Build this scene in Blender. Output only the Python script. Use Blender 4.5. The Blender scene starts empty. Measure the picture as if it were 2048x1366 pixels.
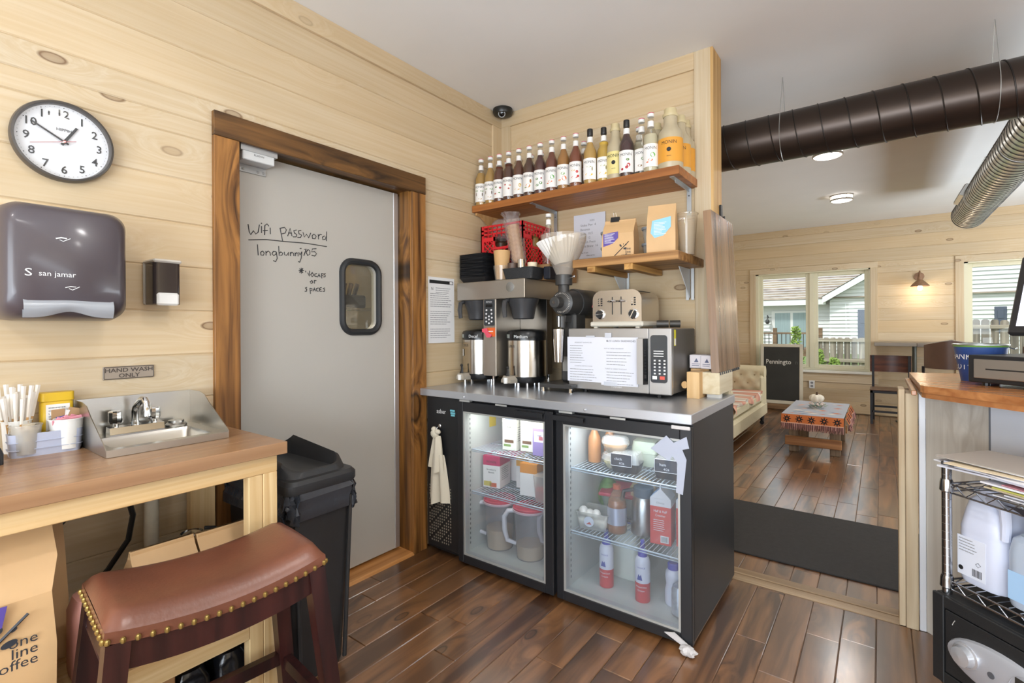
import bpy, bmesh, math, random
from mathutils import Vector, Matrix, noise
PI = math.pi
S = bpy.context.scene
COL = S.collection
random.seed(7)

# ------------------------------------------------------------------ camera
def setup_camera():
    cd = bpy.data.cameras.new('camera'); cam = bpy.data.objects.new('camera', cd); COL.objects.link(cam)
    yaw, roll = math.radians(36.686), math.radians(-.3323)
    f = Vector((-math.sin(yaw), math.cos(yaw), 0)); r = Vector((math.cos(yaw), math.sin(yaw), 0)); u = r.cross(f)
    r2 = math.cos(roll) * r + math.sin(roll) * u; u2 = -math.sin(roll) * r + math.cos(roll) * u
    m = Matrix((r2, u2, -f)).transposed().to_4x4(); m.translation = (0, 0, 1.27)
    cam.matrix_world = m
    cd.sensor_width = 36; cd.lens = 989.94 / 2048 * 36; cd.shift_y = -(683 - 655.42) / 2048
    cd.clip_start = .05; cd.clip_end = 200
    S.camera = cam
setup_camera()
S.view_settings.view_transform = 'Standard'; S.view_settings.look = 'None'
S.view_settings.exposure = 0.34; S.view_settings.gamma = 1; S.view_settings.use_curve_mapping = False
S.cycles.use_denoising = True
S.cycles.max_bounces = 8; S.cycles.diffuse_bounces = 4; S.cycles.glossy_bounces = 3
S.cycles.transmission_bounces = 6; S.cycles.transparent_max_bounces = 14
S.cycles.caustics_reflective = False; S.cycles.caustics_refractive = False
S.cycles.sample_clamp_indirect = 4

# ------------------------------------------------------------------ sky, sun and daylight
def setup_light():
    w = bpy.data.worlds.new('sky'); S.world = w; w.use_nodes = True
    nt = w.node_tree; bg = nt.nodes['Background']
    sky = nt.nodes.new('ShaderNodeTexSky'); sky.sky_type = 'HOSEK_WILKIE'; sky.turbidity = 6; sky.ground_albedo = .4
    sky.sun_direction = Vector((-.3, -.5, .8)).normalized()
    mix = nt.nodes.new('ShaderNodeMix'); mix.data_type = 'RGBA'; mix.inputs[0].default_value = .75
    nt.links.new(sky.outputs[0], mix.inputs[6]); mix.inputs[7].default_value = (.92, .96, 1, 1)
    nt.links.new(mix.outputs[2], bg.inputs[0]); bg.inputs[1].default_value = 1.7
    sd = bpy.data.lights.new('sun', 'SUN'); so = bpy.data.objects.new('sun', sd); COL.objects.link(so)
    sd.energy = 2.2; sd.angle = math.radians(8); sd.color = (1, .97, .92)
    so.rotation_euler = Vector((.35, .62, -.75)).to_track_quat('-Z', 'Y').to_euler()
    def area(name, loc, rot, sx, sy, e, col):
        d = bpy.data.lights.new(name, 'AREA'); d.shape = 'RECTANGLE'; d.size = sx; d.size_y = sy; d.energy = e; d.color = col
        o = bpy.data.objects.new(name, d); COL.objects.link(o); o.location = loc; o.rotation_euler = rot
        return o
    # area lights for unbuilt windows behind and right; upward tilts brighten the ceiling
    area('daylight_rear_window', (1.2, -2.1, 1.35), (PI / 2 + .75, 0, 0), 2.6, 1.7, 115, (.80, .90, 1))
    area('daylight_rear_door', (-.5, -2.12, 1.2), (PI / 2 + .1, 0, 0), 2.2, 2.0, 95, (.78, .89, 1))
    area('daylight_side_window', (3.1, .6, 1.4), (PI / 2 + 1.15, 0, PI / 2), 2.6, 1.5, 75, (.78, .89, 1))
    area('daylight_lounge_window', (3.1, 6.2, 1.4), (PI / 2 + .75, 0, PI / 2), 2.6, 1.5, 150, (.82, .91, 1))  # added area light brightening the lounge from the right; no window built
    area('daylight_kitchen_window', (-3.55, 1.6, 2.3), (0, 0, 0), .8, .8, 14, (1, .95, .85))  # warm area light facing down inside the kitchen
setup_light()

# ------------------------------------------------------------------ materials
def lin(c):
    if isinstance(c, str):
        c = tuple(int(c[i:i + 2], 16) for i in (0, 2, 4))
    return tuple(((v / 255) / 12.92 if v / 255 <= .04045 else ((v / 255 + .055) / 1.055) ** 2.4) for v in c) + (1,)
MATS = {}
def _new(name):
    m = bpy.data.materials.new(name); m.use_nodes = True; nt = m.node_tree
    return m, nt, nt.nodes['Principled BSDF']
def mat(name, col=None, rough=.5, metal=0, var=0, vs=8, bump=0, bs=60, emit=0, alpha=1, coat=0, trans=0, sss=0, spec=.5, stretch=None):
    """plain procedural material: base colour with a little noise in colour, roughness and bump"""
    if name in MATS: return MATS[name]
    m, nt, b = _new(name); N = nt.nodes; L = nt.links
    c = lin(col)
    b.inputs['Base Color'].default_value = c; b.inputs['Roughness'].default_value = rough; b.inputs['Metallic'].default_value = metal
    b.inputs['Specular IOR Level'].default_value = spec
    if coat: b.inputs['Coat Weight'].default_value = coat; b.inputs['Coat Roughness'].default_value = .12
    if trans: b.inputs['Transmission Weight'].default_value = trans
    if alpha < 1: b.inputs['Alpha'].default_value = alpha
    if emit:
        b.inputs['Emission Color'].default_value = c; b.inputs['Emission Strength'].default_value = emit
    if var or bump:
        tc = N.new('ShaderNodeTexCoord'); mp = N.new('ShaderNodeMapping')
        if stretch: mp.inputs['Scale'].default_value = stretch
        L.new(tc.outputs['Object'], mp.inputs[0])
    if var:
        n = N.new('ShaderNodeTexNoise'); n.inputs['Scale'].default_value = vs; n.inputs['Detail'].default_value = 4
        L.new(mp.outputs[0], n.inputs['Vector'])
        r = N.new('ShaderNodeMapRange'); r.inputs[1].default_value = .3; r.inputs[2].default_value = .7
        r.inputs[3].default_value = 1 - var; r.inputs[4].default_value = 1 + var
        L.new(n.outputs[0], r.inputs[0])
        mx = N.new('ShaderNodeVectorMath'); mx.operation = 'SCALE'; mx.inputs[0].default_value = c[:3]
        L.new(r.outputs[0], mx.inputs['Scale']); L.new(mx.outputs[0], b.inputs['Base Color'])
    if bump:
        n = N.new('ShaderNodeTexNoise'); n.inputs['Scale'].default_value = bs; n.inputs['Detail'].default_value = 3
        L.new(mp.outputs[0], n.inputs['Vector'])
        bp = N.new('ShaderNodeBump'); bp.inputs['Strength'].default_value = bump; bp.inputs['Distance'].default_value = .004
        L.new(n.outputs[0], bp.inputs['Height']); L.new(bp.outputs[0], b.inputs['Normal'])
    MATS[name] = m
    return m
def glass(name, tint='ffffff', clear=.92, rough=.02, refl=1.0):
    """thin clear sheet: see-through with a Fresnel sheen"""
    if name in MATS: return MATS[name]
    m, nt, b = _new(name); N = nt.nodes; L = nt.links
    N.remove(b)
    t = N.new('ShaderNodeBsdfTransparent'); t.inputs[0].default_value = lin(tint)
    d = N.new('ShaderNodeBsdfDiffuse'); d.inputs[0].default_value = lin(tint)
    g = N.new('ShaderNodeBsdfGlossy'); g.inputs['Roughness'].default_value = rough
    lw = N.new('ShaderNodeLayerWeight'); lw.inputs[0].default_value = .5
    pw = N.new('ShaderNodeMath'); pw.operation = 'POWER'; pw.inputs[1].default_value = 4; L.new(lw.outputs['Facing'], pw.inputs[0])
    fr = N.new('ShaderNodeMath'); fr.operation = 'MULTIPLY_ADD'; fr.inputs[1].default_value = .75 * refl; fr.inputs[2].default_value = .05 * refl; L.new(pw.outputs[0], fr.inputs[0])
    m1 = N.new('ShaderNodeMixShader'); m1.inputs[0].default_value = 1 - clear
    L.new(t.outputs[0], m1.inputs[1]); L.new(d.outputs[0], m1.inputs[2])
    m2 = N.new('ShaderNodeMixShader'); L.new(fr.outputs[0], m2.inputs[0]); L.new(m1.outputs[0], m2.inputs[1]); L.new(g.outputs[0], m2.inputs[2])
    L.new(m2.outputs[0], N['Material Output'].inputs[0])
    MATS[name] = m
    return m
def wood(name, light=None, dark=None, axis='y', rough=.5, grain=26, run=1.0, knots=0, knotcol='6b4a2c', vary=.12, contrast=(.35, .68), bump=.15, blotch=None, spec=.4, hue=None, kscale=2.2, coat=0, flat=None):
    """sawn board: stretched grain along AXIS, board-to-board change from the 'rnd' attribute, scattered knots"""
    if name in MATS: return MATS[name]
    m, nt, b = _new(name); N = nt.nodes; L = nt.links
    b.inputs['Roughness'].default_value = rough; b.inputs['Specular IOR Level'].default_value = spec
    if coat: b.inputs['Coat Weight'].default_value = coat; b.inputs['Coat Roughness'].default_value = .2; b.inputs['Coat IOR'].default_value = 1.8
    tc = N.new('ShaderNodeTexCoord'); at = N.new('ShaderNodeAttribute'); at.attribute_name = 'rnd'
    off = N.new('ShaderNodeVectorMath'); off.operation = 'SCALE'; off.inputs[0].default_value = (13.1, 17.7, 29.3)
    L.new(at.outputs['Fac'], off.inputs['Scale'])
    ad = N.new('ShaderNodeVectorMath'); ad.operation = 'ADD'; L.new(tc.outputs['Object'], ad.inputs[0]); L.new(off.outputs[0], ad.inputs[1])
    sc = [grain, grain, grain]; k = 'xyz'.index(axis); sc[k] = run
    # knots bend the grain
    ksc = [1, 1, 1]; ksc[k] = .45
    if flat: ksc['xyz'.index(flat)] = 0
    kv = N.new('ShaderNodeVectorMath'); kv.operation = 'MULTIPLY'; kv.inputs[1].default_value = [v * kscale for v in ksc]
    L.new(ad.outputs[0], kv.inputs[0])
    vec = ad.outputs[0]
    if knots:
        vo = N.new('ShaderNodeTexVoronoi'); vo.voronoi_dimensions = '3D'; vo.inputs['Scale'].default_value = 1; kvec = kv.outputs[0]
        if flat:   # a plane of boards: scatter the knots over the face
            vo.voronoi_dimensions = '2D'; sp = N.new('ShaderNodeSeparateXYZ'); cb = N.new('ShaderNodeCombineXYZ'); L.new(kvec, sp.inputs[0]); o2 = [i for i in range(3) if 'xyz'[i] != flat]
            L.new(sp.outputs[o2[0]], cb.inputs[0]); L.new(sp.outputs[o2[1]], cb.inputs[1]); kvec = cb.outputs[0]
        L.new(kvec, vo.inputs['Vector'])
        bend = N.new('ShaderNodeMapRange'); bend.inputs[1].default_value = 0; bend.inputs[2].default_value = .28; bend.inputs[3].default_value = .07; bend.inputs[4].default_value = 0
        bend.interpolation_type = 'SMOOTHSTEP'
        L.new(vo.outputs['Distance'], bend.inputs[0])
        ad2 = N.new('ShaderNodeVectorMath'); ad2.operation = 'ADD'; L.new(ad.outputs[0], ad2.inputs[0]); L.new(bend.outputs[0], ad2.inputs[1]); vec = ad2.outputs[0]
    mv = N.new('ShaderNodeVectorMath'); mv.operation = 'MULTIPLY'; mv.inputs[1].default_value = sc; L.new(vec, mv.inputs[0])
    n1 = N.new('ShaderNodeTexNoise'); n1.inputs['Scale'].default_value = 1; n1.inputs['Detail'].default_value = 5; n1.inputs['Distortion'].default_value = .5
    L.new(mv.outputs[0], n1.inputs['Vector'])
    mr = N.new('ShaderNodeMapRange'); mr.inputs[1].default_value = contrast[0]; mr.inputs[2].default_value = contrast[1]; L.new(n1.outputs[0], mr.inputs[0])
    mx = N.new('ShaderNodeMix'); mx.data_type = 'RGBA'; mx.inputs[6].default_value = lin(dark); mx.inputs[7].default_value = lin(light); L.new(mr.outputs[0], mx.inputs[0])
    col = mx.outputs[2]
    if hue:   # whole boards drift towards a second tone
        wn = N.new('ShaderNodeTexWhiteNoise'); wn.noise_dimensions = '1D'; L.new(at.outputs['Fac'], wn.inputs['W'])
        mh = N.new('ShaderNodeMix'); mh.data_type = 'RGBA'; mh.inputs[7].default_value = lin(hue)
        sh = N.new('ShaderNodeMath'); sh.operation = 'MULTIPLY'; sh.inputs[1].default_value = .6; L.new(wn.outputs[0], sh.inputs[0])
        L.new(sh.outputs[0], mh.inputs[0]); L.new(col, mh.inputs[6]); col = mh.outputs[2]
    lo = N.new('ShaderNodeVectorMath'); lo.operation = 'MULTIPLY'; ls = [2.4, 2.4, 2.4]; ls[k] = .7; lo.inputs[1].default_value = ls; L.new(ad.outputs[0], lo.inputs[0])
    n2 = N.new('ShaderNodeTexNoise'); n2.inputs['Scale'].default_value = 1; n2.inputs['Detail'].default_value = 2; L.new(lo.outputs[0], n2.inputs['Vector'])
    if blotch:
        bl = N.new('ShaderNodeMapRange'); bl.inputs[1].default_value = .5; bl.inputs[2].default_value = .68; bl.inputs[4].default_value = .8; L.new(n2.outputs[0], bl.inputs[0])
        mb = N.new('ShaderNodeMix'); mb.data_type = 'RGBA'; mb.inputs[7].default_value = lin(blotch); L.new(bl.outputs[0], mb.inputs[0]); L.new(col, mb.inputs[6]); col = mb.outputs[2]
    vr = N.new('ShaderNodeMapRange'); vr.inputs[1].default_value = .3; vr.inputs[2].default_value = .7; vr.inputs[3].default_value = 1 - vary; vr.inputs[4].default_value = 1 + vary; L.new(n2.outputs[0], vr.inputs[0])
    ms = N.new('ShaderNodeVectorMath'); ms.operation = 'SCALE'; L.new(col, ms.inputs[0]); L.new(vr.outputs[0], ms.inputs['Scale']); col = ms.outputs[0]
    if knots:
        cr = N.new('ShaderNodeValToRGB'); e = cr.color_ramp.elements; e[0].position = .012 * knots; e[0].color = (.38, .38, .38, 1); e[1].position = .05 * knots; e[1].color = (0, 0, 0, 1)
        q = e.new(.030 * knots); q.color = (.45, .45, .45, 1); q = e.new(.038 * knots); q.color = (.9, .9, .9, 1)
        L.new(vo.outputs['Distance'], cr.inputs[0])
        sx = N.new('ShaderNodeSeparateColor'); L.new(vo.outputs['Color'], sx.inputs[0])
        keep = N.new('ShaderNodeMapRange'); keep.inputs[1].default_value = .25; keep.inputs[2].default_value = .8; L.new(sx.outputs[0], keep.inputs[0])
        core = N.new('ShaderNodeMath'); core.operation = 'MULTIPLY'; L.new(cr.outputs[0], core.inputs[0]); L.new(keep.outputs[0], core.inputs[1])
        mk = N.new('ShaderNodeMix'); mk.data_type = 'RGBA'; mk.inputs[7].default_value = lin(knotcol); L.new(core.outputs[0], mk.inputs[0]); L.new(col, mk.inputs[6]); col = mk.outputs[2]
    L.new(col, b.inputs['Base Color'])
    if bump:
        bp = N.new('ShaderNodeBump'); bp.inputs['Strength'].default_value = bump; bp.inputs['Distance'].default_value = .003
        L.new(n1.outputs[0], bp.inputs['Height']); L.new(bp.outputs[0], b.inputs['Normal'])
    MATS[name] = m
    return m

# ------------------------------------------------------------------ mesh builder
_text = {}
def text_geo(s, bold=0):
    k = (s, bold)
    if k not in _text:
        c = bpy.data.curves.new('t', 'FONT'); c.body = s; c.resolution_u = 2; c.size = 1; c.offset = bold
        o = bpy.data.objects.new('t', c); me = bpy.data.meshes.new_from_object(o)
        V = [tuple(v.co) for v in me.vertices]; F = [tuple(p.vertices) for p in me.polygons]
        bpy.data.objects.remove(o); bpy.data.curves.remove(c); bpy.data.meshes.remove(me)
        _text[k] = (V, F)
    return _text[k]
class MB:
    def __init__(s, m=None):
        s.v = []; s.f = []; s.mi = []; s.r = []; s.mats = []; s.cur = 0; s.T = None; s.rnd = 0.0
        if m: s.use(m)
    def use(s, m):
        if m not in s.mats: s.mats.append(m)
        s.cur = s.mats.index(m); return s
    def add(s, V, F):
        n = len(s.v)
        s.v += [tuple(s.T @ Vector(p)) for p in V] if s.T else [tuple(p) for p in V]
        for q in F:
            s.f.append([n + i for i in q]); s.mi.append(s.cur); s.r.append(s.rnd)
        return s
    def box(s, x0, y0, z0, x1, y1, z1, b=0):
        X, Y, Z = (x0, x1), (y0, y1), (z0, z1)
        b = min(b, .45 * abs(x1 - x0), .45 * abs(y1 - y0), .45 * abs(z1 - z0))
        if b <= 0:
            V = [(X[i], Y[j], Z[k]) for k in (0, 1) for j in (0, 1) for i in (0, 1)]
            return s.add(V, [(0, 2, 3, 1), (4, 5, 7, 6), (0, 1, 5, 4), (2, 6, 7, 3), (0, 4, 6, 2), (1, 3, 7, 5)])
        V = []; idx = {}
        for i in (0, 1):
            for j in (0, 1):
                for k in (0, 1):
                    c = (X[i], Y[j], Z[k]); d = ((1, -1)[i] * b, (1, -1)[j] * b, (1, -1)[k] * b)
                    for a in range(3):   # vertex on the face normal to axis a
                        idx[(i, j, k, a)] = len(V); V.append(tuple(c[q] + (0 if q == a else d[q]) for q in range(3)))
        F = []
        I = lambda i, j, k, a: idx[(i, j, k, a)]
        F += [(I(0, 0, 0, 0), I(0, 0, 1, 0), I(0, 1, 1, 0), I(0, 1, 0, 0)), (I(1, 0, 0, 0), I(1, 1, 0, 0), I(1, 1, 1, 0), I(1, 0, 1, 0)),
              (I(0, 0, 0, 1), I(1, 0, 0, 1), I(1, 0, 1, 1), I(0, 0, 1, 1)), (I(0, 1, 0, 1), I(0, 1, 1, 1), I(1, 1, 1, 1), I(1, 1, 0, 1)),
              (I(0, 0, 0, 2), I(0, 1, 0, 2), I(1, 1, 0, 2), I(1, 0, 0, 2)), (I(0, 0, 1, 2), I(1, 0, 1, 2), I(1, 1, 1, 2), I(0, 1, 1, 2))]
        for p in (0, 1):
            for q in (0, 1):
                F.append((I(p, q, 0, 0), I(p, q, 1, 0), I(p, q, 1, 1), I(p, q, 0, 1)))
                F.append((I(p, 0, q, 0), I(p, 1, q, 0), I(p, 1, q, 2), I(p, 0, q, 2)))
                F.append((I(0, p, q, 1), I(1, p, q, 1), I(1, p, q, 2), I(0, p, q, 2)))
        for i in (0, 1):
            for j in (0, 1):
                for k in (0, 1): F.append((I(i, j, k, 0), I(i, j, k, 1), I(i, j, k, 2)))
        return s.add(V, F)
    def cyl(s, p0, p1, r0, r1=None, n=16, caps=True):
        return s.tube([p0, p1], [r0, r0 if r1 is None else r1], n, caps=caps)
    def tube(s, P, r, n=8, closed=False, caps=True, flat=1):
        P = [Vector(p) for p in P]; m = len(P)
        R = list(r) if hasattr(r, '__len__') else [r] * m
        V = []; F = []; up = None
        for i, p in enumerate(P):
            a = P[(i + 1) % m] if (closed or i < m - 1) else p; q = P[i - 1] if (closed or i > 0) else p
            t = (a - q)
            t = t.normalized() if t.length > 1e-9 else Vector((0, 0, 1))
            if up is None: up = Vector((0, 0, 1)) if abs(t.z) < .9 else Vector((1, 0, 0))
            u = (up - t * up.dot(t))
            u = u.normalized() if u.length > 1e-6 else t.orthogonal().normalized()
            up = u; w = t.cross(u)
            for k in range(n):
                g = 2 * PI * k / n; V.append(p + R[i] * (math.cos(g) * u * flat + math.sin(g) * w))
        for i in range(m if closed else m - 1):
            j = (i + 1) % m
            for k in range(n):
                l = (k + 1) % n; F.append((i * n + k, i * n + l, j * n + l, j * n + k))
        if caps and not closed:
            F.append(tuple(range(n))[::-1]); F.append(tuple((m - 1) * n + k for k in range(n)))
        return s.add(V, F)
    def lathe(s, prof, n=24, c=(0, 0, 0), a0=0, a1=2 * PI, caps=True):
        full = abs(a1 - a0 - 2 * PI) < 1e-6; k = n if full else n + 1
        V = []; F = []
        for r, z in prof:
            for i in range(k):
                g = a0 + (a1 - a0) * i / n; V.append((c[0] + r * math.cos(g), c[1] + r * math.sin(g), c[2] + z))
        for j in range(len(prof) - 1):
            for i in range(n):
                l = (i + 1) % k; F.append((j * k + i, j * k + l, (j + 1) * k + l, (j + 1) * k + i))
        if full and caps:
            if prof[0][0] > 1e-5: F.append(tuple(range(k))[::-1])
            if prof[-1][0] > 1e-5: F.append(tuple((len(prof) - 1) * k + i for i in range(k)))
        return s.add(V, F)
    def prism(s, poly, h0, h1, axis='z'):
        n = len(poly)
        def P(a, b, h): return {'z': (a, b, h), 'y': (a, h, b), 'x': (h, a, b)}[axis]
        V = [P(a, b, h0) for a, b in poly] + [P(a, b, h1) for a, b in poly]
        F = [tuple(range(n))[::-1], tuple(range(n, 2 * n))] + [(i, (i + 1) % n, n + (i + 1) % n, n + i) for i in range(n)]
        return s.add(V, F)
    def ball(s, c, r, n=14, sq=(1, 1, 1)):
        h = max(4, n // 2)
        prof = [(math.sin(PI * i / h) * r, -math.cos(PI * i / h) * r) for i in range(h + 1)]
        V = []; F = []
        for a, z in prof:
            for i in range(n): V.append((c[0] + sq[0] * a * math.cos(2 * PI * i / n), c[1] + sq[1] * a * math.sin(2 * PI * i / n), c[2] + sq[2] * z))
        for j in range(h):
            for i in range(n): F.append((j * n + i, j * n + (i + 1) % n, (j + 1) * n + (i + 1) % n, (j + 1) * n + i))
        return s.add(V, F)
    def grid(s, fn, nu, nv, cu=False):
        V = [tuple(fn(i / nu, j / nv)) for j in range(nv + 1) for i in range(nu if cu else nu + 1)]; k = nu if cu else nu + 1
        F = [(j * k + i, j * k + (i + 1) % k, (j + 1) * k + (i + 1) % k, (j + 1) * k + i) for j in range(nv) for i in range(nu)]
        return s.add(V, F)
    def loft(s, rings, caps=True):
        n = len(rings[0]); V = [p for r in rings for p in r]
        F = [(j * n + i, j * n + (i + 1) % n, (j + 1) * n + (i + 1) % n, (j + 1) * n + i) for j in range(len(rings) - 1) for i in range(n)]
        if caps: F += [tuple(range(n))[::-1], tuple((len(rings) - 1) * n + i for i in range(n))]
        return s.add(V, F)
    def quad(s, a, b, c, d): return s.add([a, b, c, d], [(0, 1, 2, 3)])
    def text(s, t, size, o, right, up, align='C', sx=1.0, wrap=None, bold=0):
        """flat lettering on the plane (right, up) at o; WRAP = (centre, radius) bends it round an upright cylinder"""
        V, F = text_geo(t, bold); xs = [v[0] for v in V]; w = (min(xs), max(xs))
        a = {'C': -(w[0] + w[1]) / 2, 'L': -w[0], 'R': -w[1]}[align]
        if wrap:
            cx, cy, R, g0 = wrap
            P = [(cx + R * math.cos(g0 + (v[0] + a) * size * sx / R), cy + R * math.sin(g0 + (v[0] + a) * size * sx / R), o[2] + v[1] * size) for v in V]
        else:
            o, right, up = Vector(o), Vector(right), Vector(up)
            P = [o + right * ((v[0] + a) * size * sx) + up * (v[1] * size) for v in V]
        return s.add(P, F)
    def build(s, name, parent=None, smooth=35, loc=None):
        me = bpy.data.meshes.new(name); me.from_pydata(s.v, [], s.f)
        for m in s.mats: me.materials.append(m)
        me.polygons.foreach_set('material_index', s.mi)
        if any(s.r):
            at = me.attributes.new('rnd', 'FLOAT', 'FACE'); at.data.foreach_set('value', s.r)
        bm = bmesh.new(); bm.from_mesh(me); bmesh.ops.recalc_face_normals(bm, faces=bm.faces); bm.to_mesh(me); bm.free()
        if smooth:
            me.shade_smooth(); me.set_sharp_from_angle(angle=math.radians(smooth))
        o = bpy.data.objects.new(name, me); COL.objects.link(o)
        if parent: o.parent = parent
        if loc: o.location = loc
        return o
def tag(o, label=None, cat=None, group=None, kind=None):
    for k, v in (('label', label), ('category', cat), ('group', group), ('kind', kind)):
        if v: o[k] = v
    return o
def thing(name, label, cat, loc=(0, 0, 0), rz=0, group=None, tilt=None):
    o = bpy.data.objects.new(name, None); COL.objects.link(o); o.empty_display_size = .05
    o.location = loc; o.rotation_euler = tilt or (0, 0, rz)
    return tag(o, label, cat, group)
def struct(o): o['kind'] = 'structure'; return o
def copy_tree(o, parent=None):
    c = o.copy(); COL.objects.link(c)
    if parent: c.parent = parent
    for ch in [x for x in KIDS(o)]: copy_tree(ch, c)
    return c
def KIDS(o): return [x for x in COL.objects if x.parent == o]
def rrect(w, h, r, n=5, cx=0, cy=0):
    P = []
    for sx, sy, a in ((1, 1, 0), (-1, 1, 90), (-1, -1, 180), (1, -1, 270)):
        for i in range(n + 1):
            g = math.radians(a + 90 * i / n); P.append((cx + sx * (w / 2 - r) + r * math.cos(g), cy + sy * (h / 2 - r) + r * math.sin(g)))
    return P
def ring3(P, z): return [(x, y, z) for x, y in P]
X3, Y3, Z3 = Vector((1, 0, 0)), Vector((0, 1, 0)), Vector((0, 0, 1))
# ------------------------------------------------------------------ surfaces of the place
PINE = dict(light='d3c2a6', dark='c9b391', knots=1.25, rough=.62, contrast=(.36, .66), vary=.08, grain=60, run=1.6, hue='cdb187', bump=.03, kscale=3.4)
pine_y = wood('pine_boards_y', axis='y', flat='x', **PINE)
pine_x = wood('pine_boards_x', axis='x', flat='y', **PINE)
pine_z = wood('pine_boards_z', axis='z', **PINE)
stain = dict(light='a8743c', dark='4a2c13', knots=2.0, flat='x', knotcol='140a04', rough=.42, contrast=(.3, .7), vary=.25, grain=30, run=1.6, bump=.12)
stain_z = wood('dark_stained_pine_z', axis='z', **stain)
stain_y = wood('dark_stained_pine_y', axis='y', **{**stain, 'light': '80592f', 'dark': '281a0f'})
paint = mat('ceiling_paint', 'ecebe9', .8, var=.015, vs=3)
drywall = mat('painted_drywall', 'd2d6de', .6)
floor_m = wood('acacia_planks', '94653e', '3a2012', 'y', rough=.36, grain=15, run=1.5, knots=1.3, knotcol='190d06', vary=.38, contrast=(.38, .62), bump=.1, blotch='281609', hue='7d5738', spec=.4, kscale=3.2, coat=.9, flat='z')
strip_m = wood('threshold_oak', 'b39a7b', '8b7154', 'x', rough=.35, knots=0)

def rows(mb, a0, a1, z0, zs, holes, put, joint=3.6):
    """courses of boards between the seam heights ZS, cut round HOLES (a0, a1, z0, z1)"""
    for i in range(len(zs) - 1):
        za, zb = zs[i], zs[i + 1]
        cuts = sorted({za, zb} | {z for h in holes for z in h[2:] if za < z < zb})
        for c0, c1 in zip(cuts, cuts[1:]):
            iv = [(a0, a1)]
            for h in holes:
                if h[2] < (c0 + c1) / 2 < h[3]:
                    iv = [q for p in iv for q in ((p[0], min(p[1], h[0])), (max(p[0], h[1]), p[1])) if q[1] - q[0] > .01]
            for p, q in iv:
                mb.rnd = random.uniform(.05, 1)
                put(p, q, c0, c1)
SEAM = [max(0, .0095 + .1665 * k) for k in range(16)] + [2.747]
def wall_left():
    mb = MB(pine_y)
    put = lambda p, q, a, b: mb.box(-2.15, p, a, -2.125, q, b, .0042)
    rows(mb, -2.2, 2.735, 0, SEAM, [(.92, 1.94, -1, 2.08)], put)
    mb.rnd = .3; mb.box(-2.2, -2.2, 0, -2.15, .92, 2.747); mb.box(-2.2, 1.94, 0, -2.15, 2.735, 2.747); mb.box(-2.2, .92, 2.08, -2.15, 1.94, 2.747)
    mb.box(-2.2, 2.735, 0, -2.125, 8.65, 2.747)
    struct(mb.build('wall_left'))
    t = MB(pine_y); t.rnd = .61; t.box(-2.125, -2.2, 2.652, -2.108, 2.735, 2.747, .002)
    struct(t.build('trim_ceiling_left'))
    t = MB(pine_z); t.rnd = .4; t.box(-2.125, 2.63, 0.93, -2.11, 2.735, 2.652, .002)
    struct(t.build('trim_corner'))
wall_left()
def wall_partition():
    mb = MB(pine_x)
    rows(mb, -2.125, -.8, 0, [0] + [.155 + .212 * k for k in range(13)], [], lambda p, q, a, b: mb.box(p, 2.735, a, q, 2.75, b, .0042))
    mb.rnd = .2; mb.box(-2.125, 2.75, 0, -.715, 2.87, 2.747)
    mb.rnd = .5; mb.box(-2.125, 2.87, 0, -.715, 2.885, 2.747)
    struct(mb.build('wall_partition'))
    t = MB(pine_x); t.rnd = .73; t.box(-2.11, 2.722, 2.655, -.8, 2.738, 2.747, .002); struct(t.build('trim_ceiling_partition'))
    t = MB(pine_z); t.rnd = .83; t.box(-2.125, 2.722, .9, -2.035, 2.738, 2.655, .002); struct(t.build('trim_corner_partition'))
    t = MB(pine_z); t.rnd = .27; t.box(-.8, 2.722, 0, -.715, 2.738, 2.747, .002); struct(t.build('trim_end_partition'))
    t = MB(wood('pine_end_board', 'd8b47c', 'b98d50', 'z', knots=.8, rough=.6, vary=.1)); t.rnd = .9; t.box(-.717, 2.725, 0, -.702, 2.89, 2.747, .002); struct(t.build('trim_end_post'))
wall_partition()
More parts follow.
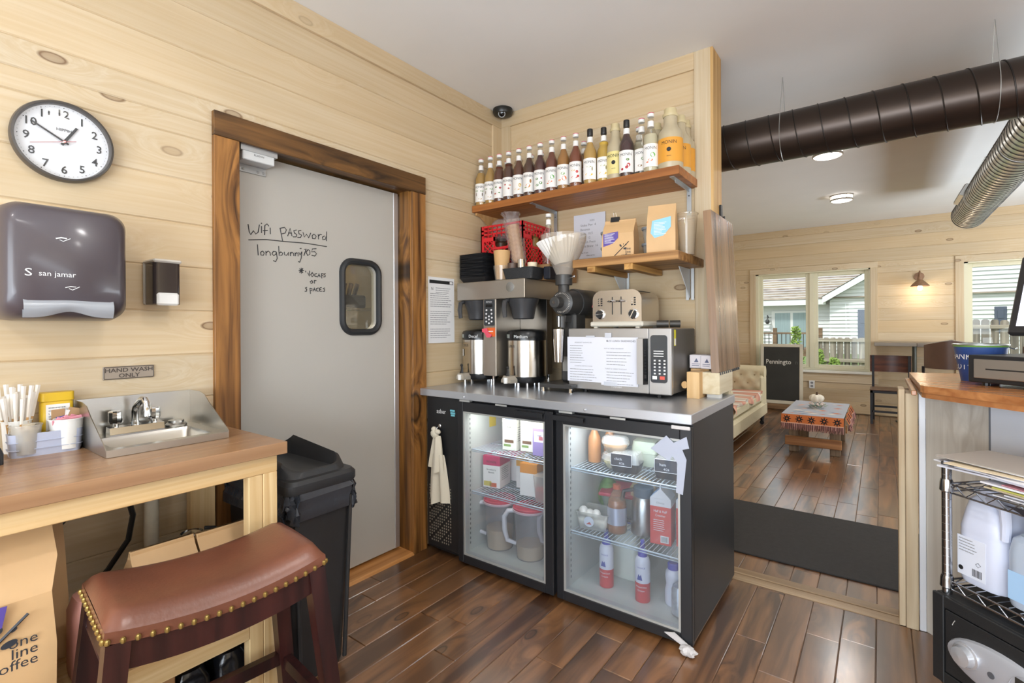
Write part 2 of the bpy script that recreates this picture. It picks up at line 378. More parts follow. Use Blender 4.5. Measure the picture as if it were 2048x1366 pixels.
def wall_back():
    mb = MB(pine_x)
    holes = [(-1.594, -.116, .611, 2.089), (.867, 2.345, .611, 2.089)]
    rows(mb, -2.125, 3.2, 0, SEAM, holes, lambda p, q, a, b: mb.box(p, 8.65, a, q, 8.672, b, .004))
    mb.rnd = 0
    for x0, x1, z0, z1 in ((-2.2, -1.594, 0, 2.75), (-.116, .867, 0, 2.75), (2.345, 3.3, 0, 2.75), (-1.594, -.116, 0, .611), (-1.594, -.116, 2.089, 2.75), (.867, 2.345, 0, .611), (.867, 2.345, 2.089, 2.75)):
        mb.box(x0, 8.672, z0, x1, 8.80, z1)
    struct(mb.build('wall_back'))
    t = MB(pine_x); t.rnd = .52; t.box(-2.125, 8.632, 2.645, 3.2, 8.652, 2.747, .002); struct(t.build('trim_ceiling_back'))
    vin = mat('window_vinyl', 'e2dcc0', .4); sillm = mat('sill_white', 'efece0', .35)
    for n, x0, x1 in ((1, -1.594, -.116), (2, .867, 2.345)):
        t = MB(pine_x); t.rnd = .33; t.box(x0 - .085, 8.632, 2.089, x1 + .085, 8.652, 2.172, .002)
        t.box(x0 - .085, 8.632, .44, x1 + .085, 8.652, .545, .002)
        t.use(pine_z); t.rnd = .44; t.box(x0 - .085, 8.632, .575, x0, 8.652, 2.089, .002); t.box(x1, 8.632, .575, x1 + .085, 8.652, 2.089, .002)
        struct(t.build('trim_window_%d' % n))
        w = MB(vin); xm = (x0 + x1) / 2 + .02
        for a, b, c, d in ((x0, x0 + .04, .611, 2.089), (x1 - .02, x1, .611, 2.089)): w.box(a, 8.655, c, b, 8.79, d)
        w.box(x0, 8.655, 2.07, x1, 8.79, 2.089); w.box(x0, 8.7, .611, x1, 8.79, .64)
        for a, b in ((x0 + .04, xm - .03), (xm + .03, x1 - .02)):
            w.box(a, 8.72, .64, a + .05, 8.76, 2.07, .003); w.box(b - .05, 8.72, .64, b, 8.76, 2.07, .003)
            w.box(a + .05, 8.72, .64, b - .05, 8.76, .69, .003); w.box(a + .05, 8.72, 2.02, b - .05, 8.76, 2.07, .003)
        w.box(xm - .03, 8.70, .64, xm + .03, 8.77, 2.07, .003)
        win = struct(w.build('window_%d' % n))
        g = MB(glass('window_glass', 'fafcfb', .985, .0, .3))
        for a, b in ((x0 + .09, xm - .08), (xm + .08, x1 - .07)): g.box(a, 8.738, .69, b, 8.742, 2.02)
        g.build('glass_pane', win)
        si = MB(sillm); si.box(x0 - .03, 8.6, .575, x1 + .03, 8.7, .611, .004); si.build('sill', win)
wall_back()
def shell():
    mb = MB(paint); mb.box(-2.2, -2.3, 2.747, 3.3, 8.8, 2.9); struct(mb.build('ceiling'))
    mb = MB(pine_y); mb.rnd = .4; mb.box(3.2, -2.3, 0, 3.3, 8.8, 2.747); struct(mb.build('wall_right'))
    mb = MB(pine_x); mb.rnd = .4; mb.box(-2.2, -2.3, 0, 3.2, -2.2, 2.747); struct(mb.build('wall_front'))
    mb = MB(floor_m); rn = random.Random(3)
    x = -.021 - .117 * 19
    while x < 3.2:
        y = -2.2 - rn.uniform(0, 1)
        while y < 8.65:
            l = rn.choice((.45, .7, .95, 1.2, 1.2)); a, b = max(y, -2.2), min(y + l, 8.65)
            for c, d in ((a, min(b, 2.66)), (max(a, 2.786), b)):
                if d - c > .01:
                    mb.rnd = rn.uniform(.02, 1); mb.box(max(x, -2.2) + .0007, c + .0007, -.02, min(x + .117, 3.2) - .0007, d - .0007, 0, .0025)
            y += l
        x += .117
    mb.rnd = 0; mb.use(mat('floor_joint', '6d5540', .6)); mb.box(-2.25, -2.25, -.06, 3.25, 8.7, -.0042)
    struct(mb.build('floor'))
    t = MB(strip_m); t.rnd = .3; t.box(-.715, 2.66, -.02, .06, 2.722, .004, .002); t.rnd = .6; t.box(-.715, 2.726, -.02, .06, 2.786, .008, .003); struct(t.build('trim_threshold'))
shell()
def door():
    t = MB(stain_z); t.rnd = .37
    t.box(-2.125, .865, 0, -2.104, .963, 2.04, .002); t.rnd = .71; t.box(-2.125, 1.893, 0, -2.104, 1.997, 2.04, .002)
    t.rnd = .15; t.box(-2.30, 1.893, 0, -2.126, 1.938, 2.06); t.box(-2.30, .922, 0, -2.126, .955, 2.06)
    t.use(stain_y); t.rnd = .5; t.box(-2.125, .865, 2.04, -2.102, 1.997, 2.138, .002); t.rnd = .8; t.box(-2.30, .955, 2.046, -2.125, 1.893, 2.08)
    struct(t.build('trim_door_1'))
    t = MB(wood('door_sill_pine', 'd59a5e', 'b07238', 'y', rough=.4, vary=.08)); t.rnd = .2
    t.prism([(-2.30, 0), (-2.10, 0), (-2.115, .012), (-2.30, .018)], .955, 1.893, 'y'); struct(t.build('trim_door_sill'))
    slab = mat('door_laminate', 'b7b3ab', .38, var=.02, vs=2, bump=.015, bs=250)
    # slab with a round-cornered opening
    y0, y1, z0, z1 = .962, 1.842, .03, 2.035; wy, wz, ww, wh = 1.623, 1.436, .228, .37
    inner = rrect(ww - .03, wh - .03, .05, 6, wy, wz)
    def outw(p):
        dy, dz = p[0] - wy, p[1] - wz; t = 1e9
        if dy > 1e-6: t = min(t, (y1 - wy) / dy)
        if dy < -1e-6: t = min(t, (y0 - wy) / dy)
        if dz > 1e-6: t = min(t, (z1 - wz) / dz)
        if dz < -1e-6: t = min(t, (z0 - wz) / dz)
        return (wy + dy * t, wz + dz * t)
    pts = []
    corners = [(y1, z1), (y0, z1), (y0, z0), (y1, z0)]
    n = len(inner); out = [outw(p) for p in inner]
    mb = MB(slab)
    for x in (-2.205, -2.245):
        V = [(x, *p) for p in inner] + [(x, *p) for p in out]; F = []
        for i in range(n):
            j = (i + 1) % n; F.append((i, j, n + j, n + i))
            for c in corners:   # fill the four corners of the sheet
                a, b = out[i], out[j]
                if a[0] != b[0] and a[1] != b[1] and abs(a[0] - b[0]) > 1e-6 and abs(a[1] - b[1]) > 1e-6:
                    if (abs(a[0] - c[0]) < 1e-6 or abs(a[1] - c[1]) < 1e-6) and (abs(b[0] - c[0]) < 1e-6 or abs(b[1] - c[1]) < 1e-6):
                        V.append((x, *c)); F.append((n + i, n + j, len(V) - 1)); break
        mb.add(V, F)
    k = n
    V = [(-2.205, *p) for p in inner] + [(-2.245, *p) for p in inner]; mb.add(V, [(i, (i + 1) % k, k + (i + 1) % k, k + i) for i in range(k)])
    for a, b, c, d in ((y0, y1, z0, z0), (y0, y1, z1, z1)): mb.quad((-2.205, a, c), (-2.205, b, c), (-2.245, b, c), (-2.245, a, c))
    for a in (y0, y1): mb.quad((-2.205, a, z0), (-2.205, a, z1), (-2.245, a, z1), (-2.245, a, z0))
    d = struct(mb.build('door_1', smooth=0)); d['label'] = 'grey swing door with a small round-cornered window and handwriting'
    g = MB(mat('black_rubber', '242628', .45)); P = rrect(ww, wh, .062, 7, wy, wz)
    g.tube([(-2.203, *p) for p in P], .017, 8, closed=True); g.build('window_gasket', d)
    p = MB(glass('door_glass', 'f6f4ec', .95)); p.prism(rrect(ww - .02, wh - .02, .05, 6, wy, wz), -2.228, -2.222, 'x'); p.build('window_pane', d)
    e = MB(mat('brushed_aluminium', 'd5d6d8', .35, metal=.85)); e.box(-2.248, 1.842, .03, -2.2, 1.874, 2.035, .002); e.box(-2.23, .956, .03, -2.19, .966, 2.03)
    e.build('edge_strip', d)
    ink = MB(mat('marker_ink', '1d1d22', .5))
    for st in HAND: ink.tube([(-2.2045, *q) for q in st], .0021, 5)
    ink.build('handwriting', d)
    h = MB(mat('steel_plate', 'c4c6c6', .3, metal=.7)); h.box(-2.203, .985, 1.95, -2.2, 1.12, 1.985, .001)
    for q in (.998, 1.02, 1.083, 1.106): h.ball((-2.199, q, 1.962), .0055, 8)
    h.box(-2.205, .975, 2.018, -2.12, 1.13, 2.043)
    h.use(mat('closer_cover', 'cfd0cf', .4)); h.box(-2.2, .985, 1.982, -2.125, 1.12, 2.022, .003)
    h.use(mat('print_black', '1a1a1a', .6)); h.text('ELIASON', .011, (-2.1245, 1.052, 2.004), Y3, Z3)
    h.build('door_hinge', d)
HAND = [[(1.042,1.727),(1.047,1.693),(1.053,1.683),(1.065,1.702),(1.075,1.689),(1.085,1.698),(1.091,1.733)],[(1.1,1.728),(1.1,1.697)],[(1.099,1.738),(1.102,1.742)],[(1.134,1.733),(1.125,1.742),(1.115,1.733),(1.114,1.69)],[(1.106,1.708),(1.128,1.713)],[(1.139,1.727),(1.14,1.698)],[(1.185,1.731),(1.197,1.673)],[(1.183,1.731),(1.207,1.739),(1.215,1.729),(1.21,1.714),(1.189,1.706)],[(1.221,1.701),(1.233,1.739),(1.242,1.704)],[(1.224,1.716),(1.241,1.718)],[(1.265,1.736),(1.251,1.731),(1.254,1.72),(1.265,1.715),(1.262,1.703),(1.247,1.701)],[(1.288,1.738),(1.274,1.733),(1.277,1.72),(1.29,1.716),(1.285,1.704),(1.269,1.702)],[(1.297,1.73),(1.304,1.708),(1.315,1.724),(1.326,1.708),(1.337,1.733)],[(1.353,1.73),(1.344,1.72),(1.347,1.707),(1.36,1.708),(1.366,1.721),(1.355,1.73)],[(1.376,1.733),(1.378,1.708)],[(1.378,1.724),(1.388,1.734),(1.396,1.733)],[(1.411,1.729),(1.399,1.722),(1.401,1.71),(1.415,1.713),(1.42,1.728)],[(1.423,1.753),(1.421,1.705)],[(1.043,1.659),(1.121,1.671),(1.206,1.674),(1.313,1.68),(1.423,1.678)],[(1.082,1.644),(1.085,1.596)],[(1.105,1.618),(1.096,1.611),(1.097,1.599),(1.108,1.599),(1.112,1.61),(1.105,1.618)],[(1.119,1.62),(1.12,1.599)],[(1.12,1.611),(1.13,1.621),(1.138,1.615),(1.14,1.601)],[(1.164,1.622),(1.153,1.622),(1.147,1.61),(1.155,1.603),(1.165,1.611),(1.167,1.622),(1.171,1.592),(1.164,1.577),(1.152,1.58)],[(1.178,1.649),(1.18,1.606),(1.193,1.609),(1.197,1.619),(1.188,1.624),(1.18,1.616)],[(1.204,1.626),(1.206,1.612),(1.216,1.611),(1.224,1.626),(1.225,1.611)],[(1.233,1.628),(1.234,1.61)],[(1.234,1.621),(1.242,1.629),(1.249,1.624),(1.251,1.612)],[(1.257,1.629),(1.258,1.612)],[(1.258,1.622),(1.266,1.63),(1.272,1.625),(1.272,1.613)],[(1.275,1.633),(1.281,1.62),(1.291,1.637)],[(1.291,1.637),(1.287,1.605),(1.279,1.585),(1.272,1.589)],[(1.281,1.651),(1.289,1.652)],[(1.303,1.649),(1.313,1.653),(1.301,1.619)],[(1.322,1.651),(1.313,1.637),(1.32,1.622),(1.332,1.63),(1.332,1.647),(1.322,1.651)],[(1.366,1.661),(1.345,1.657),(1.341,1.642),(1.358,1.645),(1.367,1.636),(1.358,1.624),(1.341,1.626)],[(1.275,1.545),(1.3,1.548)],[(1.279,1.556),(1.296,1.537)],[(1.296,1.558),(1.279,1.536)],[(1.287,1.56),(1.288,1.533)],[(1.309,1.548),(1.31,1.54)],[(1.32,1.54),(1.328,1.523),(1.33,1.55)],[(1.344,1.543),(1.336,1.531),(1.342,1.522),(1.352,1.53),(1.344,1.543)],[(1.368,1.54),(1.357,1.536),(1.357,1.526),(1.368,1.525)],[(1.372,1.522),(1.38,1.541),(1.386,1.524)],[(1.375,1.53),(1.385,1.531)],[(1.393,1.542),(1.395,1.518)],[(1.393,1.542),(1.403,1.542),(1.403,1.534),(1.394,1.532)],[(1.415,1.544),(1.407,1.54),(1.413,1.535),(1.413,1.527),(1.403,1.526)],[(1.342,1.504),(1.332,1.497),(1.337,1.489),(1.347,1.494),(1.342,1.504)],[(1.354,1.506),(1.355,1.49)],[(1.353,1.505),(1.365,1.505)],[(1.316,1.469),(1.307,1.466),(1.315,1.459),(1.313,1.45),(1.305,1.45)],[(1.331,1.466),(1.334,1.439)],[(1.331,1.466),(1.342,1.465),(1.342,1.456),(1.333,1.454)],[(1.347,1.452),(1.355,1.47),(1.361,1.453)],[(1.35,1.46),(1.36,1.46)],[(1.376,1.47),(1.366,1.467),(1.366,1.455),(1.376,1.454)],[(1.393,1.473),(1.381,1.469),(1.383,1.454),(1.394,1.455)],[(1.383,1.463),(1.391,1.463)],[(1.411,1.472),(1.401,1.469),(1.41,1.463),(1.409,1.455),(1.399,1.455)]]
door()
def kitchen():
    k = MB(mat('kitchen_wall', 'b9ac86', .7)); k.box(-3.9, .2, 0, -3.8, 3.2, 2.7); k.box(-3.9, 3.2, 0, -2.2, 3.3, 2.7); k.box(-3.9, .1, 0, -2.2, .2, 2.7); k.box(-3.9, .1, -.1, -2.2, 3.3, 0); k.box(-3.9, .1, 2.7, -2.2, 3.3, 2.8)
    struct(k.build('wall_kitchen'))
    ch = mat('chrome_wire', 'c9cbcc', .25, metal=1)
    t = thing('wire_shelf_unit', 'chrome wire shelf unit seen through the small door window', 'shelf unit', (-3.3, 2.2, 0))
    for z in (1.13, 1.42):
        s_ = MB(ch)
        for i in range(9): s_.tube([(-.2 + .05 * i, -.55, z), (-.2 + .05 * i, .55, z)], .003, 5)
        for y in (-.55, 0, .55): s_.tube([(-.2, y, z - .006), (.2, y, z - .006)], .004, 5)
        s_.build('wire_shelf', t)
    for x, y in ((-.2, -.55), (.2, -.55), (-.2, .55), (.2, .55)): MB(ch).cyl((x, y, 0), (x, y, 1.9), .012, n=8).build('post', t)
    b = MB(mat('black_plastic', '1c1c1e', .45)); b.box(-3.42, 1.98, 1.425, -3.2, 2.45, 1.52, .01)
    o = thing('utensil_bin', 'black bin of dark utensils behind the door window', 'bin', (-3.3, 2.2, 1.425))
    q = MB(mat('black_plastic')); q.box(-.11, -.2, 0, .11, .2, .1, .012); q.build('tray', o)
    for i in range(7): q = MB(mat('black_plastic')); q.cyl((0, -.15 + i * .05, .05), (.05, -.17 + i * .055, .19), .014, .018, 8); q.build('handle', o)
    c = MB(mat('cotton_white', 'e6dfc6', .9))
    c.grid(lambda u, v: (-3.02 + .03 * math.sin(u * 9) - .06 * v, 2.02 + .34 * u, 1.14 + .13 * math.sin(PI * min(1, u * 1.1)) * (1 - .5 * v) + .012 * math.sin(u * 23 + v * 5)), 20, 6)
    tag(c.build('kitchen_cloth'), 'crumpled cream cloth on the shelf behind the door window', 'cloth')
    r = MB(mat('box_red', 'c8402c', .6)); r.box(-3.3, 2.42, 1.14, -3.15, 2.7, 1.18); r.use(mat('box_orange', 'e08a2c', .6)); r.box(-3.3, 2.42, 1.18, -3.15, 2.7, 1.205); r.use(mat('box_green', '6aa04a', .6)); r.box(-3.3, 2.42, 1.205, -3.15, 2.7, 1.24)
    tag(r.build('carton'), 'carton with red, orange and green stripes behind the door window', 'carton')
    h = MB(mat('hose_grey', '8d8f92', .4, metal=.6)); h.tube([(-3.0 + .03 * math.cos(a), 1.86 + .02 * math.sin(a) + a * .0016, 1.9 - a * .0055) for a in [i * .6 for i in range(120)]], .006, 6)
    tag(h.build('coiled_hose'), 'grey coiled hose hanging behind the door window', 'hose')
kitchen()
# ------------------------------------------------------------------ left wall and the hand-wash counter
ink_b = mat('print_black', '1a1a1a', .6); white_pl = mat('white_plastic', 'e9e8e4', .35); black_pl = mat('black_plastic', '1c1c1e', .45)
chrome = mat('chrome', 'd9dadb', .08, metal=1); steel = mat('brushed_steel', 'bdbbb6', .3, metal=1, bump=.02, bs=40, stretch=(1, 1, 30))
paper = mat('white_paper', 'e8e7e6', .8)
def lines(mb, o, right, up, w, n, gap, h, seed=0, short=.3):
    """rows of small print: thin bars of uneven length"""
    rn = random.Random(seed); o = Vector(o); right = Vector(right); up = Vector(up)
    for i in range(n):
        x = 0; end = w * (1 - rn.random() * short); p = o - up * gap * i
        while x < end:
            l = min(rn.uniform(.12, .5) * w * .3, end - x); a = p + right * x
            mb.quad(a, a + right * l, a + right * l + up * h, a + up * h); x += l + w * .012
def clock():
    t = thing('wall_clock', 'round white wall clock with black rim and serif-style numerals', 'clock', (-2.125, .419, 1.876))
    dark = mat('clock_rim', '4a443f', .35)
    def disc(prof, m, name, caps=False):   # lathe turned to face +x
        b = MB(m); b.T = Matrix.Rotation(PI / 2, 4, 'Y'); b.lathe(prof, 56, caps=caps); return b.build(name, t)
    disc([(.112, .0), (.126, 0), (.128, .022), (.125, .034), (.119, .036), (.117, .028), (.115, .016)], dark, 'rim')
    disc([(.0, .012), (.118, .012), (.118, .016), (0, .016)], mat('clock_dial', 'e6e7ea', .5), 'dial')
    n = MB(ink_b)
    for k in range(1, 13):
        a = PI / 2 - k * PI / 6
        n.text(str(k), .035, (.0175, .089 * math.cos(a), .089 * math.sin(a) - .012), Y3, Z3, sx=.95, bold=.012)
    for k in range(60):
        a = k * PI / 30; r = .109; h = .0012 if k % 5 else .0022
        n.ball((.017, r * math.cos(a), r * math.sin(a)), h * .7, 6)
    n.text('HIPPIH', .013, (.0175, 0, .034), Y3, Z3)
    n.build('numerals', t)
    def hand(a, l, back, w, x, m, name):
        c, s_ = math.cos(a), math.sin(a); b = MB(m)
        P = [(-back, -w), (l, -w * .8), (l, w * .8), (-back, w)]
        b.prism([(p * c - q * s_, p * s_ + q * c) for p, q in P], x, x + .0015, 'x'); b.build(name, t)
    hand(math.radians(90 - 30.5), .062, .012, .0042, .019, ink_b, 'hour_hand')
    hand(math.radians(90 - 300), .088, .012, .0028, .021, ink_b, 'minute_hand')
    hand(math.radians(90 - 253), .085, .03, .0008, .0232, mat('clock_red', 'b03a34', .5), 'second_hand')
    b = MB(mat('clock_red')); b.T = Matrix.Rotation(PI / 2, 4, 'Y'); b.lathe([(0, .018), (.004, .018), (.004, .026), (0, .026)], 12); b.build('hub', t)
    disc([(.117, .0285), (.06, .031), (0, .032)], glass('clock_glass', 'ffffff', .97, .01), 'cover')
clock()
def towel_dispenser():
    t = thing('paper_towel_dispenser', 'large smoky grey wall towel dispenser beneath the round clock', 'towel dispenser', (-2.125, .388, 1.30))
    smoke = mat('smoked_plastic', '4a4247', .34, var=.04, vs=3, coat=.3)
    b = MB(smoke); R = []
    for x, w, h, r, cz in ((0, .28, .325, .03, .166), (.13, .292, .335, .04, .166), (.195, .285, .326, .045, .168), (.225, .262, .30, .05, .172), (.237, .23, .262, .05, .178)):
        R.append([(x, y, z) for y, z in rrect(w, h, r, 7, 0, cz)])
    b.loft(R); b.build('cover', t, smooth=50)
    lip = mat('dispenser_lip', '96999e', .25)
    b = MB(lip)
    b.grid(lambda u, v: (.232 + .012 * math.sin(v * PI), -.1 + .2 * u, .062 - v * (.056 - .018 * math.exp(-((u - .5) / .22) ** 2))), 24, 6)
    b.grid(lambda u, v: (.226, -.1 + .2 * u, .062 - v * (.056 - .018 * math.exp(-((u - .5) / .22) ** 2))), 24, 6); b.build('tear_lip', t)
    b = MB(mat('dispenser_recess', '38343a', .3)); b.box(.2, -.104, .06, .236, .104, .10, .004); b.build('paper_slot', t)
    w = MB(mat('print_white', 'e6e6e6', .6)); w.text('san jamar', .021, (.2378, -.028, .124), Y3, Z3); w.text('S', .03, (.2378, -.089, .122), Y3, Z3, sx=1.3)
    for i, (y, z) in enumerate(((-.02, .232), (.0, .093))):   # the little running-animal and hand pictures, kept as loose strokes
        w.tube([(.238, y - .012, z), (.238, y, z + .004), (.238, y + .012, z + .003)], .002 if i == 0 else .0012, 5)
        w.tube([(.238, y - .004, z - .002), (.238, y + .004, z - .006), (.238, y + .02, z + .004)], .001, 5)
    w.build('lettering', t)
towel_dispenser()
def soap_dispenser():
    t = thing('soap_dispenser', 'small smoked-plastic soap dispenser beside the towel dispenser', 'soap dispenser', (-2.125, .677, 1.36))
    b = MB(mat('soap_back', 'c9c4bb', .4)); b.box(0, -.044, 0, .012, .044, .156, .004); b.box(0, -.044, .146, .11, .044, .158, .005); b.build('back_plate', t)
    b = MB(glass('smoked_clear', '564c4a', .55, .05)); b.loft([[(x, y, z) for x, y in rrect(.094, .084, .018, 5, .058, 0)] for z in (.0, .146)]); b.build('tank', t)
    b = MB(mat('soap_dark', '3a3130', .15)); b.box(.02, -.036, .012, .096, .036, .14, .012); b.build('soap', t)
    b = MB(white_pl); b.box(.085, -.034, -.004, .112, .034, .04, .006); b.build('push_bar', t)
soap_dispenser()
def wall_sign():
    t = thing('hand_wash_sign', 'small engraved HAND WASH ONLY plaque above the sink', 'sign', (-2.125, .5915, 1.1215))
    b = MB(mat('sign_bronze', '9a8c7c', .45)); b.box(0, -.074, -.0225, .006, .074, .0225, .002); b.build('plate', t)
    b = MB(mat('sign_dark', '4a4038', .5)); P = rrect(.143, .040, .004, 3); b.tube([(.0062, y, z) for y, z in P], .0011, 5, closed=True)
    b.text('HAND WASH', .0195, (.0068, 0, .0025), Y3, Z3, sx=1.18, bold=.02); b.text('ONLY', .0195, (.0068, 0, -.0165), Y3, Z3, sx=1.16, bold=.02); b.build('lettering', t)
wall_sign()
def notice():
    t = thing('printed_notice', 'white printed notice pinned to the wall between door and coffee brewer', 'notice', (-2.125, 2.141, 1.378))
    b = MB(paper); b.box(.0005, -.11, -.196, .002, .11, .196); b.build('sheet', t)
    k = MB(ink_b); k.box(.002, -.1, .158, .0024, .1, .178); k.text('N', .024, (.0025, -.078, .118), Y3, Z3)
    k.use(mat('print_grey', '8a8a8c', .7))
    lines(k, (.0025, -.05, .13), Y3, Z3, .13, 3, .013, .0035, 1); lines(k, (.0025, -.095, .095), Y3, Z3, .19, 7, .0125, .0035, 2); lines(k, (.0025, -.095, -.01), Y3, Z3, .19, 7, .0125, .0032, 3); lines(k, (.0025, -.095, -.115), Y3, Z3, .18, 5, .0125, .003, 4)
    k.use(paper); k.box(.0024, .07, .161, .0027, .095, .175); k.build('print', t)
notice()
CZ = .90
def counter():
    t = thing('hand_wash_counter', 'wooden counter with brown top and pale timber frame holding the hand sink', 'counter', (-1.85, .2, 0))
    top = wood('counter_top', 'b08a66', '8a6446', 'y', rough=.3, grain=30, vary=.14, hue='9a7654', contrast=(.3, .7), spec=.5)
    b = MB(top)
    for i, (xa, xb) in enumerate(((-.25, -.17), (-.17, .04), (.04, .16), (.16, .28))):   # staves, the second cut away for the bowl
        b.rnd = .15 + i * .2
        for ya, yb in (((-.85, .258), (.542, .665)) if i == 1 else ((-.85, .665),)): b.box(xa, ya, .861, xb, yb, .90, .0015)
    b.build('counter_top', t)
    fr = wood('pale_timber_y', 'e3c796', 'cda772', 'y', knots=.8, rough=.55, vary=.08, grain=40); fz = wood('pale_timber_z', 'e3c796', 'cda772', 'z', knots=.8, rough=.55, vary=.08, grain=40)
    b = MB(fr); b.rnd = .3; b.box(.212, -.85, .802, .25, .646, .861, .002); b.build('apron', t)
    for y0, y1, r in ((.555, .6, .2), (-.75, -.66, .6)):
        b = MB(fz); b.rnd = r; b.box(.205, y0 + .045, 0, .25, y1 + .046, .802, .002); b.rnd = r + .2; b.box(.21, y0, .0, .248, y0 + .044, .802, .002); b.build('leg', t)
    for y0 in (.56, -.75):
        b = MB(fz); b.rnd = .5; b.box(-.25, y0, 0, -.21, y0 + .085, .861, .002); b.build('leg', t)
    b = MB(fr); b.rnd = .77; b.box(.212, -.75, .29, .249, .555, .365, .002); b.build('shelf_rail', t)
    b = MB(fr); b.rnd = .45
    for i in range(3): b.rnd = .2 + .3 * i; b.box(-.24 + i * .15, -.75, .345, -.095 + i * .15, .64, .363, .001)
    b.build('lower_shelf', t)
counter()
def hand_sink():
    t = thing('hand_sink', 'stainless drop-in hand sink with side splash guards in the wooden counter', 'sink', (-1.95, .61, CZ))
    st = mat('sink_steel', 'c6c2ba', .28, metal=1, bump=.02, bs=30, stretch=(1, 1, 12))
    b = MB(st); y0, y1, x0, x1, z = -.168, .166, -.155, .165, .022
    ox0, ox1, oy0, oy1 = -.06, .135, -.145, .125
    def fr(o, i, z):   # flat frame round an opening
        (a0, a1, c0, c1), (p0, p1, q0, q1) = o, i
        A = [(a0, c0, z), (a1, c0, z), (a1, c1, z), (a0, c1, z)]; B = [(p0, q0, z), (p1, q0, z), (p1, q1, z), (p0, q1, z)]
        b.add(A + B, [(k, (k + 1) % 4, 4 + (k + 1) % 4, 4 + k) for k in range(4)])
    fr((x0, x1, y0, y1), (ox0, ox1, oy0, oy1), z)
    b.loft([[(x0, y0, zz), (x1, y0, zz), (x1, y1, zz), (x0, y1, zz)] for zz in (.001, z)], caps=False)
    b.loft([[(x, y, zz) for x, y in rrect(ox1 - ox0 - e, oy1 - oy0 - e, .02, 4, (ox0 + ox1) / 2, (oy0 + oy1) / 2)] for zz, e in ((-.121, .18), (-.12, .07), (-.11, .03), (z - .012, .006), (z, -.004))], caps=False)
    b.lathe([(0, -.1205), (.03, -.1205)], 16, ((ox0 + ox1) / 2, (oy0 + oy1) / 2, 0), caps=False)
    b.build('basin', t)
    b = MB(st); b.box(x0 - .003, y0 - .004, z, x0 + .001, y1, z + .12); b.build('back_splash', t)
    for y in (y0, y1):
        b = MB(st); b.prism([(x0, z), (x1, z), (x1 - .015, z + .012), (x1 - .15, z + .085), (x1 - .19, z + .112), (x1 - .235, z + .12), (x0, z + .12)], y - .0012, y + .0012, 'y'); b.build('splash_guard', t)
    f = thing('faucet', 'chrome two-handle faucet standing on the back of the hand sink', 'faucet', (-2.06, .59, CZ + .0225))
    b = MB(chrome); b.prism([(-.022, 0), (.024, 0), (.02, .022), (-.018, .024)], -.075, .08, 'y'); b.build('base', f)
    for y in (-.055, .055):
        h = MB(chrome); h.cyl((0, y, .022), (0, y, .036), .009, n=12); h.tube([(0, y, .034), (0, y, .042), (0, y, .072), (0, y, .076)], [.016, .019, .019, .016], 10); h.build('handle', f, smooth=20)
    b = MB(chrome); b.cyl((0, 0, .022), (0, 0, .036), .013, n=14)
    b.tube([(0, 0, .03), (0, 0, .07), (.012, .0, .088), (.05, .005, .112), (.066, .008, .112), (.076, .01, .10), (.078, .01, .075), (.078, .01, .058)], [.0105] * 6 + [.0105, .0125], 12); b.build('spout', f)
    s_ = MB(steel); s_.lathe([(.0, .0), (.033, .0), (.034, .006), (.028, .012), (.024, .012), (.024, .02), (0, .02)], 20, (-2.055, .712, CZ + .0225)); tag(s_.build('sink_strainer'), 'round perforated steel strainer set beside the faucet', 'strainer')
hand_sink()
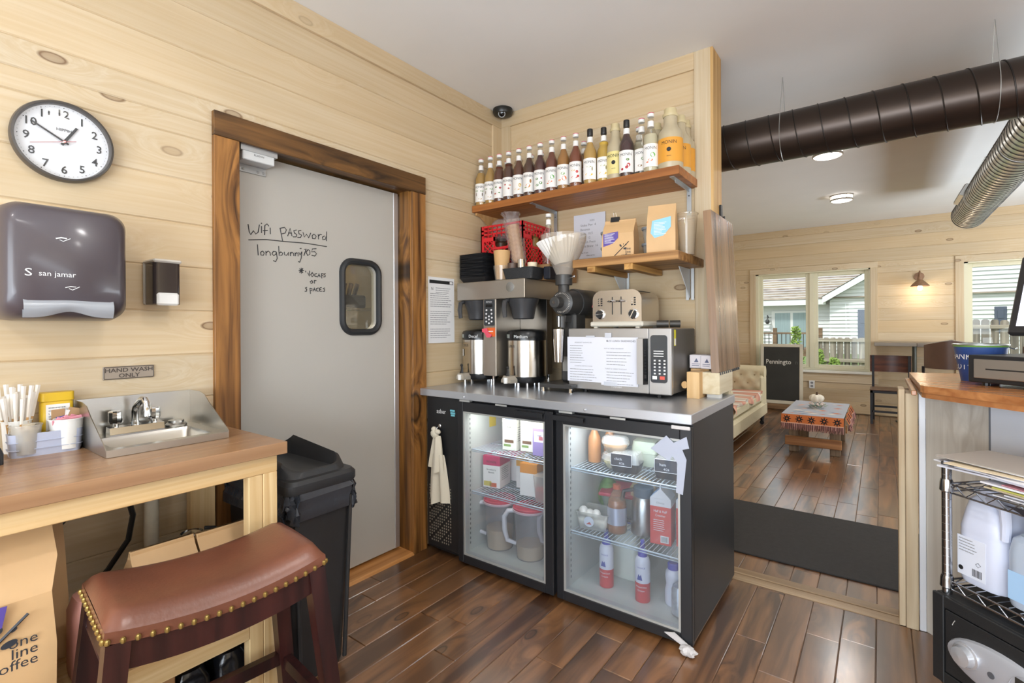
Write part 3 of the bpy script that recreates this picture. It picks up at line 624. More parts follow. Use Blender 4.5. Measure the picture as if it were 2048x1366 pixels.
def condiments():
    tubm = mat('caddy_grey', 'b4bace', .4)
    t = thing('condiment_caddy', 'pale grey plastic caddy of cups and packets beside the sink', 'caddy', (-2.045, .358, CZ), rz=-.06)
    b = MB(tubm); o = lambda z, e: [(x, y, z) for x, y in rrect(.105 + e, .168 + e, .018, 4)]
    b.loft([o(0, -.012), o(.034, -.006), o(.068, 0), o(.068, -.006), o(.006, -.02)]); b.build('tub', t)
    for z in (.022, .044): b = MB(tubm); b.tube([(x, y, z) for x, y in rrect(.1015 + z * .06, .1645 + z * .06, .018, 4)], .0012, 5, closed=True); b.build('rib', t)
    def cup(name, label, x, y, z, r0, r1, h, m, grp=None):
        c = thing(name, label, 'cup', (x, y, z)); b = MB(m); b.lathe([(0, 0), (r0, 0), (r1, h), (r1 + .002, h), (r1 + .002, h + .003), (r1 - .002, h + .003), (r0 - .002, .003), (0, .003)], 22); b.build('cup_wall', c); return c
    cup('paper_cup', 'white paper cup of pink sweetener packets in the grey caddy', -2.025, .405, CZ + .008, .034, .043, .088, white_pl)
    cup('clear_cup', 'see-through plastic cup of creamer tubs at the front of the caddy', -2.02, .312, CZ + .008, .028, .036, .082, glass('clear_plastic', 'efece6', .72, .1))
    cup('coffee_cup', 'white cup holding the wooden stir sticks in the caddy corner', -2.068, .300, CZ + .008, .028, .033, .092, white_pl)
    pink = mat('pink_packet', 'e79aa8', .6); pw = mat('packet_white', 'ece8e4', .6); br = mat('packet_kraft', 'b08d66', .7); bl = mat('print_blue', '4a55a0', .6)
    rn = random.Random(5)
    specs = [('pink', pink, 7), ('kraft', br, 2), ('white', pw, 2)]
    for kind, m, n in specs:
        for i in range(n):
            a = rn.uniform(-.6, .6); b_ = rn.uniform(-.5, .5); x = -2.025 + rn.uniform(-.018, .018); y = .405 + rn.uniform(-.026, .026)
            if kind != 'pink': x = -2.05; a = rn.uniform(-.2, .2)
            q = MB(m); q.T = Matrix.Translation((x, y, CZ + .078 + (.022 if kind != 'pink' else 0))) @ Matrix.Rotation(b_, 4, 'X') @ Matrix.Rotation(a, 4, 'Y')
            q.box(-.0015, -.016, -.022, .0015, .016, .026, .001)
            if kind == 'white': q.use(bl); q.box(.0015, -.01, -.005, .0019, .01, .008)
            tag(q.build('sugar_packet'), {'pink': 'pink sweetener packet standing in the white cup', 'kraft': 'brown sugar packet behind the pink ones in the white cup', 'white': 'white and blue sugar packet at the back of the white cup'}[kind], 'packet', kind + ' packets in the white cup')
    tubs = mat('creamer_tub', 'e6ddcb', .5)
    for i in range(5):
        q = MB(tubs); a = i * 1.3; q.lathe([(0, 0), (.011, 0), (.015, .018), (.017, .019), (.0, .02)], 12, (-2.02 + .013 * math.cos(a), .312 + .015 * math.sin(a), CZ + .045 + .014 * (i % 3)))
        tag(q.build('creamer_tub'), 'little cream tub inside the see-through cup', 'creamer', 'creamer tubs in the clear cup')
    stick = mat('stir_stick', 'c99c63', .6); wrap = mat('stick_wrap', 'e9e2d8', .7)
    for i in range(22):
        a = i * 2.399; r = .023 * math.sqrt((i + .5) / 22); bx, by = -2.068 + r * math.cos(a), .3 + r * math.sin(a)
        d = Vector((bx + 2.068, by - .3, 0)) * 1.15 + Vector((.004, 0, 0)); h = .165 + .02 * math.sin(i * 1.7)
        top = Vector((bx, by, CZ + .02)) + d + Vector((0, 0, h)); top.x = max(top.x, -2.112); p0 = Vector((bx, by, CZ + .02))
        k = thing('stir_stick', 'wooden stir stick with a white paper tip in the cup by the wall', 'stir stick', p0, group='stir sticks in the white cup')
        q = MB(stick); q.tube([(0, 0, 0), top - p0], .003, 5, flat=.4); q.build('stick', k)
        q = MB(wrap); q.tube([(top - p0) * .5, (top - p0) * 1.02], [.0036, .006], 5, flat=.5); q.build('paper_tip', k)
    y = thing('yellow_canister', 'yellow plastic canister with a pale label behind the caddy', 'canister', (-2.085, .392, CZ)); ym = mat('canister_yellow', 'd9b21f', .4)
    b = MB(ym); b.loft([[(x, y_, z) for x, y_ in rrect(.042 + e, .078 + e, .012, 4)] for z, e in ((0, 0), (.145, 0), (.15, -.004))]); b.build('body', y)
    b = MB(ym); b.loft([[(x, y_, z) for x, y_ in rrect(.046, .082, .012, 4)] for z in (.15, .176)]); b.build('lid', y)
    b = MB(pw); b.box(.0215, -.028, .06, .0222, .028, .14, 0); b.use(mat('print_grey')); lines(b, (.0226, -.022, .128), Y3, Z3, .046, 6, .009, .003, 9); b.build('label', y)
    k = thing('card_reader', 'black card reader at the end of the hand-wash counter beside the caddy', 'card reader', (-1.975, .232, CZ)); b = MB(black_pl); b.loft([[(x, y_, z) for x, y_ in rrect(.07 - e, .05 - e, .01, 4)] for z, e in ((0, 0), (.03, .0), (.045, .01))]); b.build('base', k)
    b = MB(black_pl); b.box(-.03, -.018, .045, -.018, .018, .14, .004); b.build('screen', k)
condiments()
def bag(name, label, loc, w, d, h, rz=0, logo=True, patch='5a4a9a', fold=True, grp=None, lean=0, flip=False, lz=.05, ls=1, big=False):
    """gusseted kraft coffee bag standing on its base; front faces local +x"""
    t = thing(name, label, 'coffee bag', loc, rz, grp)
    kraft = mat('kraft_paper', 'cfa97a', .6, var=.05, vs=9, bump=.05, bs=16)
    b = MB(kraft); rn = random.Random(hash(label) % 997)
    tw = 1.1 if big else 1
    prof = [(0, 1, 1), (.03, 1.02, 1.03), (.35, 1.03, 1.06), (.62, 1.0, .95), (.78, tw, .62), (.9, tw, .22), (1.0, tw, .05)]
    R = []
    for f, sw, sd in prof:
        W, D, z = w / 2 * sw, d / 2 * sd, h * f; cx = lean * f * f
        R.append([(cx + D, -W, z), (cx + D * 1.02, -W * .3, z + rn.uniform(-.002, .002)), (cx + D, W * .4, z), (cx + D, W, z), (cx, W * (.93 if f < .7 else .9), z), (cx - D, W, z), (cx - D, 0, z), (cx - D, -W, z), (cx, -W * (.93 if f < .7 else .9), z)])
    b.loft(R); b.build('paper', t, smooth=18)
    if fold:
        f = MB(kraft); f.box(lean - d * .05, -w * .5, h * .93, lean + d * .06, w * .5, h * 1.0, .003); f.build('rolled_top', t)
    x = d / 2 * 1.045 + .001 + lean * .12
    if patch:
        p = MB(mat('patch_' + patch, patch, .5)); P = [(-w * .46, h * .62), (-w * .2, h * .645), (w * .02, h * .66), (w * .02, h * .5), (-w * .16, h * .36), (-w * .46, h * .3)]
        if flip: P = [(-w * .3, h * .66), (w * .36, h * .72), (w * .36, h * .52), (w * .1, h * .36), (-w * .22, h * .32), (-w * .36, h * .42)]
        if big: P = [(-w * .4, h * .66), (w * .28, h * .63), (w * .25, h * .5), (w * .1, h * .38), (-w * .4, h * .36)]
        p.prism(P, x, x + .0006, 'x'); p.use(mat('print_white')); lines(p, (x + .0008, -w * (.24 if flip else .42), h * .61), Y3, Z3, w * (.5 if flip else .38), 9, h * .028, h * .01, 3, .5); p.build('label', t)
    if logo:
        k = MB(mat('logo_slate', '2e3138', .6)); u = w * ls; yo = (.42 - .42 * ls) * w
        k.tube([(x, yo - .1 * u, h * lz), (x, yo + .36 * u, h * lz + .42 * u)], .0025 * u / .2, 4)
        for cy, cz, a, l in ((.1, .36, 2.2, .10), (.24, .26, .25, .11), (.19, .4, 1.3, .045), (.27, .37, .6, .05)):
            P = []
            for i in range(13):
                g = i / 12 * 2 * PI; e = .42 * math.sin(g) * abs(math.sin(g / 2 + 1e-6)) if i else 0
                px, pz = math.cos(g) * l / 2, math.sin(g) * l * .27; P.append((yo + u * (cy + px * math.cos(a) - pz * math.sin(a)), h * lz + u * (cz - .05 + px * math.sin(a) + pz * math.cos(a))))
            k.prism(P[:-1], x, x + .0007, 'x')
        for i, s_ in enumerate(('one', 'line', 'coffee')): k.text(s_, .125 * u, (x + .0008, .42 * w, h * lz + (.16 - i * .095) * u), Y3, Z3, 'R')
        k.build('logo', t)
    return t
def under_counter():
    z = .364
    bag('coffee_bag', 'large kraft coffee bag with violet patch at the left end of the counter shelf', (-1.705, .115, z), .36, .2, .44, rz=0, lean=-.03, lz=.30, ls=.74, big=True)
    bag('coffee_bag', 'second large kraft bag tucked behind the big front coffee bag', (-1.9, .2, z), .32, .16, .47, logo=False, patch=None)
    bag('coffee_bag', 'plain kraft bag low on the shelf behind the stool, beside the pink jug', (-1.74, .565, z), .165, .15, .265, logo=False, patch=None)
    bag('coffee_bag', 'plain kraft bag on the shelf nearest the right counter leg', (-1.74, .735, z), .16, .15, .26, logo=False, patch=None)
    j = thing('soap_jug', 'pink soap jug on the lower shelf between coffee bag and stool', 'jug', (-1.69, .395, z)); b = MB(mat('pink_jug', 'c08a7e', .35)); b.loft([[(x * s_, y * s_, zz) for x, y in rrect(.11, .11, .03, 5)] for zz, s_ in ((0, .95), (.02, 1), (.17, 1), (.205, .8), (.22, .35))]); b.build('body', j)
    b = MB(mat('label_violet', 'b9a8d8', .5)); b.box(.0555, -.035, .06, .0562, .035, .16); b.build('label', j)
    p = MB(mat('pvc_white', 'cfc6b2', .6, var=.1, vs=20)); p.cyl((-2.04, .63, z), (-2.04, .63, .785), .022, n=16); p.cyl((-2.04, .63, .69), (-2.04, .63, .72), .027, n=16); tag(p.build('drain_pipe'), 'pale upright drain pipe under the hand sink', 'pipe')
    h = MB(mat('hose_black', '141414', .4))
    for q in ([(-2.0, .5, .80), (-1.99, .545, .74), (-1.98, .56, .66), (-1.99, .55, .58), (-2.0, .5, .50), (-2.02, .44, .42), (-2.03, .4, .372)], ):
        h.tube(q, .0085, 8)
    tag(h.build('supply_hose'), 'black supply hose curving down beneath the sink', 'hose')
    h = MB(mat('hose_black')); h.tube([(-2.02, .5, .80), (-2.0, .43, .73), (-1.99, .36, .66), (-2.0, .3, .6), (-2.03, .28, .5), (-2.04, .27, .372)], .007, 8); tag(h.build('supply_hose'), 'black hose slanting down towards the big coffee bags', 'hose')
    m = thing('steel_pitcher', 'steel frothing pitcher with black handle on the shelf under the sink', 'pitcher', (-1.93, .715, z)); b = MB(chrome); b.lathe([(0, 0), (.042, 0), (.044, .01), (.04, .19), (.036, .2), (.034, .2), (.036, .01), (0, .008)], 24); b.lathe([(0, .19), (.038, .192), (.01, .205), (0, .206)], 20); b.build('body', m)
    b = MB(black_pl); b.tube([(.01, .036, .205), (.018, .066, .2), (.018, .07, .15), (.012, .042, .1)], .007, 8); b.build('handle', m)
    c = thing('carton', 'brown carton printed 1001 on the floor under the counter', 'carton', (-1.8, .44, 0)); b = MB(mat('cardboard', 'a87f55', .75)); b.box(-.14, -.11, 0, .14, .13, .26, .003); b.build('body', c); b = MB(ink_b); b.text('1001', .04, (.1408, .09, .2), Y3, Z3, 'R'); b.build('print', c)
    for i, (y, n) in enumerate(((.62, 'black plastic-wrapped pack with white print on the floor under the counter'), (.74, 'black plastic-wrapped pack against the right counter leg'))):
        c = thing('wrapped_pack', n, 'pack', (-1.76, y, 0)); b = MB(mat('black_film', '1d1e22', .18, bump=.5, bs=25)); b.loft([[(x, yy, zz) for x, yy in rrect(.2 + e, .105 + e, .03, 4)] for zz, e in ((0, -.02), (.03, 0), (.2, 0), (.235, -.03))]); b.build('wrap', c)
        b = MB(mat('print_white')); b.text('TORE', .032, (.103, 0, .15), Y3, Z3); b.use(mat('print_cyan', '4fa3c8', .5)); b.text('1001', .03, (.103, 0, .1), Y3, Z3); b.build('print', c)
under_counter()
def stool():
    t = thing('saddle_stool', 'brown leather saddle stool with brass nails and dark legs before the counter', 'stool', (-1.395, .56, 0), rz=-.1)
    lea = mat('brown_leather', '6d4231', .3, var=.2, vs=7, bump=.08, bs=120); dk = wood('mahogany', '3c1c19', '200f0f', 'z', rough=.28, knots=0, vary=.15, spec=.5)
    L, D = .478, .30
    sad = lambda v: .655 + .03 * (2 * v) ** 2
    b = MB(lea); N, M_ = 28, 14
    def top(u, v):
        x, y = (u - .5), (v - .5)
        ex = max(0, abs(x) * 2 - .72) / .28; ey = max(0, abs(y) * 2 - .84) / .16
        e = min(1, math.hypot(ex, ey)); drop = .034 * (1 - math.sqrt(max(0, 1 - e * e)))
        sq = 1 - .012 * e
        return (x * D * sq, y * L * sq, sad(y) + .006 * (1 - (2 * x) ** 2) - drop)
    b.grid(top, M_, N)
    edge = [(-.5 + i / 10, -.5) for i in range(10)] + [(.5, -.5 + i / 20) for i in range(20)] + [(.5 - i / 10, .5) for i in range(10)] + [(-.5, .5 - i / 20) for i in range(20)]
    R = [[(x * D * k, y * L * k, sad(y) - dz) for x, y in edge] for dz, k in ((.033, .988), (.045, .992), (.058, .99))]
    b.loft(R, caps=False); b.add([p for p in R[-1]], [tuple(range(len(edge)))]); b.build('seat', t, smooth=60)
    nl = MB(mat('brass_nail', 'a58a4e', .3, metal=.8))
    def nails():
        for s_, n in (('x', 19), ('y', 12)):
            for sgn in (-1, 1):
                for i in range(n):
                    f = -.485 + .97 * i / (n - 1)
                    if s_ == 'x': p = (sgn * D / 2 * 1.0, f * L, sad(f) - .052)
                    else: p = (f * D, sgn * L / 2 * 1.0, sad(.5) - .052)
                    yield p
    for p in nails(): nl.ball(p, .0075, 8, (.8, .8, 1))
    nl.build('nailheads', t)
    for sgn in (-1, 1):
        b = MB(dk); b.rnd = .3 + .1 * sgn
        P = [(-.215 + .43 * i / 12) for i in range(13)]
        x0, x1 = sgn * (D / 2 - .03), sgn * (D / 2 - .006)
        V = [(x0 if q < .5 else x1, y, sad(y / L) - .058 - (.06 if r else 0)) for y in P for q in (0, 1) for r in (0, 1)]
        F = []
        for i in range(12):
            a, c = i * 4, i * 4 + 4; F += [(a, a + 1, c + 1, c), (a + 2, a + 3, c + 3, c + 2), (a, a + 2, c + 2, c), (a + 1, a + 3, c + 3, c + 1)]
        b.add(V, F); b.build('apron', t)
        b = MB(dk); b.rnd = .5; b.box(-.11, sgn * (L / 2 - .03), .56, .11, sgn * (L / 2 - .006), .625, .002); b.build('apron', t)
    P4 = []
    for sx in (-1, 1):
        for sy in (-1, 1):
            b = MB(dk); b.rnd = .2 + .1 * sx + .07 * sy
            def ring(z, cx, cy, w=.022): return [(cx - w, cy - w, z), (cx + w, cy - w, z), (cx + w, cy + w, z), (cx - w, cy + w, z)]
            c0 = (sx * (D / 2 - .024), sy * (L / 2 - .026)); c1 = (sx * (D / 2 + .022), sy * (L / 2 + .036)); b.loft([ring(0, *c1, .019), ring(.622, *c0)]); b.build('leg', t, smooth=20); P4.append((sx, sy, c0, c1))
    at = lambda sx, sy, z: tuple(a + (b_ - a) * (1 - z / .622) for a, b_ in zip((sx * (D / 2 - .024), sy * (L / 2 - .026)), (sx * (D / 2 + .022), sy * (L / 2 + .036)))) + (z,)
    def bar(p, q, h=.018, w=.012):
        p, q = Vector(p), Vector(q); d = (q - p).normalized(); s_ = d.cross(Z3) * w; u = Z3 * h; b = MB(dk); b.rnd = .6
        b.loft([[c + s_ + u, c - s_ + u, c - s_ - u, c + s_ - u] for c in (p, q)]); b.build('stretcher', t, smooth=20)
    bar(at(-1, -1, .235), at(-1, 1, .235)); bar(at(1, -1, .16), at(1, 1, .16)); bar(at(-1, 1, .225), at(1, 1, .225)); bar(at(-1, -1, .225), at(1, -1, .225))
stool()
def trash_can():
    t = thing('trash_can', 'black slim trash can with scooped hood and liner bag by the door', 'trash can', (-1.875, 1.035, 0))
    pl = mat('bin_plastic', '2b2b2c', .42, var=.08, vs=14)
    b = MB(pl); r = lambda z, w, d: [(x, y, z) for x, y in rrect(w, d, .035, 5)]
    b.loft([r(0, .43, .19), r(.02, .445, .2), r(.35, .468, .228), r(.67, .49, .255), r(.69, .49, .258)]); b.build('body', t)
    for y in (-.11, .11): MB(pl).tube([(.236, y * .8, .03), (.248, y, .64)], .008, 6).build('corner_rib', t)
    b = MB(pl); b.loft([r(.69, .505, .275), r(.70, .515, .285), r(.725, .515, .285), r(.738, .495, .265)]); b.build('rim', t)
    # hood: rises to an arch on both long sides, dips at the ends
    N = 72
    def loop(w, d, rr):
        P = rrect(w, d, rr, 17); return P
    A = loop(.455, .25, .05); B = loop(.438, .232, .06); C_ = loop(.418, .212, .06)
    hz = lambda x: .765 + .115 * max(0, math.cos((x + .02) / .235 * PI / 2)) ** 1.6
    b = MB(pl)
    b.loft([[(x, y, .733) for x, y in A], [(x * .985, y * .985, hz(x) - .03) for x, y in A], [(x, y, hz(x) - .008) for x, y in B], [(x, y, hz(x) - .006) for x, y in C_], [(x, y, hz(x) - .03) for x, y in loop(.412, .206, .06)], [(x, y, .74) for x, y in loop(.40, .195, .05)], [(x, y, .60) for x, y in loop(.32, .13, .05)]], caps=False); b.build('hood', t, smooth=50)
    f = MB(mat('liner_film', '35373c', .2, bump=.8, bs=26)); P = rrect(.508, .278, .04, 12); n = len(P)
    rn = random.Random(4)
    def ring(z, e, wob): return [(x * (1 + e) + .011 * math.sin(i * 1.9 + wob), y * (1 + e) + .009 * math.sin(i * 1.3 + wob * 2), z + .012 * math.sin(i * .55 + wob)) for i, (x, y) in enumerate(P)]
    f.loft([[(x, y, .693) for x, y in P], ring(.672, .012, .4), ring(.652, .0, 1.2), ring(.636, .018, 2.2), ring(.60, .01, 3)], caps=False); f.build('liner_bag', t, smooth=25)
    g = MB(mat('liner_film')); g.grid(lambda u, v: (-.16 + .32 * u, -.065 + .13 * v, .70 + .02 * math.sin(u * 14) * math.cos(v * 11) - .05 * (1 - abs(2 * u - 1))), 16, 8); g.build('liner_inside', t)
trash_can()
# ------------------------------------------------------------------ back-bar cooler and what is in it
CT = .929
wire_m = mat('coated_wire', 'b9c6cf', .35)
def cooler():
    t = thing('back_bar_cooler', 'black two-door glass back-bar cooler with a steel worktop', 'cooler', (-1.33, 2.3, 0))
    X = lambda v: v + 1.33
    Y = lambda v: v - 2.3
    blk = mat('cooler_black', '1d1e20', .42, var=.1, vs=9, bump=.03, bs=180); inn = mat('cooler_liner', 'c9ccc6', .45)
    def bx(b, x0, y0, z0, x1, y1, z1, e=0): b.box(X(x0), Y(y0), z0, X(x1), Y(y1), z1, e)
    b = MB(blk)
    bx(b, -2.085, 1.985, .03, -1.83, 2.64, .889); bx(b, -.612, 1.985, .03, -.592, 2.64, .889, .002); bx(b, -1.83, 2.62, .03, -.612, 2.64, .889)
    bx(b, -1.83, 1.985, .03, -.612, 2.64, .05); bx(b, -1.83, 1.985, .845, -.612, 2.64, .889); bx(b, -1.245, 1.985, .05, -1.20, 2.62, .845)
    bx(b, -2.07, 2.03, 0, -.61, 2.6, .03); b.build('cabinet', t)
    b = MB(inn)
    for x0, x1 in ((-1.828, -1.247), (-1.198, -.614)):
        bx(b, x0, 2.0, .0505, x0 + .022, 2.618, .843); bx(b, x1 - .022, 2.0, .0505, x1, 2.618, .843); bx(b, x0, 2.6, .0505, x1, 2.618, .843); bx(b, x0, 2.0, .0505, x1, 2.618, .056); bx(b, x0, 2.0, .825, x1, 2.618, .843)
        b.use(mat('standard_slots', '6e7274', .5))
        for q in (x0 + .0225,):
            for i in range(28): bx(b, q, 2.03, .09 + i * .026, q + .0008, 2.036, .102 + i * .026)
        b.use(inn)
    b.build('liner', t)
    b = MB(mat('worktop_steel', 'c9ccd2', .32, metal=.72, bump=.015, bs=40, stretch=(1, 12, 1))); bx(b, -2.118, 1.947, .889, -.588, 2.655, CT, .0025)
    for x in (-1.77, -1.05): b.ball((X(x), Y(1.946), .905), .006, 10)
    b.build('worktop', t)
    b = MB(mat('cooler_black')); bx(b, -2.075, 1.972, .045, -1.835, 1.985, .885, .003)
    b.use(mat('vent_dots', '8d8576', .6))
    for i in range(11):
        for j in range(20):
            if (i * 7 + j * 3) % 5: bx(b, -2.06 + i * .016, 1.9712, .075 + j * .016, -2.053 + i * .016, 1.972, .083 + j * .016)
    b.use(mat('print_white', 'e6e6e6', .6)); b.text('asber', .036, (X(-1.998), Y(1.9712), .795), X3, Z3, 'L', sx=.9)
    b.use(mat('asber_teal', '6fb7c4', .5)); 
    for q, (w, z) in enumerate(((.034, .813), (.034, .80), (.028, .788))): bx(b, -1.895 + q * .003, 1.971, z, -1.895 + w + q * .003, 1.972, z + .01)
    b.build('front_grille', t)
    b = MB(mat('lamp_tube', 'fff6e6', .4, emit=2.2))
    for x in (-1.53, -.91): bx(b, x - .2, 2.025, .815, x + .2, 2.04, .824)
    b.build('interior_lamp', t)
    for n, x in enumerate((-1.535, -.905)):
        d = bpy.data.lights.new('cooler_lamp', 'AREA'); d.shape = 'RECTANGLE'; d.size = .45; d.size_y = .1; d.energy = 2.6; d.color = (1, .96, .88) if n == 0 else (.92, .95, 1)
        o = bpy.data.objects.new('cooler_lamp', d); COL.objects.link(o); o.location = (X(x), Y(2.06), .82); o.rotation_euler = (math.radians(18), 0, 0); o.parent = t
    fr = mat('door_frame_black', '202124', .36, bump=.02, bs=90); gk = mat('gasket_silver', 'bfc0bd', .35, metal=.5)
    for n, (x0, x1, hx) in enumerate(((-1.826, -1.226, -1.36), (-1.208, -.592, -1.145))):
        g0, g1, z0, z1 = x0 + .036, x1 - .046, .062, .826; ya, yb = 1.957, 1.983
        b = MB(fr); bx(b, x0, ya, .02, g0, yb, .878, .003); bx(b, g1, ya, .02, x1, yb, .878, .003); bx(b, g0, ya, .02, g1, yb, z0, .002); bx(b, g0, ya, z1, g1, yb, .878, .002)
        d = b.build('door', t)
        b = MB(gk); e = .009
        bx(b, g0, ya + .004, z0, g0 + e, yb + .012, z1); bx(b, g1 - e, ya + .004, z0, g1, yb + .012, z1); bx(b, g0 + e, ya + .004, z0, g1 - e, yb + .012, z0 + e); bx(b, g0 + e, ya + .004, z1 - e, g1 - e, yb + .012, z1); b.build('glazing_strip', d)
        b = MB(glass('cooler_glass', 'eef2f6', .95 if n == 0 else .93, .04)); bx(b, g0 + .004, ya + .008, z0 + .004, g1 - .004, ya + .013, z1 - .004); b.build('glass_pane', d)
        b = MB(fr); bx(b, hx - .07, ya - .02, .862, hx + .09, ya, .868, .001); bx(b, hx - .07, ya - .024, .845, hx + .09, ya - .018, .868, .001); b.build('handle', d)
        b = MB(gk); bx(b, x0 + .02, 1.95, .879, x0 + .09, 1.975, .888); bx(b, (x0 + x1) / 2 - .03, 1.944, .879, (x0 + x1) / 2 + .04, 1.948, .887); b.build('hinge', d)
        for z in ((.612, .382) if n == 0 else (.612, .316)):
            b = MB(wire_m); a0, a1 = x0 + .03, x1 - .045
            for i in range(28): b.tube([(X(a0 + .012 + (a1 - a0 - .024) * i / 27), Y(2.045), z), (X(a0 + .012 + (a1 - a0 - .024) * i / 27), Y(2.585), z)], .0019, 4)
            for y in (2.04, 2.2, 2.4, 2.59): b.tube([(X(a0), Y(y), z - .004), (X(a1), Y(y), z - .004)], .0038 if y < 2.05 else .003, 5)
            b.tube([(X(a0), Y(2.038), z - .014), (X(a1), Y(2.038), z - .014)], .0025, 5)
            b.build('wire_shelf', t)
    b = MB(mat('fan_guard', '9ba1a0', .4)); c = (X(-1.69), Y(2.594), .70)
    for i in range(7): b.tube([(c[0] + (.03 + .016 * i) * math.cos(a), c[1], c[2] + (.03 + .016 * i) * math.sin(a)) for a in [k * PI / 12 for k in range(24)]], .0022, 4, closed=True)
    b.build('fan_guard', t)
    b = MB(mat('sticker_yellow', 'e8c928', .6)); bx(b, -1.805, 2.2, .70, -1.8045, 2.26, .76); b.build('sticker', t)
cooler()
def fridge_items():
    z1, z2 = .385, .615
    def carton(label, x, y, z, w, d, h, body, topm, rz=0, gable=False, text=None, tcol='print_black', band=None, cap=True, extra=None, grp=None):
        t = thing('carton', label, 'carton', (x, y, z), rz, grp); m = mat('carton_' + body, body, .5); tm = mat('carton_' + topm, topm, .5)
        b = MB(m); hb = h * (.72 if band else 1)
        b.box(-w / 2, -d / 2, 0, w / 2, d / 2, h * .7, .001); b.use(tm)
        if gable:
            b.box(-w / 2, -d / 2, h * .7, w / 2, d / 2, h * .76, .001); b.use(m)
            b.prism([(-d / 2, h * .76), (d / 2, h * .76), (.004, h * .94), (.004, h), (-.004, h), (-.004, h * .94)], -w / 2, w / 2, 'x')
        else: b.box(-w / 2, -d / 2, h * .7, w / 2, d / 2, h, .001)
        if extra:
            for col, x0, x1, q0, q1 in extra: b.use(mat('print_' + col, col, .5)); b.box(x0 * w, -d / 2 - .0006, q0 * h, x1 * w, -d / 2, q1 * h)
        b.build('box', t)
        if text:
            k = MB(mat(tcol, '1a1a1a', .6))
            for s_, sz, q in text: k.text(s_, sz, (0, -d / 2 - .0012, q * h), X3, Z3)
            k.use(mat('print_grey')); lines(k, (w / 2 + .0008, -d * .35, h * .6), Y3, Z3, d * .7, 7, h * .06, h * .018, 4); k.build('print', t)
        if cap: c = MB(white_pl); c.cyl((-.0, -d * .2, h), (0, -d * .2, h + .012), .014, n=14); c.build('cap', t)
        return t
    nut = [('6b4a30', -.35, .3, .2, .28), ('7d9a52', -.4, .1, .1, .16), ('5a6f8a', -.3, .3, .82, .86)]
    carton('tall cream carton with a coconut picture, front of the upper left cooler shelf', -1.60, 2.15, z2, .085, .08, .2, 'e6e4d8', 'e2e0d6', .15, text=[('COCONUT', .012, .72), ('milk', .016, .6)], extra=nut)
    carton('second cream coconut carton just right of and behind the front one', -1.505, 2.18, z2, .08, .08, .2, 'e6e4d8', 'e2e0d6', .15, text=[('COCONUT', .012, .72)], extra=nut)
    carton('cream and violet carton with berries at the right of the upper left shelf', -1.40, 2.14, z2, .08, .075, .2, '8f7bb4', 'e6dfb4', .1, text=[('oat', .02, .5)], extra=[('d9d2e4', -.4, .4, .35, .62), ('c2606a', -.05, .25, .4, .5)])
    carton('white carton with deep pink top and fruit picture on the middle left shelf', -1.745, 2.19, z1, .105, .13, .175, 'ece8e2', 'c41f5c', .2, text=[('MONIN', .018, .78), ('Strawberry', .013, .55), ('Banana', .013, .46)], extra=[('d8c35a', -.45, 0, .05, .2), ('d0623a', -.1, .3, .03, .16)])
    carton('second pink-topped carton behind the pink fruit carton', -1.70, 2.36, z1, .105, .12, .175, 'ece8e2', 'c41f5c', .2)
    carton('white carton with amber orange top, left of its twin on the middle left shelf', -1.585, 2.28, z1, .10, .12, .17, 'ece8e2', 'e0a02c', .15, extra=[('555555', .0, .25, .1, .28)])
    carton('white carton with deeper orange top, front of the middle left shelf', -1.495, 2.19, z1, .10, .12, .17, 'ece8e2', 'd98a1e', .15)
    tb = thing('deli_tub', 'clear tub of red sauce at the right end of the middle left shelf', 'tub', (-1.375, 2.13, z1)); b = MB(glass('clear_plastic', 'e8e4da', .55, .1)); b.loft([[(x * s_, y * s_, q) for x, y in rrect(.11, .1, .02, 4)] for q, s_ in ((0, .85), (.13, 1))]); b.build('tub_wall', tb); b = MB(mat('red_sauce', 'c2412e', .3)); b.loft([[(x * s_, y * s_, q) for x, y in rrect(.104, .094, .02, 4)] for q, s_ in ((.004, .85), (.06, .93))]); b.build('sauce', tb)
    milky = glass('milky_plastic', 'f2eef0', .86, .15)
    def pitcher(label, x, y, fill, rz):
        t = thing('batter_pitcher', label, 'pitcher', (x, y, .057), rz)
        b = MB(mat('batter', 'd9c29c', .4)); b.lathe([(0, .004), (.068, .004), (.068 + .016 * fill, fill * .27), (0, fill * .27)], 24); b.build('batter', t)
        b = MB(milky); b.lathe([(.072, 0), (.086, .25), (.088, .262)], 28, caps=False); b.lathe([(0, .001), (.072, .001)], 28, caps=False); b.build('jug', t)
        b = MB(mat('handle_milky', 'e6e2e6', .35)); b.tube([(-.08, -.02, .235), (-.115, -.035, .232), (-.135, -.042, .2), (-.133, -.042, .13), (-.12, -.036, .075), (-.074, -.02, .06)], [.011, .013, .014, .014, .013, .01], 10); b.build('handle', t)
        b = MB(mat('lid_pink', 'cf3a52', .35)); b.lathe([(.089, .25), (.091, .256), (.091, .267), (.085, .27), (.078, .262), (0, .262)], 28); b.use(mat('lid_rim', 'e8c8cc', .4)); b.lathe([(.091, .246), (.0935, .25), (.0935, .258), (.0905, .259)], 28, caps=False); b.build('lid', t)
    pitcher('red-lidded pitcher nearest the grille end, nearly half full of batter', -1.705, 2.165, .40, .1)
    pitcher('red-lidded pitcher in the middle with a shallow layer of batter', -1.497, 2.16, .27, .1)
    pitcher('red-lidded pitcher half hidden by the centre frame of the cooler doors', -1.332, 2.25, .35, .1)
    # ---- right compartment
    zf, zm, zu = .057, .3195, .6155
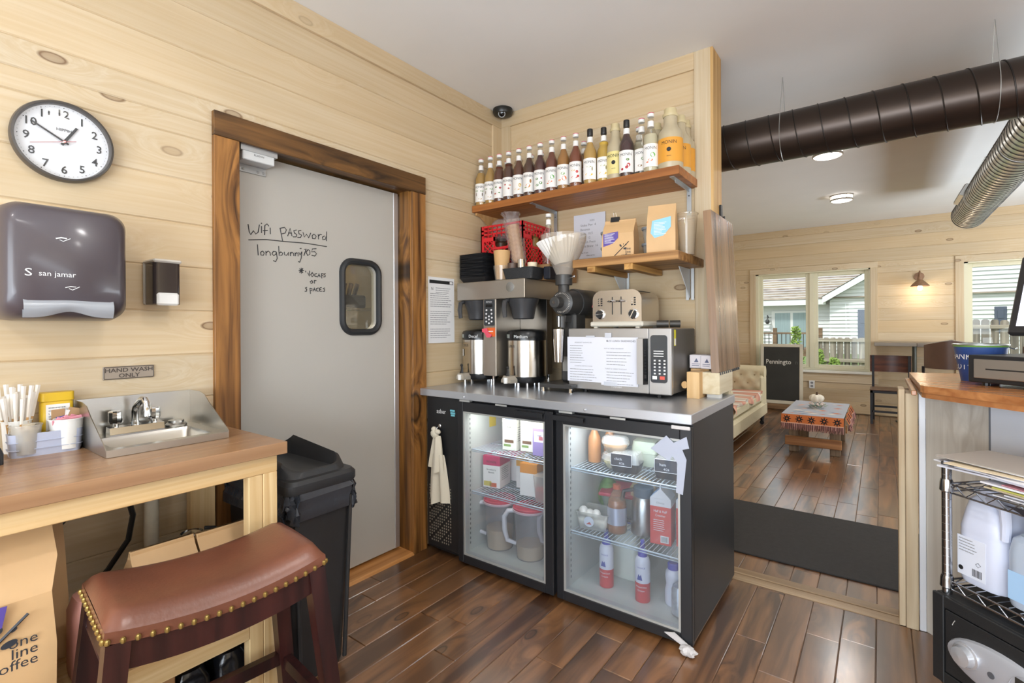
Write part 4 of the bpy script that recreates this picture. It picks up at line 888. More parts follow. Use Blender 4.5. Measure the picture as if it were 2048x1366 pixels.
    for i, (x, y) in enumerate(((-1.125, 2.18), (-1.07, 2.24))):
        t = thing('juice_bottle', ['orange-brown bottle standing at the left end of the upper right shelf', 'second orange-brown bottle just behind the first on the upper right shelf'][i], 'bottle', (x, y, zu)); b = MB(mat('carrot_juice', 'c98a55', .3)); b.lathe([(0, 0), (.03, 0), (.031, .01), (.031, .1), (.028, .12), (.014, .15), (.013, .17), (0, .17)], 18); b.build('body', t); b = MB(mat('cap_orange', 'c8744a', .4)); b.cyl((0, 0, .17), (0, 0, .19), .015, n=14); b.build('cap', t)
    clear = glass('clear_pet', 'f0f0ea', .72, .05)
    for i, (z, n, c) in enumerate(((zu, 'clear takeaway bowl of pale dressing on the upper right shelf', 'd9cc8e'), (zu + .075, 'clear bowl of orange garnish stacked on the bowl of dressing', 'd9a25a'))):
        t = thing('salad_bowl', n, 'bowl', (-1.0, 2.15, z)); b = MB(clear); b.lathe([(.045, 0), (.062, .03), (.066, .04), (.06, .062), (.045, .072)], 14); b.build('shell', t); b = MB(mat('food_' + c, c, .5, var=.2, vs=40)); b.lathe([(0, .003), (.042, .003), (.055, .026), (.0, .03)], 14); b.build('contents', t)
    t = thing('egg_box', 'pale green egg box on the upper right cooler shelf', 'egg box', (-.90, 2.27, zu), .15); b = MB(mat('pulp_green', 'bcc4ae', .8, bump=.1)); b.loft([[(x * s_, y * s_, q) for x, y in rrect(.12, .1, .015, 4)] for q, s_ in ((0, .85), (.06, 1), (.062, 1.05), (.07, 1.05), (.072, 1), (.115, .85))]); b.build('box', t)
    def salad(label, x, y, z, rz, text, grp=None):
        t = thing('takeaway_tray', label, 'takeaway box', (x, y, z), rz); b = MB(mat('tray_black', '23252e', .3)); b.loft([[(q * s_, w * s_, h) for q, w in rrect(.13, .1, .012, 3)] for h, s_ in ((0, .85), (.04, 1), (.043, 1.04))]); b.build('tray', t); b = MB(clear); b.loft([[(q * s_, w * s_, h) for q, w in rrect(.13, .1, .012, 3)] for h, s_ in ((.043, 1.02), (.085, .9))]); b.build('lid', t)
        b = MB(mat('card_black', '33353f', .5)); b.box(-.055, -.062, .034, .04, -.058, .088); b.use(mat('print_white')); b.tube([(q, -.063, h) for q, h in rrect(.095, .054, .004, 2, -.0075, .061)], .0008, 4, closed=True); b.text(text[0], .017, (-.02, -.063, .06), X3, Z3); b.text(text[1], .014, (-.005, -.063, .042), X3, Z3); b.build('date_card', t)
    salad('black takeaway tray with a chalk-style date card on the upper right shelf', -.93, 2.12, zu, .1, ('chick', '4/26'))
    salad('second black takeaway tray near the taped corner of the upper right shelf', -.735, 2.14, zu, .1, ('ham', '4/26'))
    w = thing('lettuce_bag', 'clear bag of green salad leaves at the left of the middle right shelf', 'salad bag', (-1.135, 2.35, zm)); b = MB(mat('leaf_green', '6f9a4a', .5, var=.4, vs=30, bump=.5, bs=40)); b.ball((0, 0, .09), .085, 16, (.6, .8, 1)); b.build('leaves', w)
    t = thing('egg_tray', 'clear plastic tub of white eggs on the middle right cooler shelf', 'tub', (-1.10, 2.135, zm), .15); b = MB(clear); b.loft([[(x * s_, y * s_, q) for x, y in rrect(.16, .13, .02, 4)] for q, s_ in ((0, .82), (.075, 1), (.077, 1.05), (.082, 1.05))], caps=False); b.lathe([(0, .001), (.055, .001)], 4, caps=False); b.build('tub_wall', t)
    b = MB(mat('sticker_round', 'd7dce6', .5)); b.T = Matrix.Translation((-.01, -.064, .04)) @ Matrix.Rotation(PI / 2, 4, 'X'); b.lathe([(0, 0), (.024, 0), (.024, .001), (0, .001)], 20); b.use(mat('sticker_red', 'b5433a', .5)); b.prism([(-.013, -.012), (.013, -.012), (.004, .0)], .001, .0016); b.build('sticker', t)
    egg = mat('egg_white', 'ece6dc', .5); rn = random.Random(2)
    for i in range(11):
        x, y, q = -1.10 + (i % 4 - 1.5) * .034, 2.135 + ((i // 4) % 2 - .5) * .045, zm + .024 + .036 * (i // 8) + (i % 3) * .004
        e = MB(egg); e.T = Matrix.Translation((x, y, q)) @ Matrix.Rotation(rn.uniform(0, 6), 4, 'Z') @ Matrix.Rotation(1.3, 4, 'X'); e.lathe([(.0215 * math.sin(PI * k / 10) * (1 - .12 * math.cos(PI * k / 10)), -.027 * math.cos(PI * k / 10)) for k in range(11)], 14, caps=False); tag(e.build('egg'), 'white egg in the clear tub on the middle right shelf', 'egg', 'eggs in the clear tub')
    t = thing('red_lid_tub', 'tub with a tilted red lid behind the eggs in the right compartment', 'tub', (-1.04, 2.36, zm), .3, tilt=(.15, 0, .2)); b = MB(clear); b.loft([[(x * s_, y * s_, q) for x, y in rrect(.22, .14, .02, 4)] for q, s_ in ((0, .85), (.12, 1))]); b.build('tub_wall', t); b = MB(mat('lid_pink')); b.box(-.12, -.08, .12, .12, .08, .138, .006); b.build('lid', t)
    t = thing('tea_bottle', 'plastic bottle of amber tea with orange cap and silver label', 'bottle', (-.99, 2.14, zm)); b = MB(glass('pet_amber', 'e2c4a0', .8, .03)); b.lathe([(0, 0), (.042, 0), (.045, .012), (.045, .05), (.042, .056), (.045, .062), (.044, .12), (.04, .145), (.022, .182), (.016, .19), (.016, .2), (0, .2)], 24); b.build('bottle_wall', t); b = MB(mat('amber_tea', 'b06a32', .15)); b.lathe([(0, .003), (.04, .004), (.042, .05), (.0415, .12), (.036, .148), (0, .148)], 24); b.build('tea', t); b = MB(mat('label_silver', 'b8bccb', .25, metal=.4)); b.lathe([(.0458, .04), (.0458, .118)], 28, caps=False); b.build('label', t); b = MB(mat('cap_bright', 'd0603a', .4)); b.cyl((0, 0, .198), (0, 0, .218), .0185, n=18); b.build('cap', t)
    t = thing('thermal_carafe', 'steel carafe with black handle between the tea and the red carton', 'carafe', (-.885, 2.20, zm)); b = MB(steel); b.lathe([(0, 0), (.056, 0), (.058, .01), (.057, .09), (.05, .15), (.042, .17), (0, .172)], 26); b.build('body', t); b = MB(mat('carafe_blue', '4f6474', .4)); b.lathe([(.044, .168), (.046, .18), (.046, .21), (.036, .216), (0, .216)], 22); b.build('lid', t); b = MB(black_pl); b.tube([(-.035, -.03, .2), (-.075, -.05, .19), (-.085, -.055, .13), (-.07, -.045, .06), (-.045, -.03, .05)], .01, 8); b.build('handle', t)
    t = thing('paper_bun', 'crumpled tan paper parcel propped behind the tea bottle', 'parcel', (-.93, 2.31, zm)); b = MB(mat('tan_paper', 'd2bd98', .7, bump=.5, bs=50)); b.grid(lambda u, v: ((.055 + .012 * math.sin(u * 40 + v * 9)) * math.cos(2 * PI * u) * math.sin(PI * v), .05 * math.sin(2 * PI * u) * math.sin(PI * v), .15 + (.07 + .006 * math.sin(u * 31)) * -math.cos(PI * v)), 24, 12, True); b.cyl((0, 0, 0), (0, 0, .1), .03, .04, 12); b.build('wrap', t)
    def half(label, x, y):
        t = thing('cream_carton', label, 'carton', (x, y, zm), .12); w = .09
        b = MB(mat('carton_red', 'd64a44', .5)); b.box(-w / 2, -w / 2, 0, w / 2, w / 2, .165, .001); b.use(mat('carton_white2', 'e9e6e8', .5)); b.box(-w / 2, -w / 2, .165, w / 2, w / 2, .2, .001); b.prism([(-w / 2, .2), (w / 2, .2), (.003, .242), (.003, .262), (-.003, .262), (-.003, .242)], -w / 2, w / 2, 'y'); b.use(mat('carton_blue', '7fa3cf', .5)); b.prism([(-w / 2 + .001, .2005), (-.004, .2405), (-.004, .2415), (-w / 2, .2015)], -w / 2 + .001, w / 2 - .001, 'y'); b.build('box', t)
        b = MB(mat('print_white')); b.text('Half & Half', .016, (.0, -w / 2 - .001, .14), X3, Z3, sx=.8); b.text('Creamer', .015, (.0, -w / 2 - .001, .122), X3, Z3, sx=.8); lines(b, (-.03, -w / 2 - .001, .105), X3, Z3, .06, 6, .009, .0025, 6); b.box(.0, -w / 2 - .001, .01, .035, -w / 2, .04); b.use(ink_b)
        for i in range(7): b.box(.004 + i * .004, -w / 2 - .0014, .014, .0055 + i * .004, -w / 2 - .001, .036)
        b.use(mat('print_grey')); b.text('Choice', .012, (0, -w / 2 - .001, .178), X3, Z3); b.build('print', t)
    half('red and white half and half carton in front of the steel carafe side', -.78, 2.16); half('second red and white creamer carton against the right wall of the cooler', -.675, 2.19)
    def can(label, x, y, h=.235):
        t = thing('whipped_cream_can', label, 'spray can', (x, y, zf)); b = MB(mat('can_white', 'dcdce8', .3)); b.lathe([(.033, .085), (.033, .17), (.028, .19), (.02, .197)], 24, caps=False); b.use(mat('can_red', 'cf3f45', .35)); b.lathe([(0, 0), (.032, 0), (.033, .004), (.033, .085)], 24); b.build('can', t)
        b = MB(mat('cap_blue', '4a4fb4', .35)); b.lathe([(.021, .195), (.021, .215), (.013, .222), (.009, h + .03), (0, h + .031)], 18); b.build('nozzle', t)
        b = MB(mat('print_white')); g = -PI / 2 + .15; b.text('Whipped Dairy', .011, (0, 0, .066), X3, Z3, wrap=(0, 0, .0334, g), sx=.75); b.text('Cream', .012, (0, 0, .05), X3, Z3, wrap=(0, 0, .0334, g)); b.use(mat('print_blue', '4a55a0', .6)); b.text('CHOICE', .01, (0, 0, .15), X3, Z3, wrap=(0, 0, .0334, g)); b.prism([(-.012, .1), (.012, .1), (.006, .125), (0, .117), (-.006, .125)], -.0345, -.0335, 'y'); b.build('print', t)
    can('white and red whipped cream can at the left of the cooler floor', -1.04, 2.13); can('white and red whipped cream can in the middle front of the cooler floor', -.855, 2.11)
    t = thing('milk_jug', 'cream-coloured gallon milk jug standing behind the spray cans', 'jug', (-1.0, 2.3, zf)); b = MB(mat('milk_jug', 'd6d9cc', .4)); b.loft([[(x * s_, y * s_, q) for x, y in rrect(.145, .145, .035, 5)] for q, s_ in ((0, .94), (.015, 1), (.14, 1), (.2, .72), (.235, .3), (.25, .28))]); b.build('body', t); b = MB(mat('cap_blue')); b.cyl((0, 0, .25), (0, 0, .265), .021, n=14); b.build('cap', t)
    t = thing('milk_jug', 'milk jug by the right wall behind the small white bottle', 'jug', (-.72, 2.33, zf)); b = MB(mat('milk_jug')); b.loft([[(x * s_, y * s_, q) for x, y in rrect(.145, .145, .035, 5)] for q, s_ in ((0, .94), (.015, 1), (.14, 1), (.2, .72), (.235, .3), (.25, .28))]); b.build('body', t); b = MB(mat('cap_blue')); b.cyl((0, 0, .25), (0, 0, .265), .021, n=14); b.build('cap', t)
    t = thing('creamer_bottle', 'waisted white bottle with blue cap at the right of the cooler floor', 'bottle', (-.735, 2.16, zf)); b = MB(mat('can_white')); b.lathe([(0, 0), (.034, 0), (.036, .01), (.036, .06), (.03, .085), (.034, .115), (.032, .14), (.022, .155), (0, .156)], 22); b.build('body', t); b = MB(mat('cap_blue')); b.lathe([(.024, .15), (.024, .175), (.02, .18), (0, .18)], 18); b.build('cap', t)
    t = thing('soda_can', 'silver soda can in the right front corner of the cooler floor', 'can', (-.685, 2.09, zf)); b = MB(mat('can_silver', 'c3c8d0', .3, metal=.5, var=.15, vs=60)); b.lathe([(0, 0), (.026, 0), (.033, .008), (.033, .105), (.027, .118), (.027, .122), (.024, .119), (0, .118)], 24); b.build('can', t)
    # towel on its hook, duct tape
    t = thing('hook_towel', 'knotted cream dish towel hanging from a hook on the cooler grille', 'towel', (-1.975, 1.972, .72)); b = MB(chrome); b.tube([(0, 0, .0), (0, -.02, .0), (0, -.026, -.012), (0, -.02, -.024), (0, -.012, -.02)], .003, 6); b.ball((0, -.002, .004), .011, 12, (1, .4, 1.2)); b.build('hook', t)
    cm = mat('towel_cotton', 'd8d0bd', .9, bump=.1, bs=200)
    def cloth(z0, z1, w0, w1, y, seed, cx=0, cx1=0):
        b = MB(cm); b.grid(lambda u, v: ((cx + (cx1 - cx) * v) + (w0 + (w1 - w0) * v ** .7) * (u - .5), y - .018 - .014 * math.sin(u * PI) - .012 * math.sin(u * (9 + seed) + seed) * (.3 + v), z0 + (z1 - z0) * v + .012 * math.sin(u * 5 + seed) * v), 26, 14); return b
    b = cloth(-.045, -.235, .05, .115, 0, 2, 0, -.005); b.build('upper_fold', t); b = cloth(-.15, -.42, .09, .16, .006, 4, -.005, -.0); b.use(mat('towel_pink', 'd9aca0', .9)); b.build('lower_fold', t)
    k = MB(cm); k.ball((-.012, -.028, -.035), .026, 10, (1.1, .7, 1)); k.ball((.012, -.03, -.022), .018, 10, (1.2, .8, .8)); k.ball((-.02, -.026, -.012), .016, 10); k.build('knot', t)
    tape = mat('tape_blue_grey', 'aeb4c4', .4)
    t = thing('tape_patch', 'strips of pale grey duct tape over the top corner of the right door', 'tape', (-.64, 1.9565, .78))
    for P in ([(-.115, -.005), (-.05, .055), (-.02, .03), (.03, .06), (.04, .015), (-.01, .0), (-.04, -.045)], [(-.035, -.01), (.01, .015), (.03, -.03), (.015, -.17), (-.012, -.165), (-.005, -.05)], [(-.1, .01), (-.07, -.02), (-.01, -.005), (-.03, .04)]):
        b = MB(tape); q = len(t.name) and random.Random(len(P)).uniform(.0004, .002); b.prism(P, -q - .0014, -q, 'y'); b.build('strip', t)
    b = MB(mat('tape_end', 'c9c5c4', .5, bump=.5, bs=80)); b.box(-.03, -.006, .085, .045, 0, .1, .003); b.build('tape_end', t)
    t = thing('tape_wad', 'torn wad of pale tape at the bottom corner of the right door', 'tape', (-.60, 1.94, .0)); b = MB(mat('tape_end')); rn = random.Random(9)
    b.prism([(-.1, .05), (-.06, .062), (0, .03), (-.02, .018)], .006, .01, 'y')
    b.build('strip', t)
    b = MB(mat('tape_end'))
    b.grid(lambda u, v: ((.03 + .008 * math.sin(u * 25 + v * 14)) * math.cos(2 * PI * u) * math.sin(PI * v) + .0, -.01 + (.022 + .006 * math.sin(u * 31)) * math.sin(2 * PI * u) * math.sin(PI * v), .02 - .019 * math.cos(PI * v)), 20, 8, True); b.build('wad', t, smooth=0)
fridge_items()
# ------------------------------------------------------------------ shelves, syrups and the coffee gear on the worktop
def shelves():
    sh = wood('shelf_butcher', 'b9783f', '8f5528', 'x', rough=.4, knots=0, vary=.12, hue='a3673a', grain=30)
    zn = mat('zinc', 'b7bcc0', .4, metal=.8)
    t = thing('bottle_shelf', 'long brown butcher-block shelf carrying the syrup bottles', 'shelf', (-1.4525, 2.735, 2.017))
    b = MB(sh)
    for i in range(8): b.rnd = .1 + .11 * i; b.box(-.668, -.315 + i * .0394, 0, .668, -.315 + (i + 1) * .0394, .042, .0012)
    b.build('board', t)
    for x in (-.22, .625):
        b = MB(zn); b.box(x - .012, -.29, -.004, x + .012, -.013, -.0005, .0005); b.box(x - .012, -.017, -.16, x + .012, -.0135, -.0005, .0005); b.box(x - .0015, -.24, -.02, x + .0015, -.017, -.004)
        b.use(mat('screw_dark', '55585a', .4)); 
        for z in (-.04, -.13): b.ball((x, -.018, z), .004, 8)
        b.build('bracket', t)
    b = MB(wood('ply_bracket', 'dcb27c', 'c4955c', 'z', rough=.6, vary=.08)); b.prism([(-.29, 0), (-.014, 0), (-.014, -.13), (-.05, -.13), (-.24, -.02), (-.29, -.015)], -.662, -.648, 'x'); b.build('wood_bracket', t)
    t = thing('coffee_shelf', 'shorter rustic board shelf under the bottle shelf holding coffee bags', 'shelf', (-1.035, 2.735, 1.584))
    b = MB(wood('shelf_rustic', 'b98d58', '7d5630', 'x', rough=.5, knots=1, vary=.15))
    b.rnd = .3; b.box(-.28, -.43, 0, .282, -.145, .044, .003); b.rnd = .7; b.box(-.28, -.143, 0, .282, -.014, .044, .003); b.build('board', t)
    for x in (-.19, .015):
        b = MB(wood('cleat_pine', 'd6a862', '9a6c38', 'y', rough=.5)); b.rnd = .4 + x; b.box(x, -.435, -.03, x + .045, -.02, 0, .002); b.build('cleat', t)
    for x in (-.16, .21):
        b = MB(mat('bracket_white', 'd5d8d8', .4)); 
        for q in (-.014, .014): b.box(x + q - .008, -.018, -.17, x + q + .008, -.0135, 0, .001)
        b.prism([(-.2, -.004), (-.014, -.004), (-.014, -.16), (-.02, -.16)], x - .002, x + .002, 'x'); b.build('bracket', t)
shelves()
def syrups():
    gl = glass('bottle_glass', 'f6f4ee', .97, .02); capm = mat('cap_white', 'ecebe8', .4); capr = mat('cap_pink', 'cf5f72', .4); capk = mat('cap_black', '1d1d1f', .35); lab = mat('label_white', 'efece8', .6); ink = ink_b
    P = [(0, 0), (.036, 0), (.0385, .006), (.0385, .165), (.036, .182), (.026, .205), (.0165, .228), (.0145, .245), (.0135, .285), (0, .285)]
    cx, cz = -.25, .0
    def glassm(s): b = MB(gl); b.lathe([(r * s, z) for r, z in P[:-1]], 22, caps=False); b.lathe([(0, .001), (.036, .001)], 22, caps=False); return b
    def syrup(col, fill, s):
        b = MB(mat('syrup_' + col, col, .12, spec=.6)); q = [(r * s * .93, max(z, .003)) for r, z in P if z < fill]; q += [(q[-1][0] * .98, fill), (0, fill)]; b.lathe(q, 22); return b
    def art(kind, s, g0):
        """label patch with its fruit picture, bent round the bottle"""
        R = .0386 * s + .0004; b = MB(lab); b.lathe([(R, .022), (R, .138)], 18, a0=g0 - 1.12, a1=g0 + 1.12)
        R += .0004; b.use(ink); b.text('MONIN', .0215, (0, 0, .109), X3, Z3, wrap=(0, 0, R, g0), sx=.88)
        def spot(col, u, z, r, sq=1.0, n=9):
            b.use(mat('art_' + col, col, .6)); c = [(R * 1.002 * math.cos(g0 + (u + r * math.cos(a)) / R), R * 1.002 * math.sin(g0 + (u + r * math.cos(a)) / R), z + r * sq * math.sin(a)) for a in [2 * PI * i / n for i in range(n)]]; b.add(c, [tuple(range(n))])
        kinds = {'palm': [('6f8f4a', -.018, .092, .011, .5), ('6f8f4a', .02, .09, .011, .5), ('5c4a34', -.02, .07, .003, 4), ('5c4a34', .022, .068, .003, 4), ('c9a877', .008, .04, .013, .4)],
                 'berry': [('a8383e', .018, .085, .008, .8), ('6d8a4f', -.01, .09, .008, .6), ('b0563e', -.016, .05, .008, .6), ('5f8a4a', .012, .055, .006, .6)],
                 'petal': [('b5453f', -.012, .092, .007, .6), ('c07048', .02, .088, .008, .5), ('b04a3c', .012, .068, .006, .8)],
                 'vanilla': [('d9a63f', .0, .05, .017, .35), ('d8b45c', .018, .075, .009, 1.3)],
                 'spice': [('d08a3e', .002, .058, .015, .8), ('a9763e', .018, .085, .006, 2), ('8a9a58', -.014, .048, .008, .4)],
                 'leaf': [('5d8a4a', -.012, .085, .009, .7), ('5d8a4a', .012, .06, .01, .9), ('9a3a44', .016, .088, .005, 1), ('4f7d42', -.01, .048, .01, .7)],
                 'mint': [('6fae5a', .012, .08, .013, 1), ('d9744a', .0, .055, .013, .5), ('d9744a', -.016, .045, .007, .5)],
                 'orange': [('e2702c', .012, .058, .014, 1), ('79a853', .004, .085, .012, .7), ('e9934a', -.016, .05, .009, .6)],
                 'red': [('c63f3e', .014, .08, .008, 1), ('c9503c', .0, .05, .02, .35), ('d9b050', -.008, .088, .012, .35), ('c63f3e', .02, .055, .007, 1)],
                 'ginger': [('e0b83c', .0, .048, .022, .4), ('7f7a3c', .018, .078, .003, 4), ('9aa05a', .0, .09, .014, .3)],
                 'cherry': [('b23238', .014, .06, .01, 1), ('b23238', .004, .048, .008, 1), ('6a8a4c', .01, .088, .009, .8), ('b23238', -.02, .04, .007, 1)],
                 'cane': [('8a6a3e', -.006, .05, .012, .5), ('6d8a4f', .01, .085, .01, .8)]}
        for q in kinds[kind]: spot(*q)
        return b
    def neck(s, g0): b = MB(lab); b.lathe([(.0168 * s, .232), (.0152 * s, .262)], 14); return b
    def cap(kind):
        b = MB(capk if kind == 'k' else capm)
        if kind == 'k': b.lathe([(.0155, .27), (.0165, .272), (.016, .306), (.014, .308), (0, .308)], 18)
        else: b.lathe([(.0145, .284), (.017, .286), (.017, .30)], 18); b.use(capr); b.lathe([(.017, .297), (.0165, .304), (0, .306)], 18)
        return b
    first = {}
    z = 2.0592
    def bottle(x, y, col, kind, label, fill=.23, c='w', s=1.0, turn=0):
        g0 = -PI / 2 + .3 + turn
        key = (c, s)
        t = thing('syrup_bottle', label, 'syrup bottle', (x, y, z), group='syrup bottles on the long shelf')
        if key not in first:
            first[key] = (glassm(s).build('glass', t), cap(c).build('cap', t), neck(s, g0).build('neck_label', t))
        else:
            for o in first[key]: q = o.copy(); COL.objects.link(q); q.parent = t
        if col: syrup(col, fill, s).build('syrup', t)
        art(kind, s, g0).build('label', t)
    B = 'syrup bottle, '
    front = [(-2.078, 'b58f4e', 'palm', 'pale gold with palm label, against the left wall', .21, 'w'), (-2.0, 'b58f4e', 'palm', 'pale gold with palm label, second from the left wall', .235, 'w'),
             (-1.927, '5b2a17', 'berry', 'dark brown with red-berry label', .22, 'w'), (-1.853, '4d2416', 'petal', 'brown with red petals label, fourth from the wall', .225, 'w'),
             (-1.775, '5c2d15', 'vanilla', 'brown with yellow vanilla label', .24, 'w'), (-1.697, '472313', 'spice', 'brown with orange root label', .235, 'w'),
             (-1.618, '4a161a', 'leaf', 'dark red with green holly-like label', .25, 'w'), (-1.538, '6b2f18', 'mint', 'red-brown with mint and carrot-coloured label', .25, 'w'),
             (-1.458, 'a5712f', 'orange', 'amber with orange fruit label', .25, 'w'), (-1.378, '7b3a1c', 'red', 'red-brown with red fruit label', .25, 'w'),
             (-1.288, 'c09a50', 'ginger', 'gold with black cap and yellow root label', .235, 'k')]
    for x, col, kind, l, fill, c in front: bottle(x, 2.463, col, kind, B + l, fill, c)
    bottle(-1.078, 2.475, '3a1118', 'cherry', B + 'deep purple with black cap and cherry label', .245, 'k', 1.06)
    bottle(-1.005, 2.50, None, 'cane', B + 'clear with brown sugar label, left of the clear mint one', .2, 'w')
    bottle(-.94, 2.462, 'cfc9b0', 'mint', B + 'clear with green leaf and glass label beside the big sauce bottle', .19, 'w', 1.02)
    bottle(-1.218, 2.49, 'c9a543', 'ginger', B + 'gold with black cap, half hidden behind the first gold black-capped one', .225, 'k')
    back = [(-2.04, 'b58f4e', 'palm', 'gold, back row behind the two palm-label bottles'), (-1.97, '5b2a17', 'berry', 'back row behind the red-berry bottle'), (-1.775, 'c9b48a', 'vanilla', 'back row, cap showing above the orange root bottle'), (-1.70, '7a3a22', 'leaf', 'back row behind the holly-like label bottle'), (-1.62, '8a2f2a', 'red', 'back row with red syrup behind the mint label bottle'), (-1.40, '9a6a3a', 'spice', 'back row behind the red fruit bottle'), (-1.06, 'd6d0bb', 'cane', 'clear, back row between the purple and clear bottles')]
    for x, col, kind, l in back: bottle(x, 2.60, col, kind, B + l, .22, 'w')
    sc = mat('sauce_clear', 'b9ab8e', .3)
    def sauce(x, y, lc, label, s=1.0, text=True):
        t = thing('sauce_bottle', label, 'sauce bottle', (x, y, z), group='squat sauce bottles on the long shelf'); b = MB(sc); b.lathe([(0, 0), (.054 * s, 0), (.058 * s, .01), (.058 * s, .165), (.054 * s, .19), (.036 * s, .215), (.031 * s, .235), (.031 * s, .27)], 26, caps=False); b.build('bottle_wall', t)
        b = MB(mat('sauce_cap', 'c9b98f', .4)); b.lathe([(.034 * s, .268), (.036 * s, .272), (.036 * s, .282), (.03 * s, .284), (.029 * s, .308), (0, .309)], 22); b.build('cap', t)
        R = .0586 * s; g0 = -PI / 2 + .2; b = MB(mat('label_' + lc, lc, .55)); b.lathe([(R, .03), (R, .15)], 22, a0=g0 - 1.5, a1=g0 + 1.5)
        if text:
            b.use(ink); b.text('MONIN', .024, (0, 0, .118), X3, Z3, wrap=(0, 0, R + .0006, g0), sx=.95); b.text('sauce', .01, (0, 0, .055), X3, Z3, wrap=(0, 0, R + .0006, g0))
            n = 14; b.add([((R + .0006) * math.cos(g0 + .011 * math.cos(a) / R), (R + .0006) * math.sin(g0 + .011 * math.cos(a) / R), .09 + .011 * math.sin(a)) for a in [2 * PI * i / n for i in range(n)]], [tuple(range(n))])
        b.build('label', t)
    sauce(-.848, 2.488, 'dd9a35', 'big clear squat sauce bottle with orange label at the right end of the shelf', 1.05)
    sauce(-.838, 2.60, 'dd9a35', 'squat sauce bottle with orange label behind the big front one', .95); sauce(-.836, 2.695 - .015, 'dd9a35', 'squat orange-label sauce bottle at the back right corner of the long shelf', .9)
    sauce(-1.148, 2.486, 'e3d38c', 'squat sauce bottle with pale yellow label left of the purple syrup', .78); sauce(-1.20, 2.62, 'e3d38c', 'squat pale yellow label sauce bottle behind the gold black-capped syrups', .78); sauce(-.97, 2.62, 'cdbb95', 'squat sauce bottle at the back between the clear syrup and orange label', .85, False)
syrups()
def shelf_goods():
    z = 1.6285
    t = bag('coffee_bag', 'kraft coffee bag with violet patch and black binder clip on the short shelf', (-1.095, 2.43, z), .165, .10, .205, rz=-PI / 2 + .12, lean=0)
    b = MB(black_pl); b.prism([(-.014, .196), (.014, .196), (.006, .222), (-.006, .222)], -.05, -.005, 'y'); b.build('binder_clip', t)
    b = MB(chrome); b.tube([(.006, -.035, .222), (.012, -.034, .245), (.012, -.022, .245), (.006, -.02, .222)], .0012, 5); b.build('clip_wire', t)
    bag('coffee_bag', 'taller kraft bag with light blue patch beside the clear cup', (-.872, 2.43, z), .135, .085, .25, rz=-PI / 2 + .18, logo=False, patch='8cc4e0', flip=True, fold=False)
    cup = thing('plastic_cup', 'tall empty clear plastic cup at the right end of the short shelf', 'cup', (-.775, 2.515, z)); b = MB(glass('cup_plastic', 'f0e8d8', .78, .08)); b.lathe([(.034, 0), (.05, .2)], 26, caps=False); b.lathe([(0, .002), (.034, .002)], 26, caps=False); b.lathe([(.05, .2), (.053, .2), (.054, .206), (.051, .208), (.049, .204)], 26, caps=False); b.build('cup_wall', cup); b = MB(mat('print_white')); b.text('CUP 24', .012, (0, 0, .172), X3, Z3, wrap=(0, 0, .0486, -1.9)); b.build('print', cup)
    for x, y, n in ((-1.205, 2.53, 'clear deli pot with grey lid, left behind the clipped coffee bag'), (-.975, 2.55, 'clear deli pot with grey lid, right behind the clipped coffee bag')):
        for k in (0, 1):
            c = thing('deli_pot', n + (', top of two' if k else ', lower of two'), 'pot', (x, y, z + k * .085)); b = MB(glass('clear_pet', 'f0f0ea', .72, .05)); b.lathe([(0, 0), (.036, 0), (.046, .072)], 20, caps=False); b.build('pot_wall', c); b = MB(mat('lid_grey', '8f979c', .45)); b.lathe([(.048, .07), (.05, .072), (.05, .083), (0, .084)], 22); b.build('lid', c)
    p = thing('price_list', 'white sheet of handwritten prices on the wall left of the short shelf', 'paper', (-1.431, 2.7215, 1.83)); b = MB(mat('sheet_cool', 'dcdde6', .7)); b.box(-.108, -.001, -.137, .108, 0, .137); b.build('sheet', p)
    k = MB(mat('pencil_grey', '74757c', .7)); k.text('SIZES', .014, (.02, -.0015, .09), X3, Z3)
    for i, s_ in enumerate(('Shake Pwr  4', 'Bananas', 'Soda  10.5', 'Chai  12', 'French Press', 'Cold Brew  16')): k.text(s_, .02, (-.06, -.0015, .062 - i * .026), X3, Z3, 'L')
    k.use(ink_b); k.text('mix 3 min', .013, (-.06, -.0015, -.105), X3, Z3, 'L'); k.text('then serve', .013, (-.02, -.0015, -.122), X3, Z3, 'L'); k.build('writing', p)
    c = thing('security_camera', 'small black dome security camera at the ceiling corner', 'camera', (-2.045, 2.655, 2.747)); b = MB(mat('camera_black', '1b1c1b', .35)); b.lathe([(.066, 0), (.067, -.02), (.06, -.036), (.03, -.05), (0, -.052)], 28); b.build('dome', c)
    b = MB(mat('camera_ring', '8b8b88', .3, metal=.5)); d = Vector((.42, -.78, -.5)).normalized(); b.tube([Vector((0, 0, -.022)) + d * .035, Vector((0, 0, -.022)) + d * .052], .024, 18); b.use(mat('lens_black', '0c0c0e', .05)); b.tube([Vector((0, 0, -.022)) + d * .052, Vector((0, 0, -.022)) + d * .055], [.019, .012], 18); b.build('lens', c)
shelf_goods()
